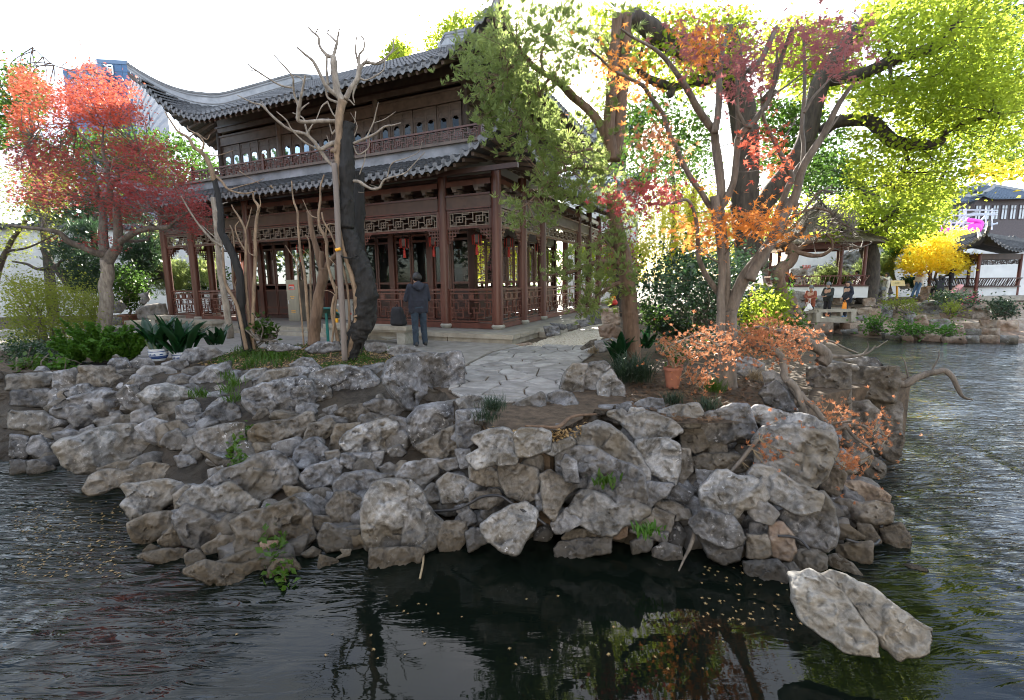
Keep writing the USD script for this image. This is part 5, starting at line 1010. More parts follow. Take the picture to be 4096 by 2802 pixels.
shrub('dwarf_shrub', 'small green ground plant between the ferns and the left rock bank', 'plant', '5', [(380,1310),(480,1290),(580,1320),(560,1370),(400,1370)],8.8,9.2,260, 'leaf_fern', .10,57)
# ---- ferns in black pots
def fern(label, key, base, y, n, L, seed, pot):
    b = at(*Z(key, [base])[0], y); r = np.random.default_rng(seed); t = thing('potted_fern', label, 'potted plant', b-[0,0,.3], 'foxtail ferns in black pots')
    V = []; A = []
    for i in range(n):
        yaw = r.uniform(0,2*np.pi); le = L*r.uniform(.6,1.05); lean = r.uniform(.1,.95)
        v, f = blade(b+r.normal(size=3)*[.05,.05,0], yaw, le, .02, lean, r.uniform(.1,.7), r, 8); V.append((v, f))
        ax = v[9:18]; tt = np.linspace(.12,.99,60); P = np.array([[np.interp(x, np.linspace(0,1,9), ax[:, k]) for k in range(3)] for x in tt]); A.append(np.repeat(P, 5,0))
    A = np.vstack(A)
    mk('frond_stems', join(V), 'leaf_fern', t); mk('leaflets', scatter(A, *DIAMOND, .055, r, .9), 'leaf_fern', t)
    mk('pot', lathe([(0,-.3),(.15,-.3),(.20,-.02),(.215,0),(.19,0),(.18,-.04),(0,-.04)],18, b*[1,1,1]), 'black_plastic', t, smooth=40)
fern('wide foxtail fern in a black pot at the foot of the red maple', '5', (800,1290),9.4,34,.95,61,1); fern('smaller foxtail fern in a black pot left of the porcelain pots', '5', (1040,1262),9.5,26,.78,62,1)
fern('foxtail fern in a black pot nearest the yellow azalea bush', '5', (600,1300),9.3,20,.72,63,1)
# ---- aspidistra
def aspid(name, label, key, base, y, n, L, seed, pot=None, cat='potted plant'):
    b = at(*Z(key, [base])[0], y); r = np.random.default_rng(seed); t = thing(name, label, cat, b-[0,0,.22 if pot else 0])
    for i in range(n):
        yaw = r.uniform(0,2*np.pi)
        mk('leaf', blade(b+r.normal(size=3)*[.06,.06,0], yaw, L*r.uniform(.65,1.1), L*.21*r.uniform(.8,1.15), r.uniform(.05,.5), r.uniform(.4,1.6), r, 8), 'leaf_aspidistra', t, smooth=True)
    if pot:
        mk('pot', lathe([(0,-.22),(.10,-.22),(.155,-.14),(.165,-.05),(.16,.0),(.172,.005),(.172,.02),(.15,.02),(.145,-.03),(0,-.03)],24, b), 'porcelain', t, smooth=40)
        o = mk('painted_band', lathe([(.1335,-.175),(.158,-.135),(.163,-.115),(.159,-.115),(.154,-.135),(.13,-.172)],24, b), 'porcelain_blue', t, smooth=True)
        mk('painted_band', lathe([(.168,-.038),(.1655,-.022),(.162,-.022),(.164,-.038)],24, b), 'porcelain_blue', t)
        for k in range(9):
            a = k*2*math.pi/9+.3*r.random(); c = b+[.1655*math.cos(a),.1655*math.sin(a),-.085]; s = np.array([-math.sin(a), math.cos(a),0]); nn = np.array([math.cos(a), math.sin(a),0])
            V = np.array([c+nn*.002+s*x+np.array([0,0, z]) for x, z in ((-.035,-.012),(-.012,.012),(.004,.002),(.02,.016),(.038,-.012))]); mk('painted_hill', (V, np.array([(0,4,3),(0,3,2),(0,2,1)])), 'porcelain_blue', t)
    else: pass
aspid('potted_aspidistra', 'aspidistra with broad dark leaves in a blue and white porcelain pot, pot fully in view', '5', (1255,1190),9.3,26,.72,71,1); aspid('potted_aspidistra', 'taller aspidistra in a porcelain pot half hidden by the rocks', '5', (1440,1215),9.5,30,.85,72,1)
aspid('aspidistra_clump', 'low aspidistra clump at the foot of the slender bare trees', '5', (1720,1150),10.2,22,.5,73, cat='plant'); aspid('aspidistra_clump', 'aspidistra clump with arching leaves left of the conifer trunk', '7', (930,1290),8.6,16,.62,74, cat='plant'); aspid('aspidistra_clump', 'few aspidistra leaves right of the conifer trunk', '7', (1150,1180),9.4,10,.5,75, cat='plant')
shrub('nandina_plant', 'small bright green seedling shrub at the court edge right of the slender trees', 'plant', '5', [(2020,970),(2100,960),(2180,1010),(2160,1060),(2080,1110),(2020,1090)],9.9,10.3,150, 'leaf_green', .13,76)
# ---- ground cover of the bed, grasses, litter
def area(key, pts, z=0.): return Polygon([gz(u, v, z)[:2] for u, v in Z(key, pts)]).buffer(0)
bed = area('6', [(-200,1230),(0,1180),(200,1180),(520,1150),(700,1180),(900,1190),(1150,1220),(1090,1290),(1000,1330),(800,1340),(560,1350),(330,1330),(0,1360),(-330,1340),(-420,1300)])
def cover(name, label, ar, n, size, mm, seed, z0=.02, z1=.10, tilt=.6, leaf=DIAMOND, thr=.0, cat='ground cover'):
    r = np.random.default_rng(seed); p = inside(ar, n, r); nv = meshkit.fbm(np.c_[p*2.2+seed, np.zeros(len(p))],3); p = p[nv > thr]; nv = nv[nv > thr]
    mk(name, scatter(np.c_[p, z0+(z1-z0)*r.random(len(p))*np.clip((nv-thr)*4,.2,1.3)], *leaf, size, r, tilt), mm, label=label, cat=cat, kind='stuff')
mk('planting_bed', sheet(bed, -.012), 'soil', kind='structure')
cover('ground_cover', 'bright green low leaves carpeting the bed at the foot of the charred trunk', bed, 9000,.038, 'leaf_ground', 81,0,.13,.7, thr=.47)
cover('leaf_litter', 'dry tan fallen leaves between the plants of the charred tree bed', bed, 3200,.05, 'leaf_litter_tan', 82,.0,.02,.25)
def grass(name, label, pts, n, L, mm, seed, w=.012, droop=1.3, cat='grass tuft'):
    r = np.random.default_rng(seed); c = np.mean(pts, 0); t = thing(name, label, cat, c); B = []
    for i in range(n):
        p = np.array(pts[r.integers(len(pts))])+r.normal(size=3)*[.06,.06,0]
        B.append(blade(p, r.uniform(0,2*np.pi), L*r.uniform(.5,1.1), w, r.uniform(.05,.7), droop*r.uniform(.5,1.2), r, 4,0))
    mk('blades', join(B), mm, t)
r9 = np.random.default_rng(9)
gp = inside(area('6', [(-200,1220),(150,1200),(330,1240),(300,1330),(0,1350),(-300,1330)]),26, r9)
grass('bamboo_grass', 'pale striped bamboo grass along the left part of the charred tree bed', [(x, y, 0) for x, y in gp],520,.24, 'leaf_ground', 91,.016,1.0)
grass('grass_tuft', 'round bright grass tuft beside the boulder behind the stone bench', [gz(*Z('6', [(1060,1215)])[0])],220,.22, 'leaf_ground', 92,.008)
grass('grass_tuft', 'grass tuft growing by the low boulder at the end of the flagstones', [face(*Z('B', [(1940,340)])[0])+[0,-.1,.1]],260,.20, 'leaf_strap', 93,.006); grass('grass_tuft', 'small grass tuft hanging between boulders below the flagstones', [face(*Z('B', [(1890,390)])[0])+[0,-.15,.08]],160,.16, 'leaf_strap', 94,.006)
grass('bamboo_grass', 'bamboo grass spilling over the rocks below the slender bare trees', [face(*Z('5', [p])[0])+[0,-.2,.08] for p in ((1850,1350),(1870,1450),(1900,1330),(1930,1500))],150,.22, 'leaf_ground', 95,.014); grass('bamboo_grass', 'pale bamboo grass in the gap left of the mushroom shaped boulder', [face(*Z('A', [p])[0])+[0,-.2,.08] for p in ((1640,190),(1700,200),(1880,160),(1930,230))],150,.20, 'leaf_ground', 96,.014)
grass('mondo_grass', 'large arching clump of mondo grass in front of the conifer trunk', [gz(*Z('7', [p])[0])+[0,0,.05] for p in ((1000,1480),(1080,1460),(1040,1430),(950,1440),(1120,1480))],520,.48, 'leaf_strap', 97,.014,1.5)
for i, (k, p, lab) in enumerate([('C', (1370,250), 'blue green grass tuft on the rim of the right rock bank'),('C', (1650,290), 'small grass tuft behind the pitted rim boulder'),('7', (1700,1540), 'green grass tuft at the foot of the tall maple'),('8', (30,1440), 'dry pale grass tuft right of the tall maple foot'),('7', (740,1230), 'small grass tuft at the right edge of the flagstones')]):
    grass('grass_tuft', lab, [gz(*Z(k, [p])[0])+[0,0,.02]],170,.20 if i != 2 else .26, 'leaf_strap' if i in (0,1) else 'leaf_ground' if i == 2 else 'dry_twig', 100+i, .007)
rbed = area('7', [(1000,1620),(1000,1500),(1150,1380),(1500,1330),(1700,1420),(2100,1420),(2186,1500),(2186,1720),(1900,1760),(1600,1770),(1300,1760),(1050,1740)])
mk('planting_bed', sheet(rbed.difference(bed),-.011), 'soil', kind='structure')
cover('fallen_leaves', 'red and orange fallen maple leaves covering the bed under the tall maple', rbed, 1300,.055, 'leaf_litter', 111,.0,.03,.3, STAR, cat='leaves')
cover('fallen_leaves', 'brown litter on the bare soil below the flagstones', Polygon([face(u, v)[:2]-np.array([0,.1]) for u, v in Z('B', [(1900,330),(2100,300),(2500,360),(2700,430),(2500,470),(2200,440),(1980,420)])]).buffer(0),700,.04, 'leaf_litter_tan', 112,-.12,-.02,.4, cat='leaves')
# ---- the charred crepe myrtle
bt = thing('crepe_myrtle_tree', 'old crepe myrtle with a charred black trunk and knobbly bare branches', 'tree', gz(1405,1425))
Y = 9.2
K = [zl('6', [(790,1260),(840,1110),(890,1000),(915,860),(925,740),(910,620),(870,500),(820,380),(780,250),(765,100),(765,0)], Y, [.13,.17,.19,.20,.19,.18,.17,.155,.15,.145],22,.42,1,14), zl('2', [(765,1620),(762,1300),(768,1000),(775,860),(788,780)], Y, [.145,.14,.138,.13,.12],22,.3,2,16), zl('6', [(870,1000),(900,1120),(880,1230)], Y-.05,[.06,.035,.01],7,.3,3), zl('6', [(880,860),(960,900),(975,980),(950,1060)], Y+.05,[.1,.08,.02],7,.3,4)]
for q in K: mk('charred_trunk', q, 'charred', bt, smooth=True)
S = [zl('6', [(775,1250),(830,1060),(850,950),(845,850),(835,720),(800,580),(755,440),(725,300),(705,150),(700,0)], Y-.1,[.045,.06,.055,.05,.045,.04,.04],8,.3,5), zl('2', [(700,1600),(690,1400),(700,1150),(690,1000),(710,880),(705,780),(715,700),(735,600)], Y-.08,[.045,.05,.06,.07,.07,.08],9,.25,6), zl('6', [(850,930),(845,915)], Y-.16,[.07,.07],8,.2,7), zl('2', [(690,1010),(660,1000),(640,1010)], Y-.1,[.06,.03],7,.3,8)]
for q in S: mk('living_bark_strip', q, 'bark_tan', bt, smooth=True)
def B2(pts, R, y=Y, seed=0, dy=0): return zl('2', pts, [y, y+dy], R, 7,.34, seed, 7)
BR = [B2([(735,610),(700,540),(680,440),(670,360)],[.075,.06,.055], seed=1), B2([(670,400),(668,320),(660,250)],[.055,.065,.05], seed=2), B2([(660,260),(690,150),(700,90),(712,30)],[.03,.022,.010], seed=3), B2([(690,140),(640,90),(610,60),(630,40)],[.018,.012,.01], seed=4), B2([(660,255),(600,230),(555,170),(545,100),(490,50),(465,20)],[.03,.025,.018,.012], seed=5), B2([(520,70),(545,20)],[.012,.006], seed=6), B2([(655,250),(620,250),(600,240)],[.025,.02], seed=7), B2([(610,250),(610,380),(620,480)],[.02,.024], seed=8),
      B2([(720,570),(650,530),(600,480),(560,400),(500,290),(430,230),(375,180)],[.05,.035,.024,.014], seed=9, dy=-.3), B2([(760,590),(800,510),(850,440),(865,380),(870,330)],[.05,.042,.045,.05], seed=10), B2([(870,330),(870,240),(905,190),(905,120),(880,85)],[.028,.018,.010], seed=11), B2([(860,310),(840,210),(845,120),(855,50)],[.018,.012,.006], seed=12), B2([(870,350),(920,300),(1000,310),(1060,290),(1110,230),(1140,180),(1135,60),(1150,30)],[.03,.022,.014,.008], seed=13, dy=.4), B2([(1000,310),(1080,260),(1180,180)],[.012,.006], seed=14), B2([(900,310),(940,265)],[.015,.008], seed=15),
      B2([(860,420),(920,440),(990,410),(1060,360),(1070,290)],[.02,.016,.008], seed=16), B2([(840,480),(820,560),(830,620)],[.02,.008], seed=17), B2([(700,620),(620,580),(600,490)],[.03,.02,.018], seed=18), B2([(690,765),(560,765),(400,768),(385,700),(400,600),(420,500),(440,400)],[.04,.034,.034,.03,.022,.016], seed=19, dy=-.5), B2([(400,680),(355,560),(345,480),(330,400),(190,240)],[.026,.02,.016,.008], seed=20, dy=-.4), B2([(430,460),(400,420),(340,400)],[.014,.008], seed=21), B2([(340,500),(240,480),(120,410),(60,370),(0,330),(-20,300)],[.018,.014,.010,.006], seed=22, dy=-.4), B2([(60,370),(0,360),(-20,340)],[.008,.004], seed=23), B2([(390,690),(430,650),(470,620)],[.02,.008], seed=24),
      B2([(690,940),(640,950),(560,990),(510,930),(465,880),(470,840),(500,790)],[.045,.04,.035,.03,.02,.010], seed=25, dy=-.3), B2([(520,940),(440,870),(330,840),(250,790),(170,720),(90,640),(20,620),(-100,560)],[.032,.024,.02,.016,.008], seed=26, dy=-.6), B2([(560,1000),(430,930),(330,830),(290,760),(210,690)],[.02,.014,.008], seed=27, dy=-.4), B2([(460,880),(440,800),(420,740),(340,700)],[.018,.014,.008], seed=28), B2([(170,720),(120,650),(90,610)],[.010,.005], seed=29), B2([(655,1120),(610,1070),(580,1030),(550,985)],[.03,.036,.036], seed=30), B2([(620,610),(570,650),(540,720),(520,770)],[.018,.012,.006], seed=31), B2([(620,620),(650,690),(690,750)],[.012,.012], seed=32), B2([(630,940),(610,880)],[.012,.006], seed=33), B2([(650,860),(620,740)],[.012,.006], seed=34),
      B2([(820,945),(900,910),(990,870),(1070,810),(1130,800),(1200,780)],[.026,.022,.016,.008], seed=35, dy=-.3), B2([(930,890),(980,780),(1000,700),(1020,620)],[.018,.012,.006], seed=36, dy=-.2), B2([(990,780),(1070,750),(1160,690)],[.010,.004], seed=37), B2([(820,960),(860,1030),(940,980),(950,900)],[.014,.012,.006], seed=38), B2([(830,880),(850,800),(800,700)],[.010,.005], seed=39), B2([(800,1245),(860,1245),(910,1275),(970,1305),(1030,1295),(1060,1240),(1110,1215),(1230,1180),(1300,1110),(1390,1010)],[.03,.028,.024,.018,.012,.006], seed=40, dy=-.5), B2([(1090,1210),(1130,1100),(1240,1060),(1340,1010),(1370,920)],[.012,.008,.004], seed=41, dy=-.4), B2([(1020,1295),(950,1270)],[.008,.004], seed=42), B2([(860,1330),(905,1335)],[.006,.004], seed=43), B2([(870,1190),(910,1080),(920,1000)],[.012,.006], seed=44), B2([(650,870),(690,830)],[.02,.02], seed=45), B2([(830,640),(790,600),(760,590)],[.012,.02], seed=46), B2([(840,690),(830,790)],[.01,.005], seed=47)]
for q in BR: mk('branch', q, 'bark_pale', bt, smooth=True)
ds = thing('tree_stump', 'charred dead stump standing close behind the crepe myrtle trunk', 'stump', gz(*Z('6', [(900,1180)])[0]))
mk('charred_wood', join([zl('2', [(858,1172),(860,1300),(862,1500),(862,1620)],9.9,[.125,.125,.12],10,.1,51), zl('6', [(862,60),(868,200),(870,340),(880,460),(890,640)],9.9,[.12,.11,.10,.07],10,.25,52)]), 'charred', ds, smooth=40)
po = thing('support_post', 'straight grey wooden post propping the charred crepe myrtle', 'post', gz(*Z('6', [(752,1272)])[0]))
mk('post', zl('6', [(754,1275),(735,900),(710,480),(690,0),(668,-290)],9.0,[.055,.055,.052,.05],10,.04,53), 'grey_post', po, smooth=True)
mk('strap', zl('6', [(695,425),(740,455),(800,462),(860,440)],8.98,[.015,.015],6,0,54), 'charred', po); mk('brass_collar', zl('6', [(680,400),(720,390)],8.93,[.03,.03],8,0), 'sign_yellow', po)
# ---- slender bare trees of the bed
def bare(label, base, parts, m, y):
    t = thing('bare_tree', label, 'tree', gz(*base))
    for nm, key, L in parts:
        for i, (p, yy, R, n) in enumerate(L): mk({'branches': 'branch', 'leaf_buds': 'leaf_bud'}.get(nm, nm), zl(key, p, yy, R, n+3,.26, i+7,9), m if nm != 'charred_trunk' else 'charred', t, smooth=True)
    return t
bare('pale smooth slender bare tree left of the black slim trunk', Z('5', [(1830,1095)])[0],[('trunk', '5', [([(1832,1100),(1820,980),(1790,800),(1755,600),(1735,420),(1720,200),(1700,40),(1690,-20)],10.6,[.075,.065,.055,.045],9)]),('branches', '5', [([(1760,370),(1730,220),(1720,60)],10.6,[.03,.02],6),([(1770,370),(1700,330),(1640,270),(1560,170),(1490,60),(1440,-30)],[10.6,10.2],[.03,.022,.010],6),([(1740,330),(1600,200)],10.5,[.012,.006],5),([(1810,20),(1760,40),(1720,100)],10.5,[.008,.02],5)])], 'bark_pale', 10.6)
bare('slim crooked bare tree with a blackened lower trunk', Z('5', [(1970,1205)])[0],[('charred_trunk', '5', [([(1975,1210),(1950,1080),(1915,920),(1915,800),(1912,660),(1890,550),(1840,420),(1800,330),(1760,250),(1755,120),(1740,0),(1712,-120),(1690,-200)],10.0,[.085,.085,.08,.075,.07,.055,.045],9)]),('branches', '1', [([(1700,1440),(1680,1350),(1640,1260),(1600,1210),(1540,1170),(1500,1100),(1420,1050),(1380,1000),(1310,890)],[10,9.6],[.05,.045,.035,.02,.010],7),([(1600,1210),(1620,1140),(1580,1080),(1500,1030),(1490,1000)],9.9,[.02,.014,.006],5),([(1500,1100),(1560,1060),(1640,1110),(1670,1070)],9.8,[.014,.006],5),([(1690,1380),(1760,1440),(1820,1510),(1940,1540),(2040,1520)],10,[.03,.022,.010],6),([(1820,1510),(1920,1480),(2030,1450),(2100,1420)],9.9,[.012,.006],5),([(1600,1220),(1700,1240),(1760,1230),(1850,1200)],10,[.012,.006],5),([(1430,1050),(1420,990)],9.7,[.008,.004],4),([(1900,1360),(1990,1420),(2060,1460)],9.9,[.008,.004],4)]),('leaf_buds', '1', [([(1950,1300),(1960,1310)],9.9,[.02,.006],5),([(2150,1480),(2170,1500)],9.8,[.03,.01],5)])], 'bark_tan', 10.)
bare('pale tan multi stemmed bare tree beside the blackened slim tree', Z('5', [(2010,1190)])[0],[('stem', '5', [([(2020,1190),(2010,1000),(2015,800),(2025,600),(2030,420),(2028,300),(2040,150),(2055,60),(2020,0),(2010,-60)],10.05,[.04,.036,.034,.03,.02],7)]),('stem', '5', [([(2005,1180),(1985,1000),(1965,800),(1950,600),(1955,420),(1950,250),(1900,140),(1860,80),(1840,40)],10.1,[.035,.03,.026,.02,.010],7)]),('stem', '5', [([(1960,1190),(1920,1000),(1880,830),(1800,680),(1780,560),(1770,380)],9.9,[.04,.034,.03,.024],7)]),('stem', '5', [([(1980,1100),(1940,930),(1900,760),(1850,640),(1860,400),(1850,260),(1825,200)],10.2,[.025,.022,.018,.012],6)]),('branches', '5', [([(2030,450),(1980,420),(1970,350)],10,[.014,.006],5),([(1955,410),(1900,320),(1870,220),(1900,170)],10.1,[.018,.014,.008],5),([(1950,250),(1980,150),(2000,60)],10.1,[.014,.006],5),([(1860,700),(1890,600)],10.2,[.012,.006],5),([(2040,100),(2070,40),(2060,-40)],10,[.014,.01],5)])], 'bark_tan', 10.)
bare('thick brown forked bare trunk with a sawn stub beside the green sign', Z('6', [(500,1150)])[0],[('trunk', '6', [([(505,1160),(510,1060),(530,900),(545,760),(575,640),(590,540)],9.9,[.13,.12,.11,.105,.10],10)]),('limb', '6', [([(575,560),(545,450),(510,320),(490,240),(475,130),(465,90)],9.9,[.07,.055,.05,.045],8)]),('limb', '6', [([(590,560),(640,490),(690,430)],9.9,[.07,.06,.05],8)]),('limb', '6', [([(570,560),(568,470),(570,410)],9.85,[.05,.04],7)])], 'bark_brown', 9.9)
bare('group of thin tan rods rising beside the thick forked trunk', Z('6', [(440,1160)])[0],[('stem', '6', [([(428,1160),(408,900),(385,650),(368,500),(320,420),(282,362)],9.7,[.018,.016,.012,.006],6)]),('stem', '6', [([(480,1140),(455,850),(435,600),(400,400),(382,200),(378,100),(345,0),(330,-150)],10.0,[.035,.032,.026,.02,.012],7)]),('stem', '6', [([(490,1000),(482,700),(480,450),(468,330),(440,275)],10.2,[.026,.022,.016,.008],6)]),('stem', '6', [([(640,1250),(660,1050),(685,800),(692,690)],9.1,[.02,.018,.014],6)]),('stem', '6', [([(725,1230),(690,1080),(655,920),(665,800),(690,745)],9.2,[.04,.036,.03,.028],7)]),('stem', '6', [([(690,745),(640,600),(612,440),(605,320),(555,220),(545,120),(560,0),(560,-100),(590,-200)],9.2,[.034,.03,.03,.026,.02,.012],7)]),('stem', '6', [([(775,1110),(790,950),(780,750),(755,600),(715,440),(690,380),(640,260),(590,180),(570,100)],9.15,[.026,.024,.02,.018,.014],6)]),('branches', '6', [([(375,500),(385,460)],9.7,[.01,.005],5),([(470,440),(420,400),(360,375)],10.1,[.008,.004],5),([(690,770),(640,730),(590,720)],9.1,[.010,.006],5),([(600,310),(620,200),(700,200)],9.2,[.016,.012],5),([(465,320),(440,280)],10.1,[.012,.006],5),([(560,150),(480,120),(420,0)],9.2,[.014,.006],5),([(610,440),(700,540)],9.2,[.008,.004],5),([(690,750),(710,600),(700,440)],9.2,[.012,.01],5)])], 'bark_tan', 9.7)
# ---- vines
def vine(label, pts, seed, w=.06):
    P = np.array(pts); t = thing('ivy_vine', label, 'vine', P[0]); r = np.random.default_rng(seed); c = catmull(P, 8)
    mk('stem', tube(c, [.008,.005],5), 'bark_brown', t); q = np.repeat(c, 5,0)+r.normal(size=(len(c)*5,3))*[w, w*.5, w*.6]-[0,.05,0]
    mk('leaves', scatter(q, *DIAMOND, .075, r, .8), 'leaf_ground', t)
vine('green ivy trailing down the crevice below the mushroom shaped boulder', [face(*Z('A', [p])[0])+[0,-.16,0] for p in ((2050,370),(1990,430),(1940,500),(1940,580),(1970,660),(2040,650))],3)
vine('green ivy hanging from the overhanging tan boulder to the water', [face(*Z('B', [p])[0])+[0,-.22,0] for p in ((290,1010),(260,1090),(280,1200),(320,1300),(350,1420),(380,1560))],4)
grass('seedling', 'small green seedling rooted in the crack of the large central boulder', [face(*Z('C', [(745,680)])[0])+[0,-.62,0]],40,.12, 'leaf_ground', 131,.03,.8, 'plant'); grass('fern_tuft', 'little fern rooted below the large central boulder', [face(*Z('C', [(1070,1060)])[0])+[0,-.5,0]],60,.13, 'leaf_fern', 132,.02,1.2, 'plant')
# ================================================================ trees of the right half
def tree(name, label, base, limbs, barkm, cat='tree', first='trunk'):
    t = thing(name, label, cat, base); parts = []
    for i, q in enumerate(limbs): mk(first if i == 0 else 'branch', q, barkm, t, smooth=True); parts.append(q)
    return t, np.vstack([centers(parts)])
def leaves(t, nm, P, leaf, size, m, tilt=.9, seed=1, tw=None, twm='bark_grey', every=110, rad=.012):
    r = np.random.default_rng(seed)
    mk(nm, scatter(P, *leaf, size, r, tilt), m, t, kind='stuff' if nm == 'leaf_spray' else None)
    if tw is not None: mk('twigs', join(twigs(tw, P[::every], r, rad)), twm, t, kind='stuff')
# ---- the conifer by the path
Y = 8.75
cl = [zl('7', [(1055,1320),(1050,1180),(1040,1000),(1030,820),(1020,700),(990,500),(945,300),(915,150),(900,20),(893,-60)], Y, [.165,.15,.145,.14,.14,.13,.125,.12,.13],20,.28,1,12), zl('3', [(890,1080),(880,960),(865,850),(870,700),(885,560),(895,400),(905,200),(925,20),(930,-80)], Y, [.11,.11,.10,.09,.085],9,.12,2), zl('3', [(905,1080),(925,950),(945,830),(955,700),(968,520),(980,350),(990,200),(1000,20),(1010,-80)], Y+.1,[.12,.12,.11,.10,.095],9,.12,3),
      zl('3', [(865,950),(800,800),(720,690),(640,620),(560,555),(480,470),(400,410),(340,380),(270,330),(200,250),(120,120)],[Y,Y+.2,Y-.2],[.085,.075,.065,.05,.03],8,.12,4), zl('3', [(640,620),(560,520),(480,470)], Y, [.04,.02],6,.1,5), zl('3', [(850,1010),(780,995),(700,990),(600,1015)],[Y,Y-.5],[.04,.018],6,.12,6), zl('3', [(850,1160),(780,1140),(660,1130),(560,1140),(480,1170),(430,1200),(360,1270),(300,1340),(220,1420)],[Y,Y-.7],[.05,.035,.02,.010],6,.12,7),
      zl('7', [(960,510),(900,500),(800,490),(700,520),(620,550),(560,575),(470,590),(380,600)],[Y,Y-.5],[.06,.045,.04,.015],7,.14,8), zl('7', [(980,660),(920,670),(870,695),(820,730),(770,770),(720,850),(690,890),(640,920)],[Y,Y-.4],[.05,.04,.02,.01],7,.12,9), zl('7', [(900,370),(840,330),(790,260)],[Y,Y-.3],[.03,.015],6,.1,10), zl('3', [(400,410),(330,520),(250,640),(200,760)],[Y,Y-.4],[.03,.012],5,.1,11), zl('3', [(200,250),(100,330),(20,420)],[Y,Y-.4],[.025,.010],5,.1,12), zl('3', [(930,330),(800,150),(700,40)],[Y,Y+.5],[.05,.02],6,.1,13), zl('3', [(340,380),(330,240),(380,90)],[Y,Y+.4],[.035,.015],5,.1,14)]
con, cc = tree('podocarpus_tree', 'tall conifer with a split trunk and shaggy needle pads before the hall corner', gz(*Z('7', [(1055,1300)])[0]), cl, 'bark_brown')
ntf = tuft(11, np.random.default_rng(4),.75,.075)
for i, (poly, y0, y1, n, thr) in enumerate([
    ([(1020,150),(1060,60),(1100,20),(1200,10),(1330,10),(1350,120),(1290,210),(1220,230),(1130,260),(1060,215),(1010,190)],7.6,9.8,2900,.44),([(1090,230),(1190,190),(1270,230),(1290,340),(1210,370),(1130,350),(1080,300)],7.7,9.2,1250,.44),([(1200,370),(1280,300),(1390,340),(1420,440),(1330,480),(1200,450)],7.9,9.6,1300,.45),
    ([(1115,470),(1150,430),(1240,395),(1290,470),(1250,520),(1160,520)],7.5,8.6,420,.46),([(1225,610),(1290,570),(1420,525),(1440,600),(1330,635),(1240,640)],7.7,8.9,560,.43),([(1300,700),(1325,620),(1400,590),(1450,620),(1440,680),(1370,720),(1320,730)],7.8,9.0,640,.42),([(1350,10),(1440,10),(1480,120),(1420,170),(1330,150)],8.3,9.8,380,.5),
    ([(1330,470),(1440,430),(1450,540),(1380,560)],8.0,9.4,330,.46),([(1280,180),(1420,160),(1400,330),(1300,330)],8.2,9.6,480,.5)]):
    P = crown(Z('d', poly), y0, y1, n, 200+i, thr, 2.0); r = np.random.default_rng(220+i)
    mk('needle_pad', scatter(P[:int(len(P)*(.32 if i < 3 else .24))], *ntf, .14, r, .9), 'leaf_pine', con); mk('twigs', join(twigs(cc, P[::22], r, .010)), 'bark_brown', con, kind='stuff')
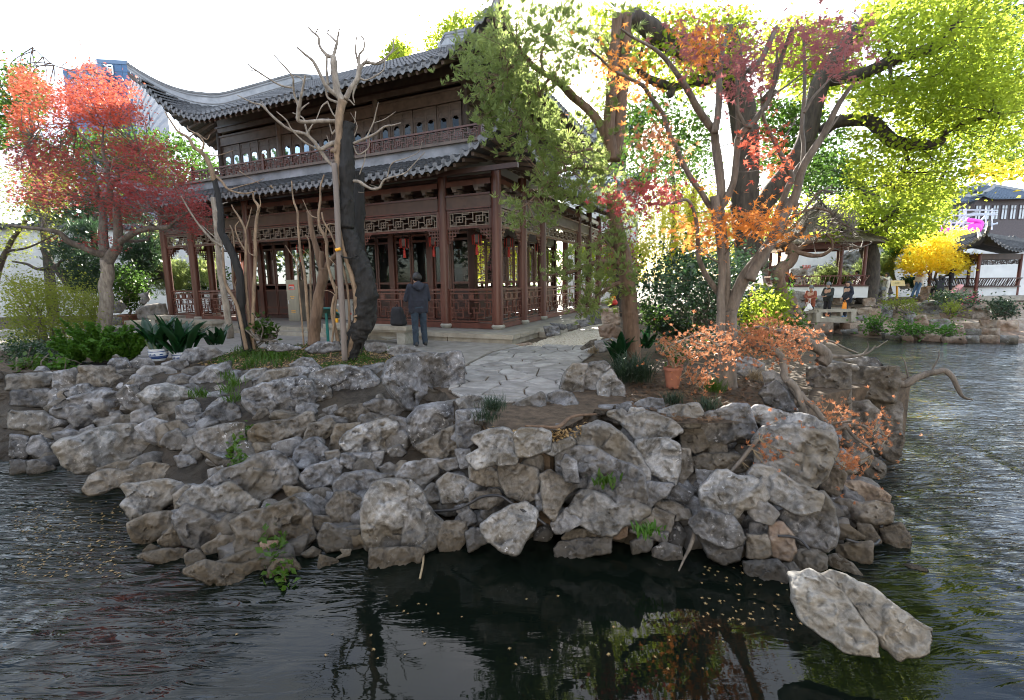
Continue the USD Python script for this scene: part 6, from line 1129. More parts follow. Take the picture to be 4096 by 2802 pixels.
# ---- the tall maple of the right bed
Y = 6.5
ml = [zl('7', [(1790,1560),(1792,1440),(1790,1300),(1800,1150),(1805,1050),(1810,960),(1800,880)], Y, [.175,.14,.13,.125,.12,.13],18,.14,1,10), zl('7', [(1760,1120),(1755,1000),(1758,900),(1755,760),(1765,640),(1765,520),(1745,300),(1722,150),(1715,50),(1706,-30)], Y-.1,[.06,.055,.05,.05,.055,.06],8,.08,2), zl('7', [(1800,930),(1790,780),(1795,640),(1790,480),(1775,300),(1760,150),(1745,20)], Y, [.07,.06,.055,.05],8,.08,3),
      zl('3', [(1712,1400),(1710,1470),(1740,1440),(1758,1330),(1745,1180),(1728,1050),(1712,940),(1700,850),(1650,780),(1600,710),(1560,650),(1520,570),(1480,500),(1440,440),(1400,380),(1330,290),(1250,210),(1170,160),(1040,90),(960,30)],[Y,Y,Y-.4,Y-.9],[.055,.06,.06,.05,.045,.04,.03,.018,.010],8,.08,4), zl('3', [(1705,860),(1730,720),(1742,560),(1742,400),(1760,280),(1775,180),(1800,100),(1840,0)],[Y-.2,Y],[.045,.04,.035,.025,.018],7,.08,5), zl('3', [(1720,1480),(1780,1420),(1840,1300),(1865,1200),(1885,1000),(1895,900),(1960,820),(2030,760),(2100,660),(2150,580),(2200,520)],[Y,Y-.5],[.05,.045,.04,.035,.025],7,.08,6),
      zl('3', [(1700,1480),(1640,1400),(1600,1330),(1540,1250),(1480,1150),(1440,1070),(1400,970),(1350,880),(1300,720),(1240,630),(1190,560),(1130,480),(1050,440),(980,400),(900,360),(800,270),(700,190)],[Y,Y-.3,Y-1.],[.04,.035,.03,.025,.018,.010],7,.08,7), zl('7', [(1755,770),(1700,690),(1640,600),(1600,520),(1578,450),(1572,330),(1566,220),(1550,120),(1520,40),(1480,0),(1400,20),(1250,40),(1150,30)],[Y,Y-.3,Y-.6],[.04,.035,.025,.018,.008],7,.08,8), zl('3', [(1480,1160),(1430,1120),(1400,1090)], Y, [.012,.006],5,.1,9), zl('3', [(1895,900),(1890,720),(1885,560),(1930,420),(1990,340),(2060,280),(2140,120),(2190,20)],[Y-.3,Y-.7],[.03,.025,.018,.010],6,.08,10), zl('3', [(1890,560),(1880,400),(1920,200),(1880,40)], Y-.4,[.02,.012,.006],5,.1,11), zl('3', [(1960,820),(1900,700),(1880,640)], Y-.4,[.02,.012],5,.1,12),
      zl('7', [(1815,930),(1850,830),(1900,700),(1960,590),(2030,500),(2080,440),(2130,370),(2186,270)],[Y,Y-.2],[.095,.085,.08,.075,.07],9,.08,13), zl('8', [(-5,640),(50,520),(110,430),(170,330),(210,250),(260,150),(310,60),(345,-20)], Y-.2,[.075,.07,.06,.055],8,.08,14), zl('8', [(70,530),(110,480),(140,380),(180,280),(210,150),(240,50),(300,0)], Y, [.06,.05,.045,.04],8,.08,15), zl('4', [(230,1500),(262,1400),(300,1300),(332,1220),(300,1150),(270,1080),(225,990),(180,900),(130,800),(100,700),(92,590),(80,550)],[Y,Y-.4],[.045,.04,.03,.02,.010],7,.08,16), zl('4', [(330,1440),(365,1350),(400,1200),(430,1110),(500,1000),(580,880),(640,760),(700,640),(760,550),(812,480)],[Y-.2,Y-.7],[.055,.05,.045,.04,.03,.018],8,.08,17),
      zl('4', [(420,1110),(425,950),(412,800),(430,600),(435,400),(430,200),(425,20)],[Y-.2,Y],[.03,.025,.02,.012],6,.08,18), zl('4', [(335,1220),(370,1150),(410,1100)], Y-.1,[.03,.03],6,.1,19), zl('4', [(430,700),(500,580),(580,490),(640,430)], Y-.4,[.02,.010],5,.1,20), zl('4', [(100,600),(180,500),(240,300),(290,150),(340,20)],[Y-.4,Y-.8],[.035,.03,.02],6,.08,21), zl('4', [(-10,820),(60,720),(150,590),(200,380),(215,200)], Y-.6,[.03,.02,.012],6,.1,22), zl('4', [(-10,380),(100,260),(170,120),(215,10)], Y-.7,[.03,.02],6,.1,23), zl('4', [(180,560),(300,480),(430,380),(620,300),(740,280)], Y-.7,[.014,.010,.005],5,.1,24), zl('4', [(580,890),(640,820),(720,710)], Y-.5,[.02,.010],5,.1,25), zl('4', [(430,1060),(500,1000),(560,940)], Y-.2,[.02,.012],5,.1,26), zl('4', [(270,900),(330,810),(380,720)], Y-.3,[.014,.006],5,.1,27),
      zl('7', [(1770,520),(1720,490),(1650,450),(1580,390),(1520,360)],[Y,Y-.5],[.014,.006],5,.1,28), zl('7', [(1765,520),(1790,430),(1860,340),(1960,260)],[Y,Y-.4],[.014,.006],5,.1,29)]
mt_, mc = tree('maple_tree', 'tall many stemmed maple with sparse red and orange leaves in the right bed', gz(*Z('7', [(1790,1530)])[0]), ml, 'bark_grey')
for i, (poly, n, m, y0, y1, thr) in enumerate([
    ([(1480,30),(1600,30),(1700,60),(1780,40),(1900,40),(2000,50),(1990,110),(1930,190),(1850,180),(1800,120),(1740,180),(1680,230),(1600,190),(1540,130)],850, 'leaf_dusty', 5.0,7.4,.54),([(1640,130),(1700,110),(1770,130),(1760,230),(1690,250),(1640,220)],260, 'leaf_dusty', 5.2,7., .54),([(1340,110),(1420,90),(1490,150),(1470,230),(1400,250),(1350,200)],210, 'leaf_orange', 5.2,6.4,.54),
    ([(1420,300),(1500,270),(1560,330),(1540,400),(1450,400)],230, 'leaf_rust', 5.6,6.8,.52),([(1370,430),(1450,415),(1540,430),(1580,440),(1540,470),(1440,480),(1390,500)],420, 'leaf_crimson', 5.4,7,.48),([(1500,530),(1560,500),(1640,480),(1700,480),(1760,480),(1810,510),(1780,545),(1700,530),(1640,560),(1560,570)],620, 'leaf_orange', 5.5,7.1,.48),
    ([(1660,300),(1740,270),(1790,310),(1830,380),(1780,430),(1700,390)],200, 'leaf_red', 5.4,7.1,.54),([(1800,60),(1900,50),(1980,120),(1900,180),(1820,150)],230, 'leaf_dusty', 5.2,6.8,.54),([(1540,60),(1640,60),(1640,140),(1560,150)],330, 'leaf_orange', 5.6,7,.52),([(1680,480),(1790,470),(1820,540),(1760,560),(1690,540)],230, 'leaf_orange', 5.5,6.8,.48)]):
    leaves(mt_, 'leaf_spray', crown(Z('d', poly), y0, y1, n, 250+i, thr, 3.2), STAR, .062, m, .8,260+i, mc, every=26, rad=.006)
# ---- the weeping lace-leaf maple
ll = [zl('8', [(560,1300),(600,1240),(560,1190),(480,1150),(400,1110),(330,1060),(250,1020)],6.3,[.09,.08,.07,.06,.04],8,.16,1), zl('7', [(1640,1165),(1720,1165),(1820,1140),(1930,1120),(2010,1150),(2080,1180),(2150,1180),(2186,1230)],[6.0,5.7],[.03,.035,.04,.045,.045],7,.14,2), zl('8', [(150,1180),(210,1210),(255,1260),(268,1340),(275,1410),(330,1480),(380,1560),(420,1620)],[5.7,5.3],[.045,.042,.04,.036],7,.12,3), zl('D', [(300,40),(345,80),(380,130),(400,200),(430,270),(440,350),(445,430),(400,480),(380,520),(355,580),(335,640)],[5.25,4.9],[.04,.035,.025,.02,.010],7,.12,4), zl('D', [(395,140),(430,190),(480,230),(530,280),(570,340),(620,390),(680,430),(760,410),(800,460),(850,510),(910,550),(960,590),(985,640)],[5.2,4.7],[.035,.032,.028,.02,.014,.008],7,.12,5), zl('D', [(640,390),(700,380),(760,370),(835,370)],4.95,[.016,.008],5,.1,6), zl('D', [(700,405),(800,395),(880,400),(960,430),(1010,450),(1085,490)],[4.95,4.7],[.018,.014,.008],5,.1,7), zl('D', [(440,540),(520,570),(580,610),(650,660),(740,730)],[4.9,4.7],[.014,.010,.006],5,.1,8),
      zl('D', [(330,640),(280,540),(260,520),(200,500)],4.85,[.010,.005],5,.1,9), zl('D', [(340,640),(400,600),(480,570)],4.8,[.010,.005],5,.1,10), zl('8', [(1175,1450),(1220,1470),(1260,1455),(1320,1415),(1400,1385),(1470,1370),(1540,1358),(1590,1390),(1620,1430),(1660,1520),(1700,1570),(1770,1590)],[6.5,6.2],[.05,.05,.045,.04,.03,.012],7,.14,11), zl('8', [(1440,1375),(1470,1310),(1500,1250),(1500,1200)],6.4,[.014,.004],5,.1,12), zl('8', [(1260,1430),(1240,1340),(1225,1280),(1200,1240)],6.5,[.014,.005],5,.1,13), zl('8', [(620,1240),(760,1250),(900,1230),(960,1200),(1000,1160)],6.9,[.035,.02,.01],6,.14,14), zl('8', [(900,1230),(940,1170),(930,1120)],6.9,[.014,.005],5,.1,15), zl('8', [(560,1190),(620,1120),(760,1180),(860,1220)],6.6,[.02,.01],5,.1,16), zl('8', [(1000,1180),(1060,1140),(1095,1115)],6.8,[.012,.004],5,.1,17), zl('8', [(330,1060),(200,1040),(80,1010),(-40,1030)],6.0,[.03,.02,.008],6,.12,18), zl('7', [(1720,1165),(1660,1100),(1600,1070),(1520,1090),(1440,1120),(1330,1170)],[5.9,5.6],[.02,.014,.006],5,.1,19), zl('7', [(1480,1230),(1500,1300),(1470,1350),(1500,1400),(1560,1480)],5.7,[.014,.008],5,.1,20), zl('C', [(2050,510),(1980,600),(1900,700),(1830,780)],4.6,[.022,.018],6,.1,21), zl('C', [(1545,1190),(1540,1280),(1510,1370),(1470,1450),(1420,1560)],[4.2,3.9],[.022,.018,.006],6,.1,22)]
lm, lc = tree('weeping_maple', 'low weeping lace leaf maple with twisted grey limbs and rusty orange leaves', gz(*Z('8', [(560,1290)])[0]), ll, 'bark_grey')
for i, (key, poly, n, y0, y1) in enumerate([('7', [(1230,1090),(1320,1080),(1480,1120),(1620,1020),(1720,1040),(1840,1020),(2186,1050),(2186,1260),(2000,1260),(1860,1310),(1700,1280),(1560,1260),(1420,1240),(1300,1240)],620,5.2,6.2),('8', [(0,960),(180,940),(330,1010),(560,1010),(560,1060),(440,1180),(420,1290),(300,1300),(120,1230),(0,1260)],520,5.4,6.6),('D', [(50,460),(280,430),(480,500),(560,560),(560,620),(380,800),(200,760),(40,720)],210,4.4,4.9),('D', [(460,220),(700,210),(860,360),(840,450),(700,440),(560,330)],110,4.7,5.3),('D', [(660,600),(780,580),(860,700),(900,740),(800,760),(700,690)],120,4.5,4.9),('D', [(900,480),(1080,340),(1110,470),(1020,600),(940,600)],80,4.6,5.2),('D', [(280,840),(350,780),(340,1000),(300,1010)],60,4.4,4.7),('7', [(1700,1400),(1480,1380),(1560,1480),(1620,1470)],90,5.4,5.9)]):
    P = crown(Z(key, poly), y0, y1, n, 280+i, .44,4.0); r = np.random.default_rng(290+i)
    mk('leaf_spray', scatter(P, *ntf, .045, r, 1.2), 'leaf_rust', lm, kind='stuff'); mk('twigs', join(twigs(lc, P[::6], r, .0045)), 'dry_twig', lm, kind='stuff')
# ---- big old trees behind
bl = [zl('8', [(30,560),(0,400),(-30,200),(-50,0)],12.3,[.36,.34,.32],14,.10,1), zl('3', [(1960,1640),(1945,1450),(1950,1250),(1960,1050),(1945,850),(1920,650),(1860,480),(1760,360),(1640,280),(1500,210),(1360,140),(1250,80),(1150,0),(1050,-80)],[12.3,12,11],[.33,.31,.29,.30,.26,.24,.24,.22,.16],14,.10,2), zl('3', [(1920,620),(1890,400),(1860,200),(1830,0)],12.3,[.2,.14],9,.1,3), zl('3', [(1740,330),(1640,440),(1530,440),(1440,470),(1380,490),(1300,475),(1200,440),(1130,390),(1080,310),(1120,240),(1130,170)],[11.8,11],[.13,.11,.10,.09,.06,.03],9,.12,4), zl('3', [(1380,490),(1360,560),(1330,530)],11.2,[.07,.05],7,.1,5), zl('3', [(1400,150),(1350,60),(1300,0)],11.5,[.08,.05],7,.1,6)]
ot, oc = tree('old_tree', 'massive dark trunked tree with a limb leaning left over the path', gz(*Z('8', [(30,560)])[0], ), bl, 'bark_dark')
leaves(ot, 'crown', crown(Z('d', [(1330,20),(1560,20),(1700,20),(1720,120),(1660,200),(1560,230),(1470,200),(1380,170)]),10.5,14,5200,301,.47,1.0), DIAMOND, .12, 'leaf_lime', .9,302, oc, 'bark_dark', 200)
leaves(ot, 'crown', crown(Z('d', [(1350,220),(1480,200),(1600,230),(1620,330),(1560,420),(1440,440),(1360,400)]),12,17,3600,303,.52,1.0), DIAMOND, .12, 'leaf_green', .9,304, oc, 'bark_dark', 200)
Y = 12.6
b2 = [zl('4', [(-40,1640),(60,1520),(140,1380),(230,1260),(330,1130),(400,1020),(450,900),(490,740),(520,600),(560,460),(620,360),(690,270),(760,190),(820,110),(900,30),(980,-60)], Y, [.26,.24,.235,.22,.21,.22,.20,.19,.2],13,.10,1), zl('4', [(590,420),(680,430),(780,415),(860,400),(950,370),(1080,310),(1200,260),(1320,220),(1450,190),(1540,145)],[Y,Y-1.2],[.17,.15,.15,.14,.13,.13,.12],10,.10,2), zl('4', [(560,860),(640,800),(700,770),(800,760),(900,755),(970,770),(1030,830),(1080,880),(1150,930),(1250,950),(1350,955),(1480,945),(1530,900),(1560,845)],[Y,Y-1.2],[.16,.15,.15,.16,.15,.14,.11,.06],10,.12,3), zl('4', [(1540,140),(1600,90),(1610,0)], Y-1.2,[.08,.05],7,.1,4), zl('4', [(700,240),(740,160),(840,30)], Y, [.14,.12],8,.1,5), zl('4', [(1115,300),(1095,180),(1060,80)], Y-1,[.05,.03],6,.1,6), zl('4', [(1115,300),(1115,460)], Y-1,[.05,.03],6,.1,7), zl('4', [(1230,960),(1240,1010),(1250,1080),(1220,1150),(1170,1220),(1130,1260),(1170,1320)],[Y-.8,Y+2],[.05,.045,.05,.06,.04],7,.14,8), zl('4', [(1560,850),(1700,780),(1850,740),(1990,700)],[Y-1,Y-2],[.06,.03],6,.1,9)]
gt, gc = tree('camphor_tree', 'dark leaning camphor tree with serpentine limbs and bright yellow green leaves at the right', gz(3000,1270), b2, 'bark_dark')
for i, (poly, y0, y1, n, m, thr) in enumerate([
    ([(1980,-70),(2200,-110),(2330,-60),(2330,130),(2250,180),(2100,180),(2000,150),(1940,90)],9.5,13.5,8200, 'leaf_lime', .45),([(1930,190),(2100,150),(2240,130),(2330,150),(2330,300),(2200,300),(2050,290),(1930,270)],10,14,9000, 'leaf_lime', .44),([(1910,290),(2100,280),(2330,300),(2330,400),(2240,430),(2140,470),(2040,440),(1920,420)],10.5,15,6200, 'leaf_lime', .48),
    ([(1720,40),(1850,40),(1960,60),(1940,200),(1850,240),(1760,230),(1720,140)],13.5,17,5200, 'leaf_lime', .48),([(1700,220),(1850,240),(1930,290),(1900,420),(1800,440),(1720,380)],14,18,4800, 'leaf_green', .48),([(2180,385),(2260,370),(2330,380),(2330,405),(2240,405)],12,14.5,450, 'leaf_yellow', .50),([(2100,-20),(2330,-40),(2330,380),(2200,360)],14,19,6000, 'leaf_green', .46)]):
    leaves(gt, 'crown', crown(Z('d', poly), y0, y1, n, 310+i, thr, 1.0), DIAMOND, .105 if i < 3 else .13, m, .9,330+i, gc, 'bark_dark', 240,.014)
Y = 27.5
b3 = [zl('8', [(925,830),(940,740),(960,640),(965,540),(960,460),(940,380),(925,320)], Y, [.55,.46,.42,.42,.44,.42],13,.10,1), zl('8', [(920,380),(905,260),(915,160),(950,60),(955,0),(940,-60)], Y, [.26,.24,.22,.2],9,.12,2), zl('4', [(930,1590),(970,1480),(920,1390),(870,1300),(855,1230),(885,1150)], Y, [.2,.22,.2,.18],9,.12,3), zl('8', [(950,380),(980,250),(990,120),(995,0)], Y, [.26,.2,.18],9,.12,4), zl('4', [(995,1590),(995,1480),(1005,1360),(960,1340),(920,1330)], Y, [.18,.16,.1],8,.1,5), zl('4', [(1005,1370),(1040,1320),(1060,1300)], Y, [.12,.07],7,.1,6), zl('8', [(930,360),(870,320),(800,270),(740,230),(680,150),(620,90),(560,20)],[Y,Y-2],[.24,.2,.18,.14,.08],9,.12,7), zl('8', [(960,350),(1000,280),(1050,230),(1120,170)], Y, [.2,.16,.1],8,.12,8), zl('8', [(990,330),(1060,280),(1100,200)], Y+.5,[.12,.06],7,.1,9), zl('4', [(1050,1560),(1200,1460),(1330,1420),(1440,1330),(1510,1240),(1560,1120),(1600,1000),(1620,930)],[Y-2,Y-9],[.12,.1,.08,.05],7,.12,10), zl('4', [(840,1260),(740,1230),(690,1200)], Y, [.1,.05],6,.1,11)]
at3, ac = tree('broad_tree', 'stout dark tree forking low on the far bank behind the bridge', at(*Z('8', [(930,825)])[0], Y), b3, 'bark_dark')
for i, (poly, y0, y1, n, m, thr) in enumerate([([(1870,440),(1960,410),(2060,440),(2160,440),(2190,490),(2120,540),(2020,560),(1940,520),(1880,500)],24,30,4200, 'leaf_lime', .48),([(1860,480),(1930,480),(1960,540),(1900,560),(1860,540)],25,29,900, 'leaf_lime', .48),([(1780,360),(1900,330),(1990,380),(1960,430),(1850,450),(1780,430)],24,30,2400, 'leaf_green', .50),([(2010,400),(2120,390),(2180,430),(2100,480),(2020,470)],20,25,1500, 'leaf_lime', .48)]):
    leaves(at3, 'crown', crown(Z('d', poly), y0, y1, n, 350+i, thr, .8), DIAMOND, .24, m, .9,360+i, ac, 'bark_dark', 160,.03)
# twiggy bare growth in front of the pavilion
bl4 = [zl('8', [(220,960),(235,860),(250,760),(235,680),(225,610),(260,540),(310,500),(340,440),(330,390),(295,370),(280,330)],11.2,[.17,.15,.13,.15,.13,.12,.13,.11],10,.2,1), zl('8', [(330,400),(400,385),(450,345),(510,335),(530,305)],[11.2,10.8],[.06,.05,.035],7,.16,2), zl('8', [(280,415),(350,410),(430,430),(500,445),(570,440),(620,415),(655,385)],[11.2,10.8],[.06,.055,.05,.04,.03],7,.16,3), zl('8', [(200,380),(310,320),(400,270),(450,200)],[11.2,10.8],[.07,.06,.03],7,.16,4), zl('8', [(655,390),(650,320),(600,270)],10.8,[.03,.02],6,.16,5), zl('8', [(530,310),(560,250),(640,200),(660,140)],10.8,[.025,.01],6,.16,6), zl('8', [(240,290),(290,200),(340,140),(420,100),(520,60)],11,[.05,.04,.02],6,.16,7), zl('8', [(420,100),(480,20),(540,-60),(600,-80)],11,[.03,.014],6,.16,8), zl('8', [(520,60),(640,100),(720,180),(800,220)],11,[.02,.008],6,.16,9), zl('8', [(600,270),(720,300),(800,370),(880,380)],10.9,[.018,.006],5,.16,10), zl('8', [(340,140),(380,40),(360,-60)],11,[.03,.012],5,.16,11), zl('8', [(560,250),(680,240),(760,290)],10.9,[.012,.005],5,.16,12)]
gn, gnc = tree('gnarled_tree', 'gnarled leaning tree with a hollow dark trunk in front of the thatched pavilion', at(*Z('8', [(220,960)])[0],11.2), bl4, 'bark_brown')
P = crown(Z('8', [(280,0),(700,-60),(900,140),(900,400),(700,420),(560,330),(300,300)]),10.2,12,420,371,.45,2.); mk('twigs', join(twigs(gnc, P, np.random.default_rng(3),.011)), 'bark_grey', gn, kind='stuff')
# ---- shrubs and background trees on the right
shrub('camellia_shrub', 'dense glossy dark camellia between the conifer and the tall maple', 'shrub', '7', [(1120,620),(1200,540),(1300,480),(1420,420),(1560,400),(1680,440),(1860,420),(2060,460),(2080,560),(1960,700),(1880,800),(1880,980),(1700,1000),(1500,960),(1300,930),(1150,800)],8.4,11.2,6200, 'leaf_dark', .085,401, thr=.44)
shrub('camellia_shrub', 'low green understory shrub behind the weeping maple', 'shrub', '7', [(1120,800),(1300,900),(1500,950),(1700,1000),(1700,1080),(1500,1060),(1300,1080),(1150,960)],9.2,10.6,1900, 'leaf_green', .075,402, thr=.44)
shrub('lit_shrub', 'sunlit lime green shrub right of the tall maple trunk', 'shrub', '7', [(1880,820),(2000,780),(2100,700),(2250,720),(2300,840),(2240,960),(2100,1040),(1900,1000)],9.5,12,2600, 'leaf_lime', .085,403, thr=.45)
shrub('lit_shrub', 'green climber around the foot of the gnarled tree', 'shrub', '8', [(110,720),(200,700),(270,790),(260,900),(180,930),(60,930),(0,860),(40,780)],10.4,11.6,1500, 'leaf_lime', .09,404)
shrub('fern_shrub', 'pale spreading juniper low behind the conifer trunk', 'shrub', '7', [(1280,980),(1420,950),(1480,1010),(1400,1090),(1280,1060)],9.2,10,900, 'leaf_strap', .09,405)
wl = thing('willow_tree', 'weeping yellow willow glowing behind the camellia', 'tree', at(2760,1180,25)); r = np.random.default_rng(6)
mk('trunk', zl('d', [(1560,660),(1565,560),(1570,470),(1580,420)],25,[.3,.22,.12],9), 'bark_brown', wl, smooth=True)
P = crown(Z('d', [(1435,520),(1450,450),(1520,425),(1600,420),(1680,440),(1740,480),(1730,580),(1650,600),(1560,600),(1470,610)]),23,27,700,411,.36,.5)
mk('hanging_strands', join([tube([p+[0,0,.5], p-[0,0,.9]],[.008,.004],3, cap=False) for p in P]), 'leaf_willow', wl, kind='stuff'); Q = np.repeat(P, 26,0)+np.c_[r.normal(size=(len(P)*26,2))*.06, r.uniform(-1., .5, len(P)*26)]
mk('leaves', scatter(Q, [(0,0,0),(.16,.5,0),(0,1.1,0),(-.16,.5,0)], DIAMOND[1],.16, r, None), 'leaf_willow', wl)
yt = thing('yellow_tree', 'brilliant yellow round tree on the far bank behind the seated people', 'tree', at(*Z('r', [(720,1040)])[0],30.))
yl = [zl('r', [(700,1040),(720,960),(740,860),(745,780)],30,[.08,.05,.03],6,.1,1), zl('r', [(680,1030),(640,960),(560,880),(500,850)],30,[.07,.04,.02],6,.1,2), zl('r', [(860,1000),(870,900),(860,800),(840,740)],30,[.06,.03],6,.1,3), zl('r', [(640,960),(700,900),(660,800)],30,[.04,.02],6,.1,4), zl('r', [(720,900),(800,830),(860,760)],30,[.04,.02],6,.1,5)]
for i, q in enumerate(yl): mk('trunk' if i == 0 else 'branch', q, 'bark_brown', yt, smooth=True)
leaves(yt, 'crown', crown(Z('r', [(360,890),(400,760),(480,680),(560,610),(640,560),(740,570),(860,620),(920,720),(980,770),(1060,800),(1050,880),(960,960),(880,990),(760,960),(640,930),(540,960),(440,960)]),28,32,8500,421,.42,1.0), DIAMOND, .17, 'leaf_yellow', .9,422, centers(yl), 'bark_brown', 160,.015)
leaves(yt, 'crown', crown(Z('r', [(800,590),(940,540),(1100,590),(1100,640),(980,660),(860,640)]),31,34,1200,423,.42,1.0), DIAMOND, .17, 'leaf_yellow', .9,424)
tp = thing('cloud_pruned_pine', 'small cloud pruned pine with a flat sunlit top beside the yellow tree', 'tree', at(*Z('r', [(300,1030)])[0],31)); 
for i, q in enumerate([zl('r', [(310,1030),(290,940),(300,840),(310,760),(300,690)],31,[.10,.08,.05],7,.12,1), zl('r', [(300,900),(360,900),(420,860)],31,[.04,.02],6,.1,2), zl('r', [(295,860),(240,830),(200,810)],31,[.04,.02],6,.1,3)]): mk('trunk' if i == 0 else 'branch', q, 'bark_dark', tp, smooth=True)
for i, (p, n, m) in enumerate([([(210,690),(260,665),(380,665),(400,695),(330,715),(230,710)],520, 'leaf_lime'),([(240,760),(330,720),(390,750),(340,790),(260,780)],300, 'leaf_green'),([(130,830),(220,790),(310,820),(320,920),(200,960),(120,930)],800, 'leaf_pine'),([(140,920),(260,930),(290,1010),(180,1020)],420, 'leaf_pine')]):
    mk('foliage_pad', scatter(crown(Z('r', p),30,32.2, n, 430+i, .40,1.4), *tf, .26, np.random.default_rng(440+i),.8), m, tp)
for nm, lab, key, poly, y0, y1, n, m, s in [('pine_shrub', 'feathery green pine bush in front of the rock mountain', '8', [(560,580),(640,555),(740,590),(800,640),(740,700),(620,690),(500,660)],28,30,1800, 'leaf_pine', .24),('pine_shrub', 'tall feathery green bush left of the stout tree trunk', '8', [(860,520),(930,480),(960,600),(900,700),(850,640)],29,31,900, 'leaf_pine', .24),('far_shrub', 'dark green bush right of the yellow information board', '8', [(1190,640),(1290,600),(1340,640),(1330,700),(1220,690)],32,33.5,1200, 'leaf_dark', .16),('far_shrub', 'clipped dark bushes along the seated people', '8', [(1440,760),(1540,730),(1640,740),(1760,770),(1840,840),(1640,820),(1560,830),(1460,800)],23,25,900, 'leaf_dark', .13),('flower_bush', 'yellow flowering plants spilling over the far rocks', '8', [(1040,800),(1160,780),(1290,790),(1340,840),(1340,900),(1230,880),(1130,850),(1040,840)],22.5,24,520, 'leaf_azalea', .12),('flower_bush', 'yellow leaved plants between the two big tan boulders', '8', [(1540,820),(1640,800),(1680,860),(1600,900),(1550,890)],21.5,23,350, 'leaf_azalea', .12),('fern_bank', 'green ferns at the waterline left of the far stones', '8', [(910,960),(990,935),(1050,970),(1040,1030),(930,1030)],20,21,420, 'leaf_fern', .13),('fern_bank', 'long bank of green ferns over the low far stones', '8', [(1100,960),(1220,950),(1240,1000),(1460,1010),(1470,1060),(1300,1070),(1130,1060)],18.8,20,760, 'leaf_fern', .12),('fern_bank', 'leafy green ferns below the right tan boulder', '8', [(1490,1010),(1620,990),(1650,1060),(1600,1090),(1500,1080)],18.6,19.6,330, 'leaf_fern', .12),('far_shrub', 'grey green shrub at the right edge over the stone wall', '8', [(1880,830),(1960,800),(2100,820),(2100,930),(1940,910)],21,22.5,1200, 'leaf_strap', .12),('far_shrub', 'shrubs on the slope left of the stone footbridge', '8', [(0,900),(120,880),(260,920),(420,960),(440,1000),(260,1010),(60,1020),(0,980)],11,14,2600, 'leaf_green', .09),('far_shrub', 'pale green shrub under the rail of the thatched pavilion', '8', [(240,720),(320,720),(340,800),(260,840),(200,800)],24,26,900, 'leaf_green', .16)]:
    shrub(nm, lab, 'shrub' if 'fern' not in nm else 'ferns', key, poly, y0, y1, n, m, s, abs(hash(lab)) % 1 + 450 + len(lab), leaf=tf if 'pine' in nm else DIAMOND, thr=.40)
pk = thing('flower_bush', 'pink azalea flowers on the rocks before the right pavilion', 'flowers', at(*Z('8', [(1740,800)])[0],25)); P = crown(Z('8', [(1680,810),(1720,780),(1800,770),(1790,800),(1730,840),(1690,830)]),24,25.4,420,471,.36,2.); mk('leaves', scatter(crown(Z('8', [(1680,830),(1800,790),(1830,840),(1720,860)]),24,25.4,500,472,.36,2.), *DIAMOND, .11, rr, .8), 'leaf_dark', pk); mk('petals', scatter(P, *STAR, .08, rr, .8), 'petal_pink', pk)
# trees that close the view behind the hall, the white wall and the far bank
def bgtree(label, poly, y0, y1, n, m, size, seed, base=None, thr=.45, sc=.7):
    P = Z('d', poly); c = np.mean(P, 0); b = at(c[0], c[1],(y0+y1)/2); b[2] = 0
    t = thing('background_tree', label, 'tree', b, 'trees closing the view'); q = crown(P, y0, y1, n, seed, thr, sc)
    tr = [limb([b, b*[1,1,0]+[.2,0, q[:, 2].min()*.6+1.], q.mean(0)],[.35,.25,.1],8,6,.1, seed)]
    mk('trunk', tr[0], 'bark_dark', t, smooth=True); leaves(t, 'crown', q, DIAMOND, size, m, .9, seed, centers(tr), 'bark_dark', 260,.04)
bgtree('leafy yellow green tree behind the red maple and the left end of the hall', [(60,330),(160,300),(300,290),(420,310),(500,360),(500,430),(440,460),(300,440),(60,440)],29,36,8000, 'leaf_green', .26,501)
bgtree('green tree rising behind the left edge of the red maple', [(-20,180),(60,110),(100,160),(110,240),(90,330),(-20,340)],24,28,3000, 'leaf_green', .2,502)
bgtree('leafy tree top showing over the hall roof left of the conifer', [(860,125),(895,95),(935,110),(940,140),(880,150)],27,30,900, 'leaf_lime', .2,503); bgtree('leafy tree top over the right end of the hall roof', [(960,110),(985,60),(1060,20),(1130,30),(1100,100),(1000,125)],27,31,2600, 'leaf_lime', .2,504)
bgtree('pale pink brown leaved tree behind the rear corner of the hall', [(1360,500),(1420,470),(1450,540),(1440,640),(1380,630),(1355,570)],19,22,1500, 'leaf_dusty', .12,505)
bgtree('hazy green tree between the tall maple stems', [(1430,330),(1560,300),(1640,360),(1620,450),(1500,470),(1420,450)],30,36,2600, 'leaf_green', .22,506, thr=.50)
bgtree('deep green trees behind the thatched pavilion', [(1700,430),(1850,420),(1960,470),(1990,560),(1880,580),(1760,560),(1700,520)],36,42,3600, 'leaf_lime', .3,507)
bgtree('green trees behind the far bank and the stout tree', [(1960,500),(2080,500),(2120,560),(2080,610),(1960,610)],36,42,1800, 'leaf_green', .3,508)
bgtree('dark evergreen behind the white wall left of the veranda', [(60,440),(200,430),(340,470),(360,560),(240,540),(60,500)],27,31,4200, 'leaf_dark', .24,509)
bgtree('sunlit green tree behind the lower right of the hall', [(1290,560),(1380,540),(1480,560),(1460,640),(1360,650)],24,30,3200, 'leaf_lime', .2,510)
bgtree('leafy tree behind the middle of the hall', [(500,480),(760,470),(1000,480),(1300,470),(1300,660),(1000,670),(700,660),(500,640)],42,48,7000, 'leaf_green', .4,511, thr=.42)
